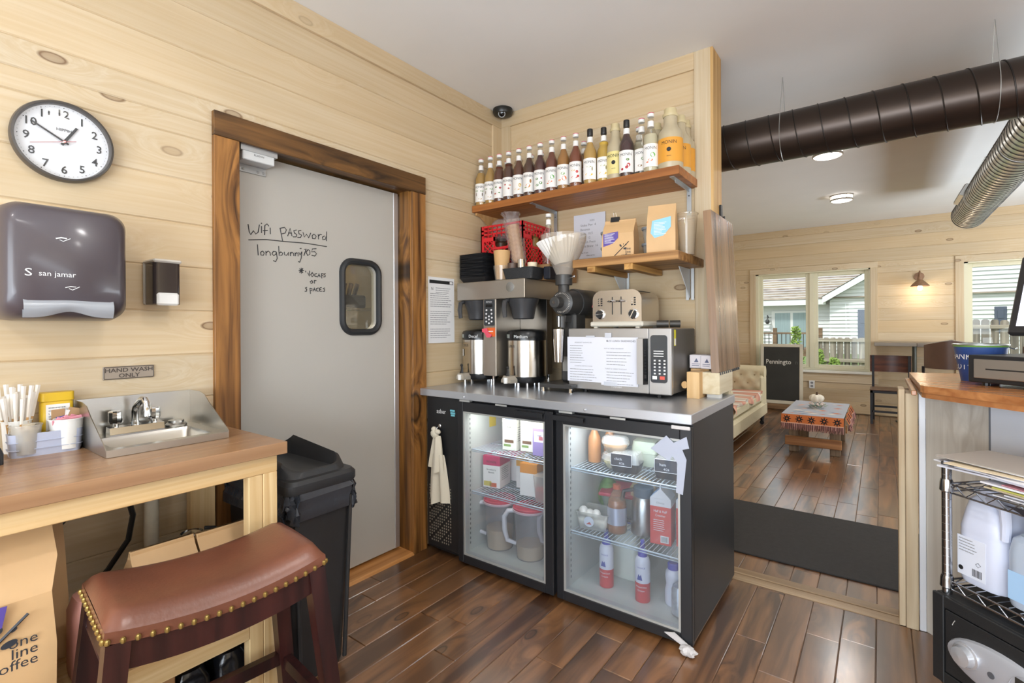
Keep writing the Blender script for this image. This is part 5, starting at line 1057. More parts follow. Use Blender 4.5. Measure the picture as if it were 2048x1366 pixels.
def brewer():
    t = thing('coffee_brewer', 'twin stainless coffee brewer with centre control column', 'coffee brewer', (-1.835, 2.24, CT))
    br = mat('brewer_steel', 'bdb5aa', .33, metal=.9, bump=.015, bs=40, stretch=(1, 1, 25)); dk = mat('brewer_dark_steel', '8a8681', .3, metal=1)
    b = MB(br); b.box(-.254, 0, .508, .254, .46, .616, .003); b.build('head', t)
    b = MB(dk); b.box(-.245, .24, .06, .245, .30, .508, .002); b.build('back_panel', t)
    b = MB(br); b.box(-.045, .0, .06, .05, .24, .508, .003); b.build('column', t)
    b = MB(mat('steel_badge', 'd9dadb', .2, metal=1)); b.T = Matrix.Translation((.155, -.001, .572)) @ Matrix.Rotation(PI / 2, 4, 'X'); b.lathe([(0, 0), (.028, 0), (.028, .0015), (0, .0018)], 26); b.build('badge', t)
    b = MB(mat('panel_dark', '35383b', .35)); b.prism(rrect(.076, .152, .008, 3, .0025, .43), -.004, 0, 'y'); w = mat('print_white', 'e6e6e6', .6)
    b.use(w); b.text('FETCO', .014, (.0025, -.0045, .487), X3, Z3); b.use(mat('lcd_black', '151617', .2)); b.box(-.022, -.005, .462, .028, -.004, .478); b.use(w)
    for i, (x, z) in enumerate(((-.016, .445), (.02, .445), (-.018, .423), (.022, .423), (-.02, .4), (.002, .408), (.024, .4), (-.018, .378), (.022, .378), (.002, .39), (.002, .368))): b.prism([(x + .0065 * math.cos(k * PI / 4), z + .0055 * math.sin(k * PI / 4)) for k in range(8)], -.005, -.004, 'y')
    b.build('control_panel', t)
    b = MB(mat('sticker_orange', 'e0672f', .5)); b.box(-.02, -.0015, .29, .045, 0, .342); b.use(w); b.box(-.015, -.002, .318, .03, -.0015, .323); b.build('warning_sticker', t)
    b = MB(mat('tag_pink', 'e2566a', .5)); b.prism([(-.045, .335), (-.01, .34), (.005, .31), (.03, .3), (.015, .285), (-.01, .285), (-.025, .31), (-.045, .318)], -.012, -.008, 'y'); b.build('tag', t)
    for x, y in ((-.0, .04), (-.235, .05), (.235, .05), (-.235, .27), (.235, .27), (0, .27)): MB(chrome).cyl((x, y, 0), (x, y, .062), .009, n=10).build('foot', t)
    bk = mat('basket_black', '3a3a3c', .35)
    for x in (-.165, .175):
        b = MB(bk); b.lathe([(.0, .39), (.055, .39), (.062, .395), (.072, .45), (.088, .49), (.092, .506)], 26, (x, .10, 0), caps=False); b.build('brew_basket', t)
        b = MB(bk); b.tube([(x - .05, .02, .5), (x - .055, -.005, .49), (x - .055, -.012, .45), (x - .05, -.01, .40)], [.012, .014, .014, .012], 8); b.build('basket_handle', t)
    for n, (x, nm) in enumerate(((-2.005, 'Decaf'), (-1.655, 'Medium'))):
        s_ = thing('coffee_server', ['steel thermal coffee server under the left brew basket', 'steel thermal coffee server under the right brew basket, marked Medium'][n], 'coffee server', (x, 2.365, CT)); R = .113
        st = mat('server_steel', 'c9c3b9', .2, metal=1)
        b = MB(st); b.lathe([(R, .062), (R, .272)], 36, caps=False); g = -1.9; b.use(mat('print_dim', '5b5650', .5)); b.text('LUXUS', .021, (0, 0, .228), X3, Z3, wrap=(0, 0, R + .0005, g)); b.build('body', s_)
        b = MB(mat('server_black', '151617', .25)); b.lathe([(0, .028), (R * .93, .028), (R, .04), (R + .001, .063), (R - .004, .064)], 36, caps=False); b.build('base', s_)
        b = MB(mat('server_black')); b.lathe([(R, .268), (R + .003, .27), (R + .003, .312), (R - .004, .322), (R - .02, .327), (.03, .333), (0, .333)], 36); b.use(mat('print_white')); b.text(nm, .026, (0, 0, .282), X3, Z3, wrap=(0, 0, R + .0035, g + .62)); b.use(mat('lcd_grey', '9aa09a', .3)); b.lathe([(R + .004, .281), (R + .004, .303)], 6, a0=g - .42, a1=g - .05); b.build('lid', s_)
        for a in (0, 1.6, 3.1, 4.7): MB(chrome).cyl((.085 * math.cos(a), .085 * math.sin(a), 0), (.085 * math.cos(a), .085 * math.sin(a), .03), .008, n=8).build('foot', s_)
        f = MB(mat('faucet_guard', 'b3aa9c', .35, metal=.3)); f.T = Matrix.Rotation(g + PI / 2 + .1, 4, 'Z'); f.prism([(-.045, .03), (.04, .03), (.04, .05), (.02, .068), (-.02, .07), (-.045, .045)], -R - .045, -R + .005, 'y'); f.use(white_pl); f.cyl((.0, -R - .048, .028), (0, -R - .048, .06), .012, .014, 12); f.build('spigot', s_)
        f = MB(black_pl); f.T = Matrix.Rotation(g + PI / 2 + .1, 4, 'Z'); f.tube([(0, -R - .035, .065), (0, -R - .03, .09), (-.004, -R - .03, .112)], [.012, .007, .006], 8); f.ball((-.004, -R - .03, .115), .009, 8); f.build('tap_lever', s_)
        if n == 0: f = MB(white_pl); f.lathe([(R + .003, .17), (R + .003, .212)], 4, a0=g - .28, a1=g - .12); f.build('tag', s_)
brewer()
def grinder():
    gx, gy = -1.385, 2.335
    t = thing('coffee_grinder', 'dark coffee grinder with clear hopper between brewer and microwave', 'coffee grinder', (gx, gy, CT)); g = mat('grinder_black', '3b3a39', .38, bump=.06, bs=150); z0 = -CT
    b = MB(g); b.prism([(-.09, -.11), (.105, -.11), (.105, -.055), (.045, -.05), (.045, .2), (-.09, .2)], .022, .042); b.build('base', t)
    for x, y in ((-.075, -.095), (.09, -.09), (-.075, .185), (.03, .185)): b = MB(chrome); b.lathe([(0, 0), (.012, 0), (.009, .022)], 10, (x, y, 0)); b.build('foot', t)
    b = MB(g); b.box(-.045, .035, .04, .05, .16, .42, .012); b.use(mat('rating_plate', '8f8c86', .4)); b.box(-.03, .033, .1, .03, .0352, .18); b.build('stand', t)
    b = MB(g); b.T = Matrix.Rotation(-PI / 2, 4, 'X'); b.lathe([(0, -.03), (.05, -.03), (.066, -.02), (.068, .03), (.072, .06), (.074, .09)], 36, (0, -.475, 0)); b.build('burr_housing', t)
    b = MB(g); b.T = Matrix.Rotation(-PI / 2, 4, 'X'); b.lathe([(.078, .085), (.082, .1), (.082, .3), (.07, .325), (0, .33)], 36, (0, -.475, 0)); b.build('motor', t)
    b = MB(mat('dial_marks', 'b9b4ac', .5))
    for k in range(26):
        a = -.7 + k * .17; b.T = Matrix.Translation((0, -.0312, .475)) @ Matrix.Rotation(a, 4, 'Y'); b.box(-.0012, -.0005, .047, .0012, 0, .056)
    b.T = None; b.build('dial_marks', t)
    b = MB(g); b.T = Matrix.Rotation(-PI / 2, 4, 'X'); b.lathe([(0, -.085), (.026, -.085), (.031, -.08), (.031, -.03)], 20, (-.012, -.475, 0)); b.use(chrome); b.lathe([(0, -.088), (.009, -.088), (.009, -.084)], 12, (-.012, -.475, 0)); b.build('adjusting_knob', t)
    b = MB(mat('sign_pinkred', 'd66a6c', .5)); b.T = Matrix.Translation((.0825, .2, .47)); b.prism([(-.03, -.018), (.03, -.018), (0, .035)], -.002, .0008, 'x'); b.build('warning_triangle', t)
    b = MB(g); b.lathe([(.034, .53), (.03, .545), (.03, .57), (.046, .572), (.047, .625), (.04, .628)], 26, caps=False); b.build('hopper_neck', t)
    b = MB(chrome); b.tube([(.02, -.01, .605), (.075, -.03, .607), (.085, -.034, .612)], .004, 8); b.ball((.085, -.034, .612), .007, 8); b.build('hopper_gate', t)
    b = MB(glass('hopper_clear', 'efe9df', .74, .04)); b.lathe([(.042, .626), (.06, .67), (.105, .76), (.122, .81), (.124, .842)], 32, caps=False); b.build('hopper', t)
    b = MB(g); b.prism([(-.03, .405), (.03, .405), (.026, .37), (-.026, .37)], -.03, .04, 'y'); b.cyl((0, -.02, .34), (0, -.02, .4), .02, n=14); b.use(chrome); b.cyl((-.012, -.035, .345), (-.012, -.035, .4), .005, n=8); b.build('spout', t)
    f = thing('filter_stack', 'stack of white fluted paper filters leaning in the grinder hopper', 'coffee filters', (gx - .005, gy, CT + .69)); b = MB(mat('filter_paper', 'ece8e2', .85))
    T = Matrix.Rotation(-.16, 4, 'Y') @ Matrix.Rotation(.1, 4, 'X'); b.T = T
    n = 120
    for k, (h0, r0, h1, r1) in enumerate(((0, .045, .135, .118), (.004, .043, .137, .113))):
        b.loft([[(r * (1 + amp * math.cos(2 * PI * i * 30 / n)) * math.cos(2 * PI * i / n), r * (1 + amp * math.cos(2 * PI * i * 30 / n)) * math.sin(2 * PI * i / n), h) for i in range(n)] for h, r, amp in ((h0, r0, .0), (h0 + (h1 - h0) * .4, r0 + (r1 - r0) * .5, .02), (h1, r1, .045))], caps=(k == 0 and False))
    b.lathe([(0, .0), (.045, 0)], 30, caps=False); b.build('filters', f, smooth=0)
    c = thing('dosing_cup', 'tall steel dosing cup hanging under the grinder spout', 'cup', (gx + .0, gy - .055, 1.085)); b = MB(mat('cup_steel', 'cfccc8', .15, metal=1)); b.lathe([(0, 0), (.024, 0), (.0335, .175), (.0325, .176), (.023, .003), (0, .003)], 26); b.build('cup_wall', c)
grinder()
def microwave():
    x0, x1, y0, z0 = -1.333, -.783, 2.29, .948
    t = thing('microwave', 'steel microwave covered with taped recipe sheets', 'microwave', ((x0 + x1) / 2, y0, CT)); st = mat('microwave_steel', 'b3b1af', .36, metal=.75, bump=.01, bs=40, stretch=(1, 1, 20)); dk = mat('microwave_case', '6b6864', .45, metal=.3)
    b = MB(dk); b.box(-.27, .03, .022, .274, .37, .332, .004); b.box(.2, .37, .12, .26, .395, .3, .004); b.build('case', t)
    b = MB(st); b.box(-.275, 0, .019, .165, .03, .335, .004); b.build('door', t)
    b = MB(st); b.box(.167, 0, .019, .275, .03, .335, .004); b.build('fascia', t)
    b = MB(mat('oven_window', '1a1b1d', .12)); b.prism(rrect(.36, .22, .012, 3, -.062, .178), -.0015, .001, 'y'); b.build('oven_window', t)
    b = MB(st); b.prism([(.119, -.03), (.15, -.03), (.162, -.004), (.162, 0), (.119, 0)], .066, .285, 'z'); b.use(mat('handle_black', '141415', .2)); b.prism([(.15, -.0305), (.163, -.004), (.165, -.004), (.154, -.031)], .066, .285, 'z'); b.build('handle', t)
    b = MB(mat('panel_gloss', '2c3640', .08, coat=.5)); b.prism(rrect(.082, .226, .014, 4, .217, .189), -.003, 0, 'y'); b.use(mat('print_white'))
    for r in range(5):
        for c in range(3): x, z = .193 + c * .0235, .178 - r * .0155; b.box(x, -.0036, z, x + .009, -.003, z + .007)
    for r in range(3): b.box(.192, -.0036, .2 + r * .012, .24, -.003, .204 + r * .012)
    b.box(.186, -.0038, .092, .208, -.003, .108); b.use(mat('key_red', 'd9584a', .4)); b.box(.222, -.0038, .092, .245, -.003, .108); b.build('control_panel', t)
    b = MB(mat('print_white')); b.text('TOSHIBA', .013, (-.0, -.0005, .038), X3, Z3, sx=1.1); b.build('logo', t)
    b = MB(mat('label_yellow', 'd8d23c', .5)); b.box(.274, .045, .25, .2748, .07, .327); b.use(pw_()); b.box(.2748, .047, .254, .2752, .068, .285); b.build('warning_label', t)
    for x in (-.2, .2): MB(black_pl).cyl((x, .05, 0), (x, .05, .022), .012, n=10).build('foot', t)
    for x in (-.2, .2): MB(black_pl).cyl((x, .31, 0), (x, .31, .022), .012, n=10).build('foot', t)
    s1 = thing('recipe_sheet', 'left recipe sheet taped over the microwave door', 'paper', (-1.237, y0 - .0015, 1.10)); b = MB(mat('sheet_cool')); b.box(-.1, -.001, -.112, .105, 0, .12); b.build('sheet', s1)
    k = MB(mat('print_grey', '8a8a8c', .7)); k.text('BREAKFAST SANDWICHES', .0085, (-.005, -.0016, .088), X3, Z3); lines(k, (-.085, -.0016, .072), X3, Z3, .09, 8, .0125, .0026, 11); k.text('COOKING INSTRUCTIONS', .0085, (-.005, -.0016, -.034), X3, Z3); lines(k, (-.085, -.0016, -.05), X3, Z3, .16, 5, .0135, .0026, 12); k.build('print', s1)
    s2 = thing('menu_sheet', 'right menu sheet headed BLCC LUNCH SANDWICHES taped to the microwave', 'paper', (-1.04, y0 - .0032, 1.098)); b = MB(mat('sheet_cool')); b.box(-.1, -.001, -.12, .097, 0, .121); b.build('sheet', s2)
    k = MB(ink_b); k.text('BLCC LUNCH SANDWICHES', .0132, (.008, -.0016, .098), X3, Z3, sx=.92); k.use(mat('print_grey')); k.text('HAM & CHEESE CROISSANT', .0085, (-.03, -.0016, .062), X3, Z3); lines(k, (-.07, -.0016, .045), X3, Z3, .14, 5, .0155, .0026, 13); k.text('TURKEY & CHEESE CROISSANT', .0085, (-.02, -.0016, -.04), X3, Z3); lines(k, (-.07, -.0016, -.055), X3, Z3, .15, 5, .0145, .0026, 14); k.build('print', s2)
    for i, (x, z, w, h) in enumerate(((-1.1, 1.228, .036, .026), (-1.2, 1.223, .05, .008), (-1.09, .985, .07, .02))):
        b = MB(mat('clear_tape', 'c9ccd4', .25)); b.box(x - w / 2, y0 - .0052, z - h / 2, x + w / 2, y0 - .0044, z + h / 2); tag(b.build('tape_strip'), ['strip of tape over the top edge of the menu sheet', 'thin tape over the top edge of the recipe sheet', 'tape across the bottom of the menu sheet'][i], 'tape')
def pw_(): return mat('packet_white', 'ece8e4', .6)
microwave()
def toaster():
    t = thing('toaster', 'brushed steel four-slice toaster standing on the microwave', 'toaster', (-1.082, 2.345, 1.2645)); st = mat('toaster_steel', 'cbc4ba', .26, metal=.95, bump=.01, bs=40, stretch=(30, 1, 1)); cr = mat('toaster_cream', 'cfc9bb', .4)
    def arch(w, h, r, z): 
        P = [(-w / 2, z)] + [(-w / 2 + r - r * math.cos(a), z + h - r + r * math.sin(a)) for a in [i * PI / 16 for i in range(9)]] + [(w / 2 - r + r * math.sin(a), z + h - r + r * math.cos(a)) for a in [i * PI / 16 for i in range(9)]] + [(w / 2, z)]
        return P
    b = MB(st); b.prism(arch(.268, .165, .05, .03), .0, .012, 'y'); b.build('front_plate', t)
    b = MB(st); b.prism(arch(.258, .160, .05, .03), .012, .25, 'y'); b.use(mat('slot_dark', '1c1a18', .6)); 
    for x in (-.09, -.035, .02, .075): b.box(x, .04, .1885, x + .02, .22, .1905)
    b.build('shell', t, smooth=30)
    b = MB(cr); b.box(-.145, -.012, .008, .145, .262, .034, .006)
    for x in (-.125, .105): b.box(x, -.005, 0, x + .02, .02, .01); b.box(x, .23, 0, x + .02, .255, .01)
    b.build('plinth', t)
    dk = mat('slot_dark')
    for x in (-.022, .026):
        b = MB(dk); b.box(x - .0025, -.0006, .07, x + .0025, .0, .16); b.build('lever_slot', t)
        b = MB(chrome); b.tube([(x - .022, -.008, .137), (x - .008, -.014, .139), (x + .008, -.014, .139), (x + .022, -.008, .137)], [.003, .006, .006, .003], 8); b.build('lever', t)
    for x, a in ((-.09, .1), (.092, 1.1)):
        b = MB(chrome); b.T = Matrix.Translation((x, 0, .072)) @ Matrix.Rotation(PI / 2, 4, 'X'); b.lathe([(0, 0), (.026, 0), (.026, .006), (.021, .008), (0, .008)], 24); b.use(black_pl); b.lathe([(0, .008), (.0205, .008), (.019, .016), (0, .016)], 20); b.use(chrome); b.T = b.T @ Matrix.Rotation(a, 4, 'Z'); b.box(-.022, -.003, .012, .022, .003, .021, .001); b.build('dial', t)
        for r in range(4):
            k = MB(chrome if r else dk); xx = -.09 if x < 0 else .092
            k.box(xx - .012, -.002, .115 + r * .011, xx - .003, 0, .122 + r * .011, .001); k.use(dk); k.box(xx + .002, -.0008, .115 + r * .011, xx + .012, 0, .122 + r * .011); k.build('button', t)
    for i, (x, y, l) in enumerate(((-.90, 2.42, .06), (-.85, 2.47, .05))):
        b = MB(mat('shaker_dark', '3c3833', .35)); b.tube([(x, y, 1.2845), (x + l * .9, y + .02, 1.2845)], [.018, .0185], 16); tag(b.build('dark_jar'), ['dark cylinder lying on the microwave right beside the toaster', 'dark cylinder lying at the rear right of the microwave top'][i], 'jar')
toaster()
def right_end():
    for i, (x, y, n, rz) in enumerate(((-.745, 2.585, 'small white printed box right behind the microwave', .1), (-.675, 2.56, 'small white printed box beside the raised counter flap', -.15))):
        t = thing('paper_box', n, 'box', (x, y, 1.0625), rz); b = MB(mat('box_white', 'd9d2d4', .6)); b.box(-.033, -.05, 0, .033, .05, .066, .002); b.build('box', t); b = MB(mat('print_slate', '5a5f78', .6)); b.prism([(-.012, .03), (.0, .05), (.01, .03)], -.0506, -.05, 'y'); lines(b, (-.022, -.0508, .02), X3, Z3, .04, 2, .008, .003, 3); b.build('print', t)
    ply = wood('plywood_pale', 'e0bd8c', 'cda26b', 'z', rough=.6, vary=.06, knots=0)
    t = thing('plywood_upright', 'pale plywood upright with a rounded jigsaw knob at the worktop corner', 'wood block', (-.715, 2.42, CT)); b = MB(ply); b.box(-.03, -.025, 0, .028, .09, .125, .001); b.prism([(-.03 - .012 + .015 * math.cos(a), .062 + .017 * math.sin(a)) for a in [k * PI / 8 for k in range(16)]], -.02, -.008, 'y'); b.build('block', t)
    t = thing('plywood_rest', 'flat plywood block under the white boxes behind the microwave', 'wood block', (-.70, 2.60, CT)); b = MB(ply); b.box(-.07, -.06, 0, .02, .03, .131, .001); b.build('block', t)
    t = thing('flap_support', 'pale painted timber block carrying the raised counter flap', 'support block', (-.645, 2.62, CT)); b = MB(wood('painted_timber', 'd8cdb2', 'c5b491', 'y', rough=.6, vary=.08, knots=.8)); b.box(-.045, -.17, .018, .036, .085, .122, .002); b.build('block', t)
    b = MB(wood('painted_timber')); b.box(-.02, .03, 0, .03, .08, .018); b.build('foot', t); b = MB(mat('white_paint_edge', 'e2e0da', .5)); b.box(-.03, -.14, 0, .03, -.1, .018); b.build('shim', t)
    T = Matrix.Translation((-.61, 2.62, 1.052)) @ Matrix.Rotation(-.045, 4, 'Y')
    t = thing('counter_flap', 'raised butcher-block counter flap standing upright at the wall end', 'counter flap', (-.61, 2.62, 1.052), tilt=(0, -.045, 0))
    fl = wood('flap_block', '94704f', '543c2b', 'z', rough=.22, knots=0, grain=36, run=1.0, vary=.2, hue='9c8066', spec=.6, contrast=(.3, .7))
    b = MB(fl)
    for i in range(10):
        b.rnd = .07 + .09 * i; y = -.17 + i * .043; zt = .775 - .09 * max(0, i - 0) / 9; b.prism([(y, .0 + .0 * i), (y + .043, 0), (y + .043, .775), (y, .775)], -.036, 0, 'x')
    b.build('panel', t, smooth=20)
    b = MB(mat('hinge_black', '1a1a1a', .4))
    for i in range(11): b.box(-.034, -.165 + i * .038, -.012, .002, -.145 + i * .038, .001)
    b.build('piano_hinge', t)
    b = MB(black_pl); b.box(-.735 + .035, 2.83, 1.84, -.69, 2.86, 1.93); b.cyl((-.69, 2.845, 1.86), (-.675, 2.845, 1.86), .008, n=8); tag(b.build('latch'), 'small black latch on the wall end above the counter flap', 'latch')
right_end()
def brewer_top():
    z = CT + .6165
    t = thing('kraft_riser_box', 'flat kraft box on the brewer carrying the red crate', 'box', (-1.78, 2.56, z)); b = MB(mat('cardboard', 'a87f55', .75)); b.box(-.265, -.165, 0, .265, .15, .09, .002); b.build('box', t)
    red = mat('crate_red', 'd3242c', .4); zc = z + .091; c = (-1.875, 2.565, zc); w, d, h = .163, .155, .275
    t = thing('milk_crate', 'bright red plastic milk crate on top of the coffee brewer', 'crate', c)
    def panel(nm, f):   # one side: rim bands, uprights and a diagonal lattice; f maps (u along, z) to 3-D with thickness
        b = MB(red)
        def slab(u0, z0, u1, z1): 
            P = [f(u0, z0, 0), f(u1, z0, 0), f(u1, z1, 0), f(u0, z1, 0), f(u0, z0, 1), f(u1, z0, 1), f(u1, z1, 1), f(u0, z1, 1)]; b.add(P, [(0, 1, 2, 3), (4, 5, 6, 7), (0, 1, 5, 4), (2, 3, 7, 6), (1, 2, 6, 5), (0, 3, 7, 4)])
        slab(-1, 0, 1, .02); slab(-1, h - .012, 1, h); slab(-1, h - .036, 1, h - .026); slab(-1, h - .06, 1, h - .05)
        slab(-1, .02, -.86, h - .012); slab(.86, .02, 1, h - .012)
        slab(-.86, h - .1, -.32, h - .075); slab(.32, h - .1, .86, h - .075)
        slab(-.38, h - .15, -.32, h - .06); slab(.32, h - .15, .38, h - .06); slab(-.32, h - .155, .32, h - .14)
        for i in range(9): slab(-.86 + i * .215 - .012, h - .075, -.86 + i * .215 + .012, h)
        for k in range(-7, 8):
            for s_ in (-1, 1):
                pts = []
                for q in range(21):
                    zz = .02 + q / 20 * (h - .12); u = s_ * ((zz - .02) / (h - .12) * 1.1 - .55) + k * .23
                    if -.87 < u < .87 and not (abs(u) < .34 and zz > h - .155): pts.append(f(u, zz, .5))
                if len(pts) > 2: b.tube([pts[0], pts[-1]], .0042, 4)
        b.build(nm, t, smooth=20)
    th = .008
    panel('side_panel', lambda u, z_, k: (u * w, -d + k * th, z_)); panel('side_panel', lambda u, z_, k: (u * w, d - k * th, z_)); panel('side_panel', lambda u, z_, k: (w - k * th, u * d, z_)); panel('side_panel', lambda u, z_, k: (-w + k * th, u * d, z_))
    b = MB(red); b.box(-w, -d, 0, w, d, .006); b.build('bottom', t)
    rn = random.Random(3)
    for i, (col, x, y, r, hh, n) in enumerate((('4b3222', -.09, -.04, .045, .2, 'dark jar inside the red crate at its left side'), ('2b2522', .0, .03, .06, .22, 'black tub inside the red crate'), ('8a5a33', .085, -.06, .04, .2, 'brown jar inside the red crate at its right front'), ('a8884a', .1, .05, .035, .23, 'gold tin inside the red crate at its right rear'))):
        b = MB(mat('jar_' + col, col, .35)); b.lathe([(0, 0), (r, 0), (r, hh * .85), (r * .7, hh * .9), (r * .7, hh), (0, hh)], 18, (c[0] + x, c[1] + y, zc + .0065)); tag(b.build('crate_jar'), n, 'jar')
    # trays
    tm = mat('tray_stack_black', '1e1e20', .4); me = None
    for i in range(18):
        q = None
        if i == 0:
            b = MB(tm); b.loft([[(x * s_, y * s_, q_) for x, y in rrect(.225, .165, .03, 4)] for q_, s_ in ((0, .8), (.03, 1), (.032, 1.02), (.028, .98), (.003, .79))]); o = b.build('takeaway_tray'); tray0 = o
        else: o = tray0.copy(); COL.objects.link(o)
        o.location = (-1.982, 2.335, z + i * .0082); o.rotation_euler = (0, 0, .03 * math.sin(i * 2.1)); tag(o, 'black takeaway tray in the tall nested stack on the brewer, left of the kraft sleeves', 'tray', 'black trays nested on the brewer')
    t = thing('cup_sleeves', 'stack of kraft cup sleeves in a clear cup on the brewer', 'cup sleeves', (-1.80, 2.32, z)); b = MB(mat('kraft_sleeve', 'cfa672', .65)); b.lathe([(.036, .01), (.05, .175), (.049, .176), (.048, .18), (.035, .012)], 24, caps=False); b.lathe([(.03, .03), (.044, .172), (.043, .172)], 24, caps=False); b.build('sleeves', t); b = MB(glass('cup_plastic')); b.lathe([(.04, 0), (.052, .09)], 22, caps=False); b.build('clear_cup', t)
    t = thing('black_basket', 'black woven plastic basket of small cups on the brewer front', 'basket', (-1.645, 2.325, z)); b = MB(mat('basket_black_weave', '27282a', .5, bump=.8, bs=220)); b.loft([[(x * s_, y * s_, q) for x, y in rrect(.215, .14, .018, 4)] for q, s_ in ((0, .86), (.058, 1), (.062, 1.02), (.064, .98), (.006, .82))]); b.build('basket_wall', t)
    for i, (x, y, m, r, h, n) in enumerate(((-.065, -.02, mat('cup_brown', '5f4b40', .5), .03, .09, 'small brown cup at the left of the black basket'), (.005, -.03, chrome, .024, .105, 'small shiny steel cup in the middle of the black basket'), (.07, -.015, mat('cup_cream', 'e3d3b6', .6), .028, .085, 'small cream paper cup at the right of the black basket'))):
        b = MB(m); b.lathe([(0, 0), (r * .8, 0), (r, h), (r * .94, h), (r * .74, .004), (0, .004)], 18, (-1.645 + x, 2.325 + y, z + .007)); tag(b.build('small_cup'), n, 'cup')
    b = MB(mat('tray_black', '23252e', .3)); b.box(-1.535, 2.36, z, -1.49, 2.46, z + .07, .004); tag(b.build('black_tub'), 'black tub behind the basket beside the grinder hopper', 'tub')
    # waffle cones
    a = Vector((-1.715, 2.385, z + .085)); top = Vector((-1.77, 2.40, z + .30)); ax = (top - a); cone = None; rot = ax.to_track_quat('Z', 'Y').to_euler(); wm = wood('waffle', 'd9b07c', 'b98a54', 'z', grain=60, run=60, rough=.6, knots=0)
    for i in range(8):
        if i == 0: b = MB(wm); b.lathe([(.0, 0), (.02, 0), (.042, .06), (.043, .062), (.04, .062), (.018, .004)], 20, caps=False); o = b.build('waffle_bowl'); cone = o
        else: o = cone.copy(); COL.objects.link(o)
        o.location = a + ax * (i / 8); o.rotation_euler = rot; tag(o, 'waffle bowl in the nested stack inside the clear bag before the red crate', 'waffle bowl', 'waffle bowls in the clear bag')
    t = thing('clear_bag', 'clear plastic bag around the waffle bowls, twisted open at the top', 'bag', a); b = MB(glass('film_clear', 'f3eeee', .86, .12)); n = 20
    b.loft([[tuple(ax * f + Matrix.Rotation(0, 3, 'Z') @ Vector((r * (1 + .12 * math.sin(i * 2.3 + f * 9)) * math.cos(2 * PI * i / n), r * (1 + .12 * math.cos(i * 3.1 + f * 7)) * math.sin(2 * PI * i / n), 0))) for i in range(n)] for f, r in ((-.02, .03), (.1, .046), (.5, .05), (1.0, .054), (1.25, .056), (1.45, .045), (1.55, .06))], caps=False); b.build('film', t, smooth=20)
    t = thing('film_bag', 'crumpled clear bag in the top left of the red crate', 'bag', (-1.95, 2.52, zc + .2)); b = MB(glass('film_clear')); b.grid(lambda u, v: ((.07 + .012 * math.sin(u * 30 + v * 11)) * math.cos(2 * PI * u) * math.sin(PI * v * .95), (.06 + .01 * math.sin(u * 23)) * math.sin(2 * PI * u) * math.sin(PI * v * .95), .06 - .075 * math.cos(PI * v)), 22, 10, True); b.build('film', t, smooth=15)
    t = thing('pint_glass', 'clear ribbed glass beside the red crate holding an empty bottle', 'glass', (-1.548, 2.44, z + .091)); b = MB(glass('bottle_glass', 'f3f1ea', .85, .02)); b.lathe([(.036, .0), (.05, .175)], 24, caps=False); b.lathe([(0, .003), (.036, .003)], 24, caps=False); b.build('glass_wall', t)
    t = thing('empty_bottle', 'empty clear syrup bottle with white cap standing in the pint glass', 'bottle', (-1.548, 2.44, z + .096)); b = MB(glass('bottle_glass')); b.lathe([(.03, 0), (.034, .16), (.022, .2), (.0145, .235), (.0135, .275)], 20, caps=False); b.build('glass', t); b = MB(mat('cap_white')); b.lathe([(.0145, .27), (.017, .272), (.017, .288), (0, .29)], 16); b.build('cap', t); b = MB(mat('label_white')); b.lathe([(.0165, .225), (.0148, .255)], 14, caps=False); b.build('neck_label', t)
brewer_top()
# ------------------------------------------------------------------ ducts, lamps and the lounge beyond
def ducts():
    dkm = mat('duct_bronze', '453b35', .33, metal=.75, var=.06, vs=4); gm = mat('duct_galvanised', 'd6d6d2', .3, metal=.75)
    def duct(name, label, loc, length, r, m, pitch, axis, hangs, seam):
        t = thing(name, label, 'duct', loc); R = Matrix.Rotation(PI / 2, 4, 'Y') if axis == 'x' else Matrix.Rotation(-PI / 2, 4, 'X')
        b = MB(m); b.T = R; b.lathe([(r, 0), (r, length), (r - .004, length), (r - .004, 0)], 48, caps=False); b.build('duct_tube', t)
        b = MB(seam); b.T = R; n = int(length / pitch); N = 24
        b.tube([((r + .001) * math.cos(2 * PI * k / N), (r + .001) * math.sin(2 * PI * k / N), pitch * k / N) for k in range(n * N)], .0035, 5); b.build('spiral_seam', t)
        if axis == 'y':
            b = MB(mat('duct_rim', '4a453f', .5)); b.T = R; b.tube([(r * math.cos(2 * PI * k / 40), r * math.sin(2 * PI * k / 40), length) for k in range(40)], .006, 6, closed=True); b.build('end_rim', t)
        for h in hangs:
            b = MB(mat('hanger_wire', 'b5b5b2', .4, metal=.6)); top = 2.747 - loc[2]
            def P(a, c): return (h, a, c) if axis == 'x' else (a, h, c)
            arc = [P((r + .003) * math.cos(g), (r + .003) * math.sin(g)) for g in [PI * .88 + PI * 1.24 * i / 20 for i in range(21)]]
            b.tube([P(0, top)] + arc + [P(0, top)], .0018, 5); b.build('hanger', t)
        return t
    duct('spiral_duct', 'dark bronze spiral duct crossing under the ceiling past the wall end', (-2.1, 3.32, 2.393), 5.2, .1375, dkm, .125, 'x', (1.64, 2.55, 4.0), mat('seam_dark', '2b2521', .45, metal=.5))
    t = duct('silver_duct', 'bright galvanised spiral duct with a side register running towards the windows', (.743, 3.47, 2.42), 3.5, .139, gm, .075, 'y', (2.5, .9), mat('seam_grey', '57544e', .5, metal=.4))
    b = MB(gm); b.T = Matrix.Translation((0, 2.75, 0)) @ Matrix.Rotation(math.radians(28), 4, 'Y'); b.box(-.165, -.22, -.055, -.125, .22, .055, .002); b.use(mat('register_dark', '33312e', .5))
    b.box(-.168, -.21, -.045, -.164, .21, .045); b.use(gm)
    for i in range(20): b.box(-.171, -.2 + i * .021, -.043, -.166, -.197 + i * .021, .043)
    b.build('register', t)
ducts()
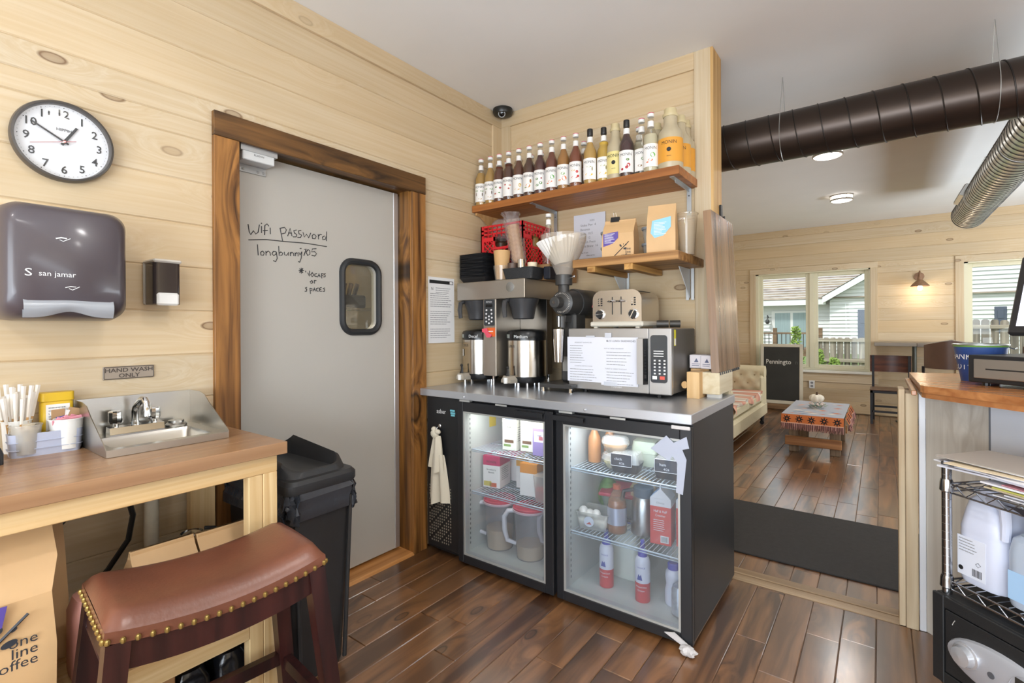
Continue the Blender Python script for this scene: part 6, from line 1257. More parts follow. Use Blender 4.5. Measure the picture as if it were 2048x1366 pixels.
def lamps():
    met = mat('lamp_nickel', 'a59d92', .35, metal=.8); dif = mat('lamp_diffuser', 'fff6ea', .5, emit=3.2)
    spots = [(-.35, 6.735, 'round flush ceiling lamp in the lounge beyond both ducts', 7), (-.35, 4.9, 'round flush ceiling lamp mostly hidden behind the dark duct', 7), (1.9, 4.9, 'flush ceiling lamp over the right of the lounge', 7), (1.9, 6.735, 'flush ceiling lamp near the right lounge window', 7),
             (-.2, .75, 'flush ceiling lamp above the hand-wash counter', 9), (.95, 1.0, 'flush ceiling lamp above the service counter', 8), (-.85, -1.2, 'flush ceiling lamp behind the camera at left', 9), (1.2, -1.1, 'flush ceiling lamp behind the camera at right', 8)]
    f = None
    for x, y, n, e in spots:
        if f is None:
            f = thing('ceiling_light', n, 'ceiling light', (x, y, 2.747), group='flush ceiling lamps')
            b = MB(met); b.lathe([(.105, 0), (.112, 0), (.112, -.012), (.105, -.012)], 36, caps=False); b.lathe([(.105, -.048), (.111, -.046), (.111, -.058), (.103, -.062)], 36, caps=False)
            for a in range(4): b.box(.108 * math.cos(a * PI / 2 + .5) - .003, .108 * math.sin(a * PI / 2 + .5) - .003, -.05, .108 * math.cos(a * PI / 2 + .5) + .003, .108 * math.sin(a * PI / 2 + .5) + .003, 0)
            b.build('rings', f)
            b = MB(dif); b.lathe([(.104, 0), (.106, -.055), (.09, -.066), (0, -.07)], 32); b.build('diffuser', f); t = f
        else:
            t = copy_tree(f); t.location = (x, y, 2.747); t['label'] = n
        d = bpy.data.lights.new('ceiling_lamp', 'AREA'); d.shape = 'DISK'; d.size = .2; d.energy = e; d.color = (1, .98, .96); o = bpy.data.objects.new('ceiling_lamp', d); COL.objects.link(o); o.location = (x, y, 2.747 - .074)
    t = thing('wall_sconce', 'rustic bell-shaped wall lamp glowing between the lounge windows', 'wall lamp', (.418, 8.65, 1.93)); r = mat('sconce_rust', '94735a', .55, metal=.4, var=.2, vs=30)
    b = MB(r); b.T = Matrix.Rotation(PI / 2, 4, 'X'); b.lathe([(0, 0), (.055, 0), (.055, .015), (0, .022)], 24); b.build('back_plate', t)
    b = MB(r); b.tube([(0, -.02, 0), (0, -.09, .05), (0, -.14, .06), (0, -.18, .035), (0, -.19, -.01), (0, -.19, -.04)], .009, 8); b.build('arm', t)
    b = MB(r); b.lathe([(.025, -.02), (.03, -.06), (.045, -.075), (.07, -.10), (.098, -.135), (.1, -.145), (.094, -.14), (.066, -.105), (.04, -.08)], 30, (0, -.19, 0), caps=False); b.build('bell_shade', t)
    b = MB(mat('bulb_warm', 'ffdfae', .4, emit=9)); b.ball((0, -.19, -.165), .028, 14, (1, 1, 1.35)); b.build('bulb', t)
    d = bpy.data.lights.new('sconce_lamp', 'POINT'); d.energy = 2.4; d.color = (1, .84, .64); d.shadow_soft_size = .03; o = bpy.data.objects.new('sconce_lamp', d); COL.objects.link(o); o.location = (0, -.19, -.215); o.parent = t
lamps()
def lounge():
    m = mat('rubber_mat', '2f2d2c', .85, var=.12, vs=40, bump=.4, bs=260); b = MB(m); b.box(-1.15, 2.985, .0005, .45, 3.872, .009, .003); tag(b.build('floor_mat'), 'long black entrance mat on the floor past the threshold', 'mat')
    # coffee table
    t = thing('coffee_table', 'low rustic timber coffee table under a patterned blanket', 'coffee table', (-.545, 6.16, 0)); wd = wood('old_timber', 'a08a70', '6f5a45', 'z', rough=.6, knots=1, vary=.15); wr = wood('table_rail', 'c08a58', '8f5f36', 'x', rough=.5, knots=1)
    for x in (-.21, .14):
        for y in (-.44, .38): b = MB(wd); b.rnd = .3 + x + y * .5; b.box(x, y, 0, x + .085, y + .09, .35, .004); b.build('leg', t)
    for y in (-.47, .47): b = MB(wr); b.rnd = .5 + y; b.box(-.24, y - .018, .075, .24, y + .018, .165, .004); b.build('rail', t)
    b = MB(wood('table_top', 'a08a70', '6f5a45', 'y', rough=.6, knots=1)); b.box(-.235, -.5, .35, .235, .5, .385, .004); b.build('table_top', t)
    t = thing('patterned_blanket', 'grey and peach woven blanket with orange star border and fringe on the coffee table', 'blanket', (-.545, 6.16, .3905))
    lt = mat('blanket_grey', 'a9acb4', .95, bump=.2, bs=150); pe = mat('blanket_peach', 'd3a48c', .95, bump=.2, bs=150); og = mat('blanket_orange', 'c9713c', .95, bump=.2, bs=150); bk = mat('blanket_black', '1f1d1e', .95); w_, l_ = .262, .535
    b = MB(lt); b.box(-w_, -l_, -.004, w_, l_, .004, .002); b.use(pe)
    rn = random.Random(8)
    for i in range(34):
        x, y = rn.uniform(-.2, .2), rn.uniform(-.48, .48); a = rn.uniform(.02, .055); b.use((pe, og, mat('blanket_blue', '7f8ea6', .95), mat('blanket_cream', 'd9cdbc', .95))[i % 4]); b.add([(x - a, y, .0046 + i * .00002), (x, y - a * .6, .0046 + i * .00002), (x + a, y, .0046 + i * .00002), (x, y + a * .6, .0046 + i * .00002)], [(0, 1, 2, 3)])
    b.build('cloth_top', t)
    def drop(nm, p0, ax, out, l, h):
        b = MB(og); q = lambda u, v: Vector(p0) + Vector(ax) * (l * u) + Vector(out) * (.012 + .03 * v + .006 * math.sin(u * 17)) + Vector((0, 0, -h * v)); b.grid(lambda u, v: q(u, v), 20, 5); n = max(3, round(l / .105))
        b.use(bk)
        for k in range(n):
            c = (k + .5) / n
            for j in range(8):
                a = j * PI / 4; d = Vector((math.cos(a), math.sin(a))); s_ = Vector((-d.y, d.x)) * .012; P = []
                for e in (d * .008 + s_ * .6, d * .036 + s_ * .2, d * .036 - s_ * .2, d * .008 - s_ * .6): P.append(q(c + e.x / l, .5 + e.y / h) + Vector(out) * .0025)
                b.add(P, [(0, 1, 2, 3)])
        b.use(pe); b.grid(lambda u, v: q(u, .9 + v * .1) + Vector(out) * .002, 20, 1); b.build(nm, t)
        f = MB(mat('fringe_pink', 'b98a80', .95)); f2 = mat('fringe_dark', '6e4a48', .95); N = int(l / .006)
        for i in range(N):
            u = (i + .5) / N; f.use(f.mats[0] if i % 3 else f2); c = q(u, 1); f.tube([c, c + Vector(out) * rn.uniform(-.012, .014) + Vector((0, 0, -.03)), c + Vector(out) * rn.uniform(-.02, .02) + Vector(ax) * rn.uniform(-.008, .008) + Vector((0, 0, -.062))], [.0035, .0035, .0022], 4)
        f.build('fringe', t)
    drop('border', (-w_, -l_, .003), (1, 0, 0), (0, -1, 0), 2 * w_, .085); drop('border', (w_, -l_, .003), (0, 1, 0), (1, 0, 0), 2 * l_, .06)
    p = thing('white_pumpkin', 'small white decorative pumpkin in greenery on the coffee table', 'pumpkin', (-.55, 6.15, .3955)); b = MB(mat('pumpkin_white', 'e6ddcb', .6)); n = 48
    b.loft([[((r * (1 + .07 * math.cos(8 * 2 * PI * i / n))) * math.cos(2 * PI * i / n), (r * (1 + .07 * math.cos(8 * 2 * PI * i / n))) * math.sin(2 * PI * i / n), z) for i in range(n)] for r, z in ((.02, .075), (.045, .072), (.062, .09), (.066, .11), (.06, .13), (.04, .145), (.012, .142))]); b.build('pumpkin_body', p)
    b = MB(mat('stem_brown', '4a3322', .7)); b.tube([(0, 0, .14), (.004, 0, .158), (0, 0, .172)], [.012, .008, .009], 8); b.build('stem', p)
    g = MB(mat('sage_leaf', '8fa08a', .7, var=.2, vs=30)); 
    for i in range(46):
        a = i * 2.4; r = .03 + .06 * ((i * 37 % 46) / 46); z = .012 + .055 * ((i * 17 % 46) / 46) * (1.1 - r * 8); c = Vector((r * math.cos(a), r * math.sin(a), max(.006, z))); o_ = Vector((math.cos(a), math.sin(a), .4)).normalized() * .03; s_ = Vector((-math.sin(a), math.cos(a), .2)) * .012; g.add([c - o_ * .5, c + s_, c + o_, c - s_], [(0, 1, 2, 3)])
    g.use(mat('blossom', 'e0cfc6', .7))
    for i in range(9): a = i * .7; g.ball((.06 * math.cos(a), .06 * math.sin(a), .05), .014, 8)
    g.build('greenery', p)
    # sofa
    t = thing('chesterfield_sofa', 'cream button-tufted rolled-arm sofa beyond the cooler', 'sofa', (-1.6, 6.1, 0)); li = mat('linen_cream', 'cfc4a4', .9, var=.04, vs=30, bump=.15, bs=220)
    b = MB(li); b.box(-.42, -1.1, .115, .41, 1.08, .30, .03); b.build('base', t)
    b = MB(li); b.box(-.42, -1.1, .28, -.2, 1.08, .66, .05); b.tube([(-.36, -1.1, .67), (-.36, 1.08, .67)], .1, 16); b.build('backrest', t)
    for sy in (1, -1):
        b = MB(li); y0 = .9 * sy + .02
        b.box(-.42, y0 - .065, .12, .405, y0 + .13, .64, .03); b.build('arm', t) if False else None
        def surf(u, v):
            y = y0 - sy * .068 - sy * .02 * math.sin(v * PI); x = -.38 + .74 * u; z = .40 + .30 * v
            d = 0
            for r in range(3):
                for c in range(5):
                    bx, bz = -.34 + c * .16 + (r % 2) * .08, .44 + r * .105; d += .02 * math.exp(-((x - bx) ** 2 + (z - bz) ** 2) / .0016)
            return (x, y + sy * d, z)
        b.grid(surf, 48, 22); P = [(-.42, .66), (.40, .66)]
        b.tube([(-.42, y0 + sy * .055, .672), (.40, y0 + sy * .055, .672)], .088, 18); b.build('arm', t)
        k = MB(mat('button_tan', 'a08e6c', .8))
        for r in range(3):
            for c in range(5):
                bx, bz = -.34 + c * .16 + (r % 2) * .08, .44 + r * .105
                if bx < .37: k.ball((bx, y0 - sy * .07, bz), .010, 8)
        k.build('button', t)
    for y0, y1 in ((-.8, .05), (.055, .845)):
        b = MB(li); b.box(-.22, y0, .30, .40, y1, .445, .04); b.build('seat_cushion', t)
    for x in (-.36, .36):
        for y in (-1.02, .98):
            b = MB(mat('castor_black', '1b1a1a', .4)); b.lathe([(.018, .045), (.024, .07), (.03, .12)], 14, (x, y, 0)); b.T = Matrix.Translation((x, y, .026)) @ Matrix.Rotation(PI / 2, 4, 'X'); b.lathe([(0, -.012), (.026, -.012), (.026, .012), (0, .012)], 18); b.build('castor', t)
    t = thing('striped_throw', 'peach and cream striped throw spread over the sofa seat', 'throw', (-1.6, 6.1, .448)); st = [mat('throw_a', 'd9a58c', .95), mat('throw_b', 'e3ddd2', .95), mat('throw_c', 'c98f7c', .95), mat('throw_d', 'cdb9a8', .95)]
    b = MB(st[0])
    for i in range(26):
        b.use(st[(i * 7 // 3) % 4]); y0, y1 = -.75 + i * .06, -.75 + (i + 1) * .06
        def ff(u, v):
            y = y0 + (y1 - y0) * v; x = -.2 + .66 * u
            if x < .40: return (x, y, .004 + .006 * math.sin(y * 22 + x * 9))
            dz = (x - .40); return (.405 + .02 * math.sin(y * 15), y, .0 - dz * (.9 + .6 * math.sin(y * 5)))
        b.grid(ff, 22, 2)
    b.build('cloth', t)
    t = thing('patterned_cushion', 'orange, black and white patterned cushion at the sofa end', 'cushion', (-1.72, 6.55, .462), .4); b = MB(mat('cushion_rust', 'b5502c', .9)); b.grid(lambda u, v: (.05 * math.sin(PI * u) * math.sin(PI * v) + .12 * v - .06, -.2 + .4 * u, .02 + .36 * v), 14, 12); b.use(mat('cushion_black', '262224', .9)); b.grid(lambda u, v: (-.05 * math.sin(PI * u) * math.sin(PI * v) + .12 * v - .06, -.2 + .4 * u, .02 + .36 * v), 14, 12)
    for i in range(12):
        u, v = .15 + .23 * (i % 4), .2 + .28 * (i // 4); b.use((mat('cushion_white', 'd9d2c6', .9), mat('cushion_black'))[i % 2]); c = Vector((.05 * math.sin(PI * u) * math.sin(PI * v) + .12 * v - .054, -.2 + .4 * u, .02 + .36 * v)); b.add([c + Vector((0, -.035, 0)), c + Vector((0, 0, .04)), c + Vector((0, .035, 0)), c + Vector((0, 0, -.04))], [(0, 1, 2, 3)])
    b.build('cover', t)
    # chalkboard
    t = thing('chalkboard_easel', 'white-framed chalkboard easel lettered Pennington under the window', 'chalkboard', (-1.21, 8.40, 0), tilt=(-.06, 0, 0)); fr = mat('easel_frame', 'cfc8b4', .6, var=.05)
    b = MB(fr); b.box(-.285, -.012, .0, -.24, .012, 1.0, .003); b.box(.24, -.012, .0, .285, .012, 1.0, .003); b.box(-.24, -.012, .955, .24, .012, 1.0, .003); b.box(-.24, -.012, .10, .24, .012, .15, .003); b.build('frame', t)
    b = MB(mat('chalk_slate', '34332f', .85, var=.12, vs=5)); b.box(-.24, -.006, .15, .24, .004, .955); b.build('slate', t)
    b = MB(mat('chalk_white', 'cfcbc2', .9)); b.text('Penningto', .095, (-.205, -.0075, .70), X3, Z3, 'L', sx=.9, bold=.012); b.use(mat('chalk_faint', '5a5852', .9)); b.text('n', .09, (.185, -.0075, .70), X3, Z3, 'L', sx=.92); b.build('chalk_lettering', t)
    b = MB(wood('easel_brown', '9a7a58', '76593c', 'x', rough=.6)); b.box(-.24, -.01, .02, .24, .01, .095, .002); b.build('lower_rail', t)
    b = MB(fr); b.box(-.25, .15, .035, -.22, .17, .93); b.box(.22, .15, .035, .25, .17, .93); b.box(-.22, .15, .88, .22, .17, .92); b.box(-.25, .0, .93, .25, .17, .95); b.build('rear_leg', t)
    o = thing('wall_outlet', 'white wall outlet below the left lounge window', 'outlet', (-.832, 8.6315, .395)); b = MB(white_pl); b.box(-.036, -.006, -.058, .036, 0, .058, .002); b.use(mat('print_grey'))
    for z in (-.025, .025): b.prism([(x, z + y) for x, y in rrect(.034, .03, .008, 3)], -.0075, -.006, 'y')
    b.build('plate', o)
    # chair and tall table
    t = thing('bistro_chair', 'low metal and wood chair with curved brown back by the tall table', 'chair', (.1, 8.12, 0)); me = mat('chair_metal', '2b2a2c', .45, metal=.5); wb = wood('chair_wood', '6b3a26', '42221a', 'x', rough=.3, knots=0, spec=.5)
    for x in (-.215, .185):
        b = MB(me); b.box(x, -.2, 0, x + .028, -.172, .43); b.build('leg', t); b = MB(me); b.box(x + (.015 if x < 0 else .0), .17, 0, x + .028 + (.015 if x < 0 else .0), .2, .87); b.build('leg', t)
    b = MB(me); b.box(-.215, -.2, .40, .213, .2, .43); b.build('seat_frame', t)
    b = MB(wood('chair_seat', '8a6a50', '5f4432', 'x', rough=.35, knots=0)); b.box(-.22, -.205, .431, .215, .19, .448, .006); b.build('seat', t)
    b = MB(wb); b.grid(lambda u, v: (-.22 + .44 * u, .17 + .035 * math.sin(PI * u), .65 + .22 * v), 18, 3); b.grid(lambda u, v: (-.22 + .44 * u, .188 + .035 * math.sin(PI * u), .65 + .22 * v), 18, 3); b.grid(lambda u, v: (-.22 + .44 * u, .17 + .018 * v + .035 * math.sin(PI * u), .87), 18, 1); b.build('backrest', t)
    for y, z in ((-.19, .15), (.19, .17)): b = MB(me); b.box(-.2, y - .01, z, .2, y + .01, z + .025); b.build('stretcher', t)
    for x in (-.205, .195): b = MB(me); b.box(x, -.18, .09, x + .02, .18, .11); b.build('stretcher', t)
    t = thing('tall_table', 'grey wood tall table with metal post against the lounge wall', 'table', (.46, 8.3, 0)); b = MB(wood('tall_top', '8f8577', '6a6056', 'x', rough=.4, knots=0)); b.rnd = .3; b.box(-.53, -.32, 1.005, -.1, .32, 1.05, .003); b.rnd = .6; b.box(-.098, -.32, 1.0, .53, .32, 1.05, .003); b.build('table_top', t)
    b = MB(mat('post_grey', '55564f', .4, metal=.6)); b.cyl((-.11, 0, .02), (-.11, 0, 1.0), .024, n=16); b.build('post', t); b = MB(mat('post_grey')); b.lathe([(.2, 0), (.2, .012), (.03, .03)], 28, (-.11, 0, 0)); b.build('foot_plate', t)
    def barchair(x, y, label):
        t = thing('bar_chair', label, 'bar chair', (x, y, 0), -.05); le = mat('chair_leather', '5f463a', .4, var=.15, vs=6); gr = mat('chair_edge', '8d8577', .6)
        b = MB(le); f = lambda d: (lambda u, v: ((.225 + d) * math.sin((u - .5) * 2.1), .10 - (.30 + d) * math.cos((u - .5) * 2.1) * 1.0, .86 + (.27 - .05 * abs(u - .5) * 2) * v)); b.grid(f(0), 24, 5); b.build('back_pad', t)
        b = MB(gr); b.grid(f(-.035), 24, 5); a0, a1 = f(0), f(-.035); b.grid(lambda u, v: Vector(a0(u, 1)) * (1 - v) + Vector(a1(u, 1)) * v + Vector((0, 0, .008 * math.sin(PI * v))), 24, 3)
        for e in (0, 1): b.grid(lambda u, v: Vector(a0(e, v)) * (1 - u) + Vector(a1(e, v)) * u, 2, 5)
        b.build('back_shell', t)
        b = MB(wood('seat_ply', 'b9936a', '8a6844', 'x', rough=.25, knots=0)); b.lathe([(0, .76), (.2, .76), (.215, .775), (.2, .80), (0, .80)], 28); b.build('seat', t)
        for sx in (-1, 1):
            for sy in (-1, 1): b = MB(mat('chair_metal')); b.cyl((sx * .13, sy * .13, .76), (sx * .2, sy * .2, 0), .014, n=10); b.build('leg', t)
            b = MB(mat('chair_metal')); b.cyl((sx * .2, -.1, .79), (sx * .2, -.12, .88), .012, n=8); b.build('back_post', t)
    barchair(.53, 6.25, 'brown leather bar chair with grey edging behind the wooden service counter'); barchair(1.18, 6.1, 'second brown bar chair further right, only its top edge showing above the bucket')
lounge()
def outdoors():
    g = MB(mat('lawn', '6f8450', .9, var=.3, vs=6, bump=.5, bs=30)); g.add([(-14, 8.8, -.1), (16, 8.8, -.1), (16, 12.2, .38), (-14, 12.2, .38), (16, 40, .6), (-14, 40, .6)], [(0, 1, 2, 3), (3, 2, 4, 5)]); struct(g.build('ground'))
    fw = [wood('fence_grey_a', 'a89f92', '6b6258', 'z', rough=.8, grain=20), wood('fence_grey_b', '948a7d', '565049', 'z', rough=.8, grain=20)]
    def fence(label, x0, x1, zt, y, rails, cap=False):
        t = thing('picket_fence', label, 'fence', ((x0 + x1) / 2, y, .33)); c = (x0 + x1) / 2; n = int((x1 - x0) / .125); rn = random.Random(n)
        b = MB(fw[0])
        for i in range(n):
            b.use(fw[rn.randrange(2)]); b.rnd = rn.random(); x = x0 + i * .125 - c; h = zt - .33 + (rn.uniform(-.02, .02) if not cap else 0); b.prism([(x, .03), (x + .112, .03), (x + .112, h - .03), (x + .085, h), (x + .027, h), (x, h - .03)], 0, .018, 'y')
        b.build('pickets', t)
        for z in rails: b = MB(wood('fence_rail', 'b5ab9c', '857b6d', 'x', rough=.8)); b.box(x0 - c, -.04, z - .33, x1 - c, 0, z - .26, .002); b.build('rail', t)
        for x in (x0, x1): b = MB(fw[1]); b.box(x - c - .045, -.02, 0, x - c + .045, .08, zt - .33 + .1); b.build('post', t)
    fence('weathered low picket fence outside the left lounge window', -1.25, .95, 1.02, 12.6, (.5, .93), True)
    fence('taller weathered fence outside the right lounge window', 1.1, 4.6, 1.36, 12.4, (.6, 1.2))
    t = thing('deck_railing', 'brown deck railing in front of the neighbouring house', 'railing', (-2.2, 16.2, .6)); w = wood('deck_brown', '8a6d55', '5f4836', 'x', rough=.7)
    b = MB(w); b.box(-1.6, -.03, .44, .9, .03, .49); b.build('top_rail', t)
    for i in range(22): b = MB(mat('baluster_dark', '3b3632', .6)); b.box(-1.55 + i * .11, -.01, 0, -1.53 + i * .11, .01, .44); b.build('baluster', t)
    for x in (-1.5, -.28, .85): b = MB(w); b.box(x - .05, -.05, 0, x + .05, .05, .62); b.build('post', t)
    b = MB(w); b.box(-1.6, 0, -.25, .9, 1.5, 0); b.build('deck_floor', t)
    sd = mat('siding_white', 'dadcdb', .6); tr = mat('house_trim', 'e4e5e4', .5); rf = wood('roof_shingle', '9c8f86', '6e635d', 'x', grain=9, run=4, rough=.9, contrast=(.35, .65), hue='a89a7c', bump=.3)
    h = thing('neighbour_house', 'neighbouring white-sided house with grey shingle roof beyond the fence', 'house', (0, 18, .3)); O = -.3
    def lap(b, x0f, x1f, z0, z1, y):
        z = z0
        while z < z1: 
            za = min(z + .115, z1); a0, a1 = x0f(z), x1f(z); c0, c1 = x0f(za), x1f(za); b.add([(a0, y - .035, z + O), (a1, y - .035, z + O), (c1, y + .004, za + O), (c0, y + .004, za + O), (a0, y, z + O), (a1, y, z + O)], [(0, 1, 2, 3), (0, 4, 5, 1)]); z += .115
    b = MB(sd); slope = .63; lap(b, lambda z: -1.25 if z < 2.07 else -1.25 + (z - 2.07) / slope, lambda z: 7.2 if z < 2.07 else 7.2 - (z - 2.07) / slope, .3, 4.6, 0); lap(b, lambda z: -9, lambda z: -1.2, .3, 2.2, .35)
    b.add([(-1.25, 0, 0), (-1.25, .35, 0), (-1.25, .35, 2.0), (-1.25, 0, 2.0)], [(0, 1, 2, 3)]); b.build('siding', h)
    b = MB(tr); b.prism([(-1.42, 1.66), (2.975, 4.43), (2.975, 4.62), (-1.42, 1.85)], -.32, -.28, 'y'); b.prism([(7.37, 1.66), (2.975, 4.43), (2.975, 4.62), (7.37, 1.85)], -.32, -.28, 'y'); b.box(-9, -.1, 1.63, -1.35, -.05, 1.80); b.add([(-1.42, -.3, 1.67), (2.975, -.3, 4.44), (2.975, 0, 4.44), (-1.42, 0, 1.67)], [(0, 1, 2, 3)]); b.add([(-9, -.1, 1.66), (-1.35, -.1, 1.66), (-1.35, .35, 1.66), (-9, .35, 1.66)], [(0, 1, 2, 3)]); b.build('fascia', h)
    b = MB(rf)
    for i in range(30): y0, y1 = -.12 + i * .16, -.12 + (i + 1) * .16; b.rnd = random.random(); z0, z1 = 1.81 + i * .088, 1.80 + (i + 1) * .088; b.add([(-9, y0, z0), (3, y0, z0), (3, y1, z1), (-9, y1, z1)], [(0, 1, 2, 3)])
    b.add([(-1.45, -.34, 1.85), (2.975, -.34, 4.64), (2.975, 6, 4.64), (-1.45, 6, 1.85)], [(0, 1, 2, 3)]); b.add([(7.4, -.34, 1.85), (2.975, -.34, 4.64), (2.975, 6, 4.64), (7.4, 6, 1.85)], [(0, 1, 2, 3)]); b.build('roof', h)
    b = MB(tr); b.box(-2.9, .30, .3, -1.75, .335, 1.46); f = b.build('patio_door', h); p = MB(mat('patio_glass', '8fa3a6', .1, var=.1, vs=3, stretch=(9, 1, .3))); p.box(-2.8, .29, .3, -2.36, .31, 1.40); p.box(-2.28, .29, .3, -1.84, .31, 1.40); p.build('door_glass', f)
    for x0, x1, z0, z1 in ((-.55, -.2, .55, 1.45), (2.39, 2.63, .75, 1.45), (-.1, 2.3, -.3, -.29)):
        if z1 < 0: continue
        b = MB(mat('shutter_navy', '3f4a5f', .5)); b.box(x0, -.04, z0, x1, 0, z1, .01); b.box(x0 + .06, -.055, z0 + .08, x1 - .06, -.04, (z0 + z1) / 2 - .04, .01); b.box(x0 + .06, -.055, (z0 + z1) / 2 + .04, x1 - .06, -.04, z1 - .08, .01); b.build('shutter', h)
    b = MB(mat('lantern_black', '2d2d2e', .4)); b.tube([(-3.0, .3, 1.25), (-3.0, .18, 1.32), (-3.0, .15, 1.22)], .02, 8); b.ball((-3.0, .15, 1.12), .07, 10, (1, 1, 1.2)); b.build('porch_lantern', h)
    lf = mat('shrub_leaf', '7f9a3e', .6, var=.35, vs=25)
    for n, (x, y, z, r, hh) in enumerate(((-1.55, 12.9, .35, .17, .85), (-1.04, 12.2, .3, .13, .42), (-.78, 12.3, .32, .13, .22))):
        t = thing('shrub', ['tall green shrub behind the window mullion outside', 'green leafy plant low at the left of the picket fence', 'small leafy plant at the foot of the picket fence'][n], 'shrub', (x, y, z)); b = MB(lf); rn = random.Random(n)
        for i in range(260):
            a, q = rn.uniform(0, 6.3), rn.random(); rr = r * math.sqrt(rn.random()) * (1 - .6 * q); c = Vector((rr * math.cos(a), rr * math.sin(a), .05 + hh * q)); u = Vector((rn.uniform(-1, 1), rn.uniform(-1, 1), rn.uniform(-.4, 1))).normalized() * .055; v = u.orthogonal().normalized() * .022; b.add([c - u, c + v, c + u, c - v], [(0, 1, 2, 3)])
        b.build('leaves', t, smooth=0); b = MB(mat('stem_brown')); b.tube([(0, 0, -.05), (.02, 0, hh * .5), (0, .02, hh * .9)], [.015, .01, .005], 6); b.build('stem', t)
outdoors()
# ------------------------------------------------------------------ service counter and wire rack at the right
DD, NN = Vector((.70711, -.70711, 0)), Vector((.70711, .70711, 0))
def service_counter():
    ww = dict(light='d8d3c9', dark='beb6aa', knots=1.0, knotcol='8f877c', rough=.6, vary=.07, grain=30, run=1.0)
    wz = wood('whitewashed_z', axis='z', **ww); pz = wood('pine_post', 'd9c8aa', 'c0a886', 'z', rough=.6, knots=1.0, vary=.1)
    b = MB(pz); b.rnd = .2; b.box(.058, 2.662, 0, .080, 2.80, 1.0, .002); b.rnd = .6; b.box(.081, 2.655, 0, .122, 2.80, .985, .002); struct(b.build('wall_knee_end'))
    b = MB(mat('corner_trim_white', 'e3e6ec', .45)); b.box(.125, 2.662, 0, .147, 2.69, 1.0, .002); struct(b.build('trim_knee_corner'))
    def panel(nm, t0, t1, m, r, th=.02):
        b = MB(m); b.rnd = r; P = Vector((.148, 2.668, 0)); a, c = P + DD * t0, P + DD * t1; b.add([a, c, c + NN * th, a + NN * th] + [q + Vector((0, 0, 1.0)) for q in (a, c, c + NN * th, a + NN * th)], [(0, 1, 2, 3), (4, 5, 6, 7), (0, 1, 5, 4), (1, 2, 6, 5), (2, 3, 7, 6), (3, 0, 4, 7)]); struct(b.build(nm, smooth=20))
    panel('wall_knee_board', 0, .237, wz, .4); panel('trim_knee_seam', .238, .243, mat('seam_dark_grey', '6f747c', .5), .0, .015); panel('wall_knee', .244, 2.6, mat('painted_drywall'), .5)
    t = thing('service_counter', 'honey-brown wooden service counter top at the right', 'counter', (.9, 2.2, 0)); top = wood('service_top', 'c08450', '9a5f33', 'x', rough=.25, knots=0, grain=26, vary=.12, spec=.55, hue='a86d40')
    out = [(.118, 2.40), (.128, 2.378), (1.9, .606), (2.2, .9), (2.2, 3.03), (.108, 3.03)]
    b = MB(top); b.rnd = .3; b.prism([(x - .9, y - 2.2) for x, y in out], 1.02, 1.046); b.rnd = .6; b.prism([(x - .9 + .004, y - 2.2 - .0) for x, y in out], 1.001, 1.02); b.build('counter_top', t, smooth=20)
    b = MB(top); b.rnd = .8; b.box(.092 - .9, 2.42 - 2.2, 1.004, .108 - .9, 3.0 - 2.2, 1.022, .002); b.build('edge_strip', t)
    z = 1.0465
    t = thing('tip_bucket', 'blue painted metal bucket lettered THANKS on the service counter', 'bucket', (.318, 2.70, z)); bl = mat('bucket_blue', '2e4a86', .35, var=.06, vs=20); R0, R1, H = .058, .083, .146
    b = MB(bl); b.lathe([(R0, 0), (R1, H)], 36, caps=False); b.lathe([(0, .001), (R0, .001)], 36, caps=False); b.build('bucket_wall', t)
    b = MB(mat('bucket_rim', 'b9bdb9', .3, metal=.8)); b.tube([(R1 * math.cos(a), R1 * math.sin(a), H) for a in [k * PI / 18 for k in range(36)]], .003, 6, closed=True); b.use(mat('bucket_green', '6f9a4a', .4)); b.lathe([(R1 - .0012, H - .009), (R1 + .0012, H - .003)], 36, caps=False); b.build('rim', t)
    b = MB(mat('print_white')); g = math.atan2(-2.70, -.318) - .0
    def wr(s, size, zz, off): Rz = R0 + (R1 - R0) * (zz + size * .35) / H + .001; b.text(s, size, (0, 0, zz), X3, Z3, wrap=(0, 0, Rz, g + off), sx=1.05)
    wr('THANKS', .034, .088, -1.0); wr("A LOT'", .032, .048, -1.25); b.build('lettering', t)
    b = MB(mat('bucket_rim')); b.tube([(R1 * math.cos(-.3), R1 * math.sin(-.3), H - .01), (R1 * 1.1, -.04, H - .015), (R1 * 1.22, -.02, H - .012)], .0025, 6); b.build('bail', t)
    t = thing('cash_drawer', 'black cash drawer with steel slotted front on the service counter', 'cash drawer', (.262, 2.515, z), -.72)
    b = MB(mat('drawer_black', '222223', .4)); b.box(0, 0, .012, .42, .40, .112, .003)
    for x in (.04, .36): b.cyl((x, .03, 0), (x, .03, .013), .012, n=10); b.cyl((x, .36, 0), (x, .36, .013), .012, n=10)
    b.build('case', t)
    b = MB(mat('drawer_steel', 'b5aea4', .3, metal=.85)); b.box(.022, -.006, .028, .40, .002, .098, .002); b.use(mat('slot_dark')); b.box(.062, -.0068, .06, .36, -.006, .065); b.build('drawer_front', t)
    t = thing('till_screen', 'black tilted till monitor with lit screen at the right edge', 'monitor', (.385, 2.53, 1.1615), -.72); bz = mat('monitor_black', '2a2a2b', .4)
    T = Matrix.Translation((0, 0, .07)) @ Matrix.Rotation(-.26, 4, 'X')
    b = MB(bz); b.T = T; b.box(-.015, -.012, 0, .36, .018, .30, .008); b.build('bezel', t)
    b = MB(mat('screen_lit', 'dfe3f6', .3, emit=.85)); b.T = T; b.box(.012, -.0135, .032, .335, -.012, .283); b.use(mat('print_grey')); b.box(.03, -.0142, .07, .05, -.0136, .075); b.box(.04, -.0142, .055, .052, -.0136, .06); b.build('screen', t)
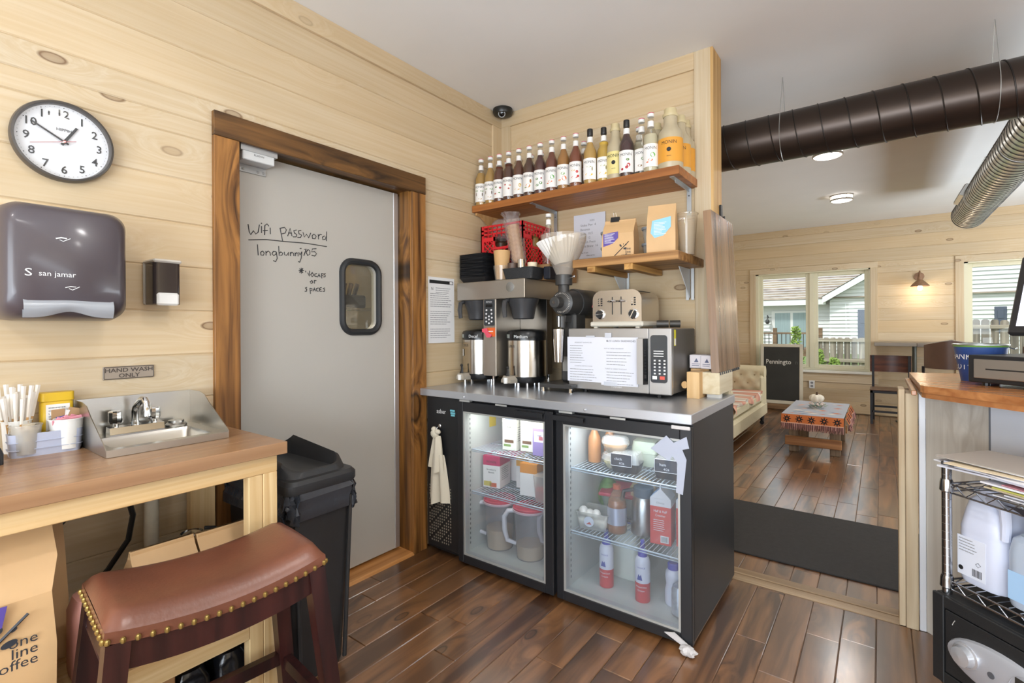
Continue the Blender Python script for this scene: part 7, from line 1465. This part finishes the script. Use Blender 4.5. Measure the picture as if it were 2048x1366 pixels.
    b = MB(bz); b.box(.12, .02, 0, .24, .16, .014, .004); b.tube([(.18, .10, .01), (.18, .08, .1), (.18, .03, .16)], .02, 10); b.build('stand', t)
service_counter()
def rack():
    rz = -PI / 4; o = Vector((.163, 2.052, 0)); ch = mat('rack_chrome', 'b9bbbf', .18, metal=1); W, Dp = .45, .34
    t = thing('wire_rack', 'chrome wire rack holding papers, jugs and the black safe', 'shelf unit', o, rz)
    for x in (0, W):
        for y in (0, Dp):
            b = MB(ch); b.cyl((x, y, .4335), (x, y, .835), .0127, n=16); 
            for z in [.5 + i * .0254 for i in range(13)]: b.tube([(x + .0128 * math.cos(a), y + .0128 * math.sin(a), z) for a in [k * PI / 6 for k in range(12)]], .0007, 3, closed=True)
            b.use(mat('post_cap', '4a4a4c', .4)); b.cyl((x, y, .835), (x, y, .842), .0135, n=14); b.use(ch)
            for z in (.455, .755): b.lathe([(.0135, 0), (.018, .004), (.0165, .03), (.0145, .04)], 16, (x, y, z - .005))
            b.build('post', t)
    for z in (.475, .775):
        b = MB(ch)
        for y in (0, Dp):
            b.tube([(0, y, z), (W, y, z)], .0032, 6); b.tube([(0, y, z - .025), (W, y, z - .025)], .0032, 6); n = 16
            b.tube([(W * k / n, y, z if k % 2 else z - .025) for k in range(n + 1)], .0022, 5)
        for x in (0, W): b.tube([(x, 0, z), (x, Dp, z)], .0032, 6); b.tube([(x, 0, z - .025), (x, Dp, z - .025)], .0032, 6); b.tube([(x, Dp * k / 6, z if k % 2 else z - .025) for k in range(7)], .0022, 5)
        for i in range(1, 16): b.tube([(W * i / 16, 0, z + .004), (W * i / 16, Dp, z + .004)], .0016, 4)
        b.tube([(0, Dp / 2, z), (W, Dp / 2, z)], .003, 5); b.build('wire_shelf', t)
    def at(lx, ly, z): return o + DD * lx + NN * ly + Vector((0, 0, z))
    # safe
    t = thing('steel_safe', 'black electronic safe with silver oval keypad panel beneath the wire rack', 'safe', at(-.022, -.03, .163), rz); bk = mat('safe_black', '1f2021', .5, bump=.12, bs=240); w, h = .50, .27
    b = MB(bk); b.box(0, .012, 0, w, .40, h, .004); b.box(0, 0, 0, .035, .012, h, .002); b.box(w - .035, 0, 0, w, .012, h, .002); b.box(.035, 0, 0, w - .035, .012, .035, .002); b.box(.035, 0, h - .035, w - .035, .012, h, .002); b.build('body', t)
    for x in (.02, w - .02):
        for y in (.03, .36): b = MB(ch); b.lathe([(.012, -.163), (.012, -.02), (.02, -.002), (.02, 0)], 14, (x, y, 0)); b.build('leg', t)
    b = MB(bk); b.box(.039, .001, .039, w - .039, .012, h - .039, .002); d = b.build('door', t)
    sv = mat('safe_silver', 'c3c5cc', .3, metal=.4); b = MB(sv); el = lambda a_, c_, cx, cz, n=36: [(cx + a_ * math.cos(2 * PI * k / n), cz + c_ * math.sin(2 * PI * k / n)) for k in range(n)]
    b.loft([[(x, y, z) for x, z in el(.145 - e, .066 - e, .195, .128)] for y, e in ((.001, 0), (-.008, .004), (-.012, .014))]); b.build('oval_panel', d)
    b = MB(mat('safe_knob', 'd5d7dc', .2, metal=.6)); b.T = Matrix.Translation((.11, -.012, .134)) @ Matrix.Rotation(PI / 2, 4, 'X'); b.lathe([(0, 0), (.036, 0), (.036, .004), (.03, .005), (.026, .022), (0, .026)], 28); b.build('dial_knob', d)
    b = MB(mat('keyhole', '55575c', .4)); b.T = Matrix.Translation((.178, -.012, .124)) @ Matrix.Rotation(PI / 2, 4, 'X'); b.lathe([(0, 0), (.009, 0), (.009, .002), (0, .002)], 16); b.build('keyhole', d)
    b = MB(mat('lcd_safe', '33322f', .2)); b.T = Matrix.Translation((.265, -.0125, .128)); b.box(-.028, -.001, .014, .034, 0, .034); b.use(mat('key_grey', '63666d', .4))
    for r in range(3):
        for c in range(4): b.prism(el(.0062, .0036, -.024 + c * .0165, .003 - r * .0125, 10), -.002, 0, 'y')
    b.use(sv); b.tube([(x, -.0005, z) for x, z in el(.045, .046, .002, 0, 32)], .0012, 4, closed=True); b.build('keypad', d)
    b = MB(mat('scratch_white', 'b5b2ac', .6)); b.tube([(.062, -.0002, .196), (.066, -.0004, .206), (.07, -.0002, .213)], .0012, 4); b.build('scratch', d)
    # jugs
    j = thing('white_jug', 'white gallon chemical jug with handle and black label print', 'jug', at(.062, .098, .4805), rz); wj = mat('jug_white', 'd3d8ea', .4); S_ = lambda s, z, cx=0: [(x * s + cx, y * s, z) for x, y in rrect(.135, .135, .04, 6)]
    b = MB(wj); b.loft([S_(.94, 0), S_(1, .012), S_(1, .15), S_(.985, .158), S_(1, .165), S_(.86, .215), S_(.6, .252, -.012), S_(.3, .268, -.015), S_(.28, .285, -.015)]); b.build('body', j)
    b = MB(wj); b.tube([(.0, -.02, .258), (.035, -.04, .262), (.064, -.05, .25), (.068, -.052, .21), (.064, -.05, .165)], [.012, .013, .014, .013, .012], 10); b.build('handle', j)
    b = MB(mat('jug_label', 'dfe3ef', .5)); b.box(-.055, -.0684, .02, .025, -.0676, .14); b.use(mat('print_grey')); lines(b, (-.05, -.069, .13), X3, Z3, .055, 5, .009, .0024, 2); b.use(ink_b)
    for i in range(8): b.box(-.012 + i * .0035, -.069, .028, -.0103 + i * .0035, -.0685, .05)
    b.prism(el(.007, .007, -.045, .04, 14), -.069, -.0685, 'y'); b.tube([(x, -.069, z) for x, z in ((.005, .06), (.012, .067), (.005, .074), (-.002, .067))], .0006, 4, closed=True); b.build('label', j)
    j = thing('blue_jug', 'translucent jug of pale blue liquid with white cap at the rack front', 'jug', at(.205, .085, .4805), rz); tr = glass('jug_frost', 'd7e2f0', .35, .2)
    b = MB(tr); b.loft([S_(.96, 0), S_(1, .012), S_(1, .15), S_(.9, .185), S_(.7, .198)]); b.build('body', j); b = MB(mat('liquid_blue', '86b4de', .25)); b.loft([S_(.93, .004), S_(.965, .014), S_(.965, .112)]); b.build('liquid', j)
    b = MB(white_pl)
    for x in (-.03, .045): b.cyl((x, 0, .19), (x, 0, .225), .024, n=18)
    b.build('cap', j); b = MB(mat('label_ghost', 'a5c8ea', .5)); b.box(-.05, -.0684, .02, .05, -.0678, .1); b.use(pw_()); b.box(.0, -.069, .024, .045, -.0684, .05); b.use(ink_b)
    for i in range(8): b.box(.005 + i * .004, -.0694, .028, .007 + i * .004, -.069, .046)
    b.build('label', j)
    # papers
    b = MB(mat('file_box', '6c7688', .6)); b.T = Matrix.Translation(at(.06, .12, .7805)) @ Matrix.Rotation(rz, 4, 'Z'); b.box(0, 0, 0, .2, .05, .06); tag(b.build('file_box'), 'grey-blue file box standing under the papers on the rack', 'file box')
    cols = ['e6e5ea', 'dcdce6', 'd9c7a8', 'e8e6ea', 'b5b35a', 'e3e2e8', 'c98a92', 'e6e6ec', 'd5d5de', 'eceaee']
    for i in range(14):
        low = i < 7; z = .7815 + (i * .006 if low else .0425 + (i - 7) * .0045); m = mat('sheet_%d' % (i % 10), cols[i % 10], .7); b = MB(m); a = .16 * math.sin(i * 1.7)
        b.T = Matrix.Translation(at(.26 if low else .16, .07 + .01 * math.sin(i), z)) @ Matrix.Rotation(rz + a * (.35 if low else .8) + (.0 if low else .06), 4, 'Z') @ Matrix.Translation((.03 * math.sin(i * 2.3), .02 * math.sin(i * 3.1), 0))
        x0 = -.13 if low else -.17
        b.box(x0, -.07, 0, .26, .15, .0025 + .0012 * (i % 3)); tag(b.build('paper_bundle'), 'sheaf of paper in the stack on top of the wire rack', 'papers', 'papers on the wire rack')
    b = MB(mat('folder_taupe', 'a79f96', .5)); b.T = Matrix.Translation(at(.16, .075, .856)) @ Matrix.Rotation(rz + .12, 4, 'Z'); b.box(-.19, -.07, 0, .28, .16, .003); tag(b.build('folder'), 'taupe folder lying on top of the papers on the rack', 'folder')
    b = MB(black_pl); b.T = Matrix.Translation(at(.33, .06, .8595)) @ Matrix.Rotation(rz, 4, 'Z'); b.prism([(-.02, 0), (.02, 0), (.012, .012), (-.012, .012)], -.02, .02, 'y'); tag(b.build('paper_clip'), 'black clip on the folder at the right picture edge', 'clip')
    b = MB(mat('bag_dark', '2d2c31', .35, bump=.5, bs=40)); b.T = Matrix.Translation(at(.17, -.008, .77)) @ Matrix.Rotation(rz, 4, 'Z'); b.grid(lambda u, v: (.0 + .24 * u + .09 * v * (1 - u), -.01 + .012 * math.sin(u * 9 + v * 4), -.1 * v * (.4 + u)), 12, 6); tag(b.build('dark_bag'), 'dark plastic bag hanging over the top shelf edge of the rack', 'bag')
    b = MB(mat('cable_grey', '8f8d8a', .5)); P = [at(-.07 + .045 * math.cos(a), -.33 + .02 * math.sin(a), .006) for a in [k * PI / 12 for k in range(25)]]; b.tube(P, .0035, 6); tag(b.build('cable_loop'), 'small loop of grey cable on the floor before the rack', 'cable')
rack()
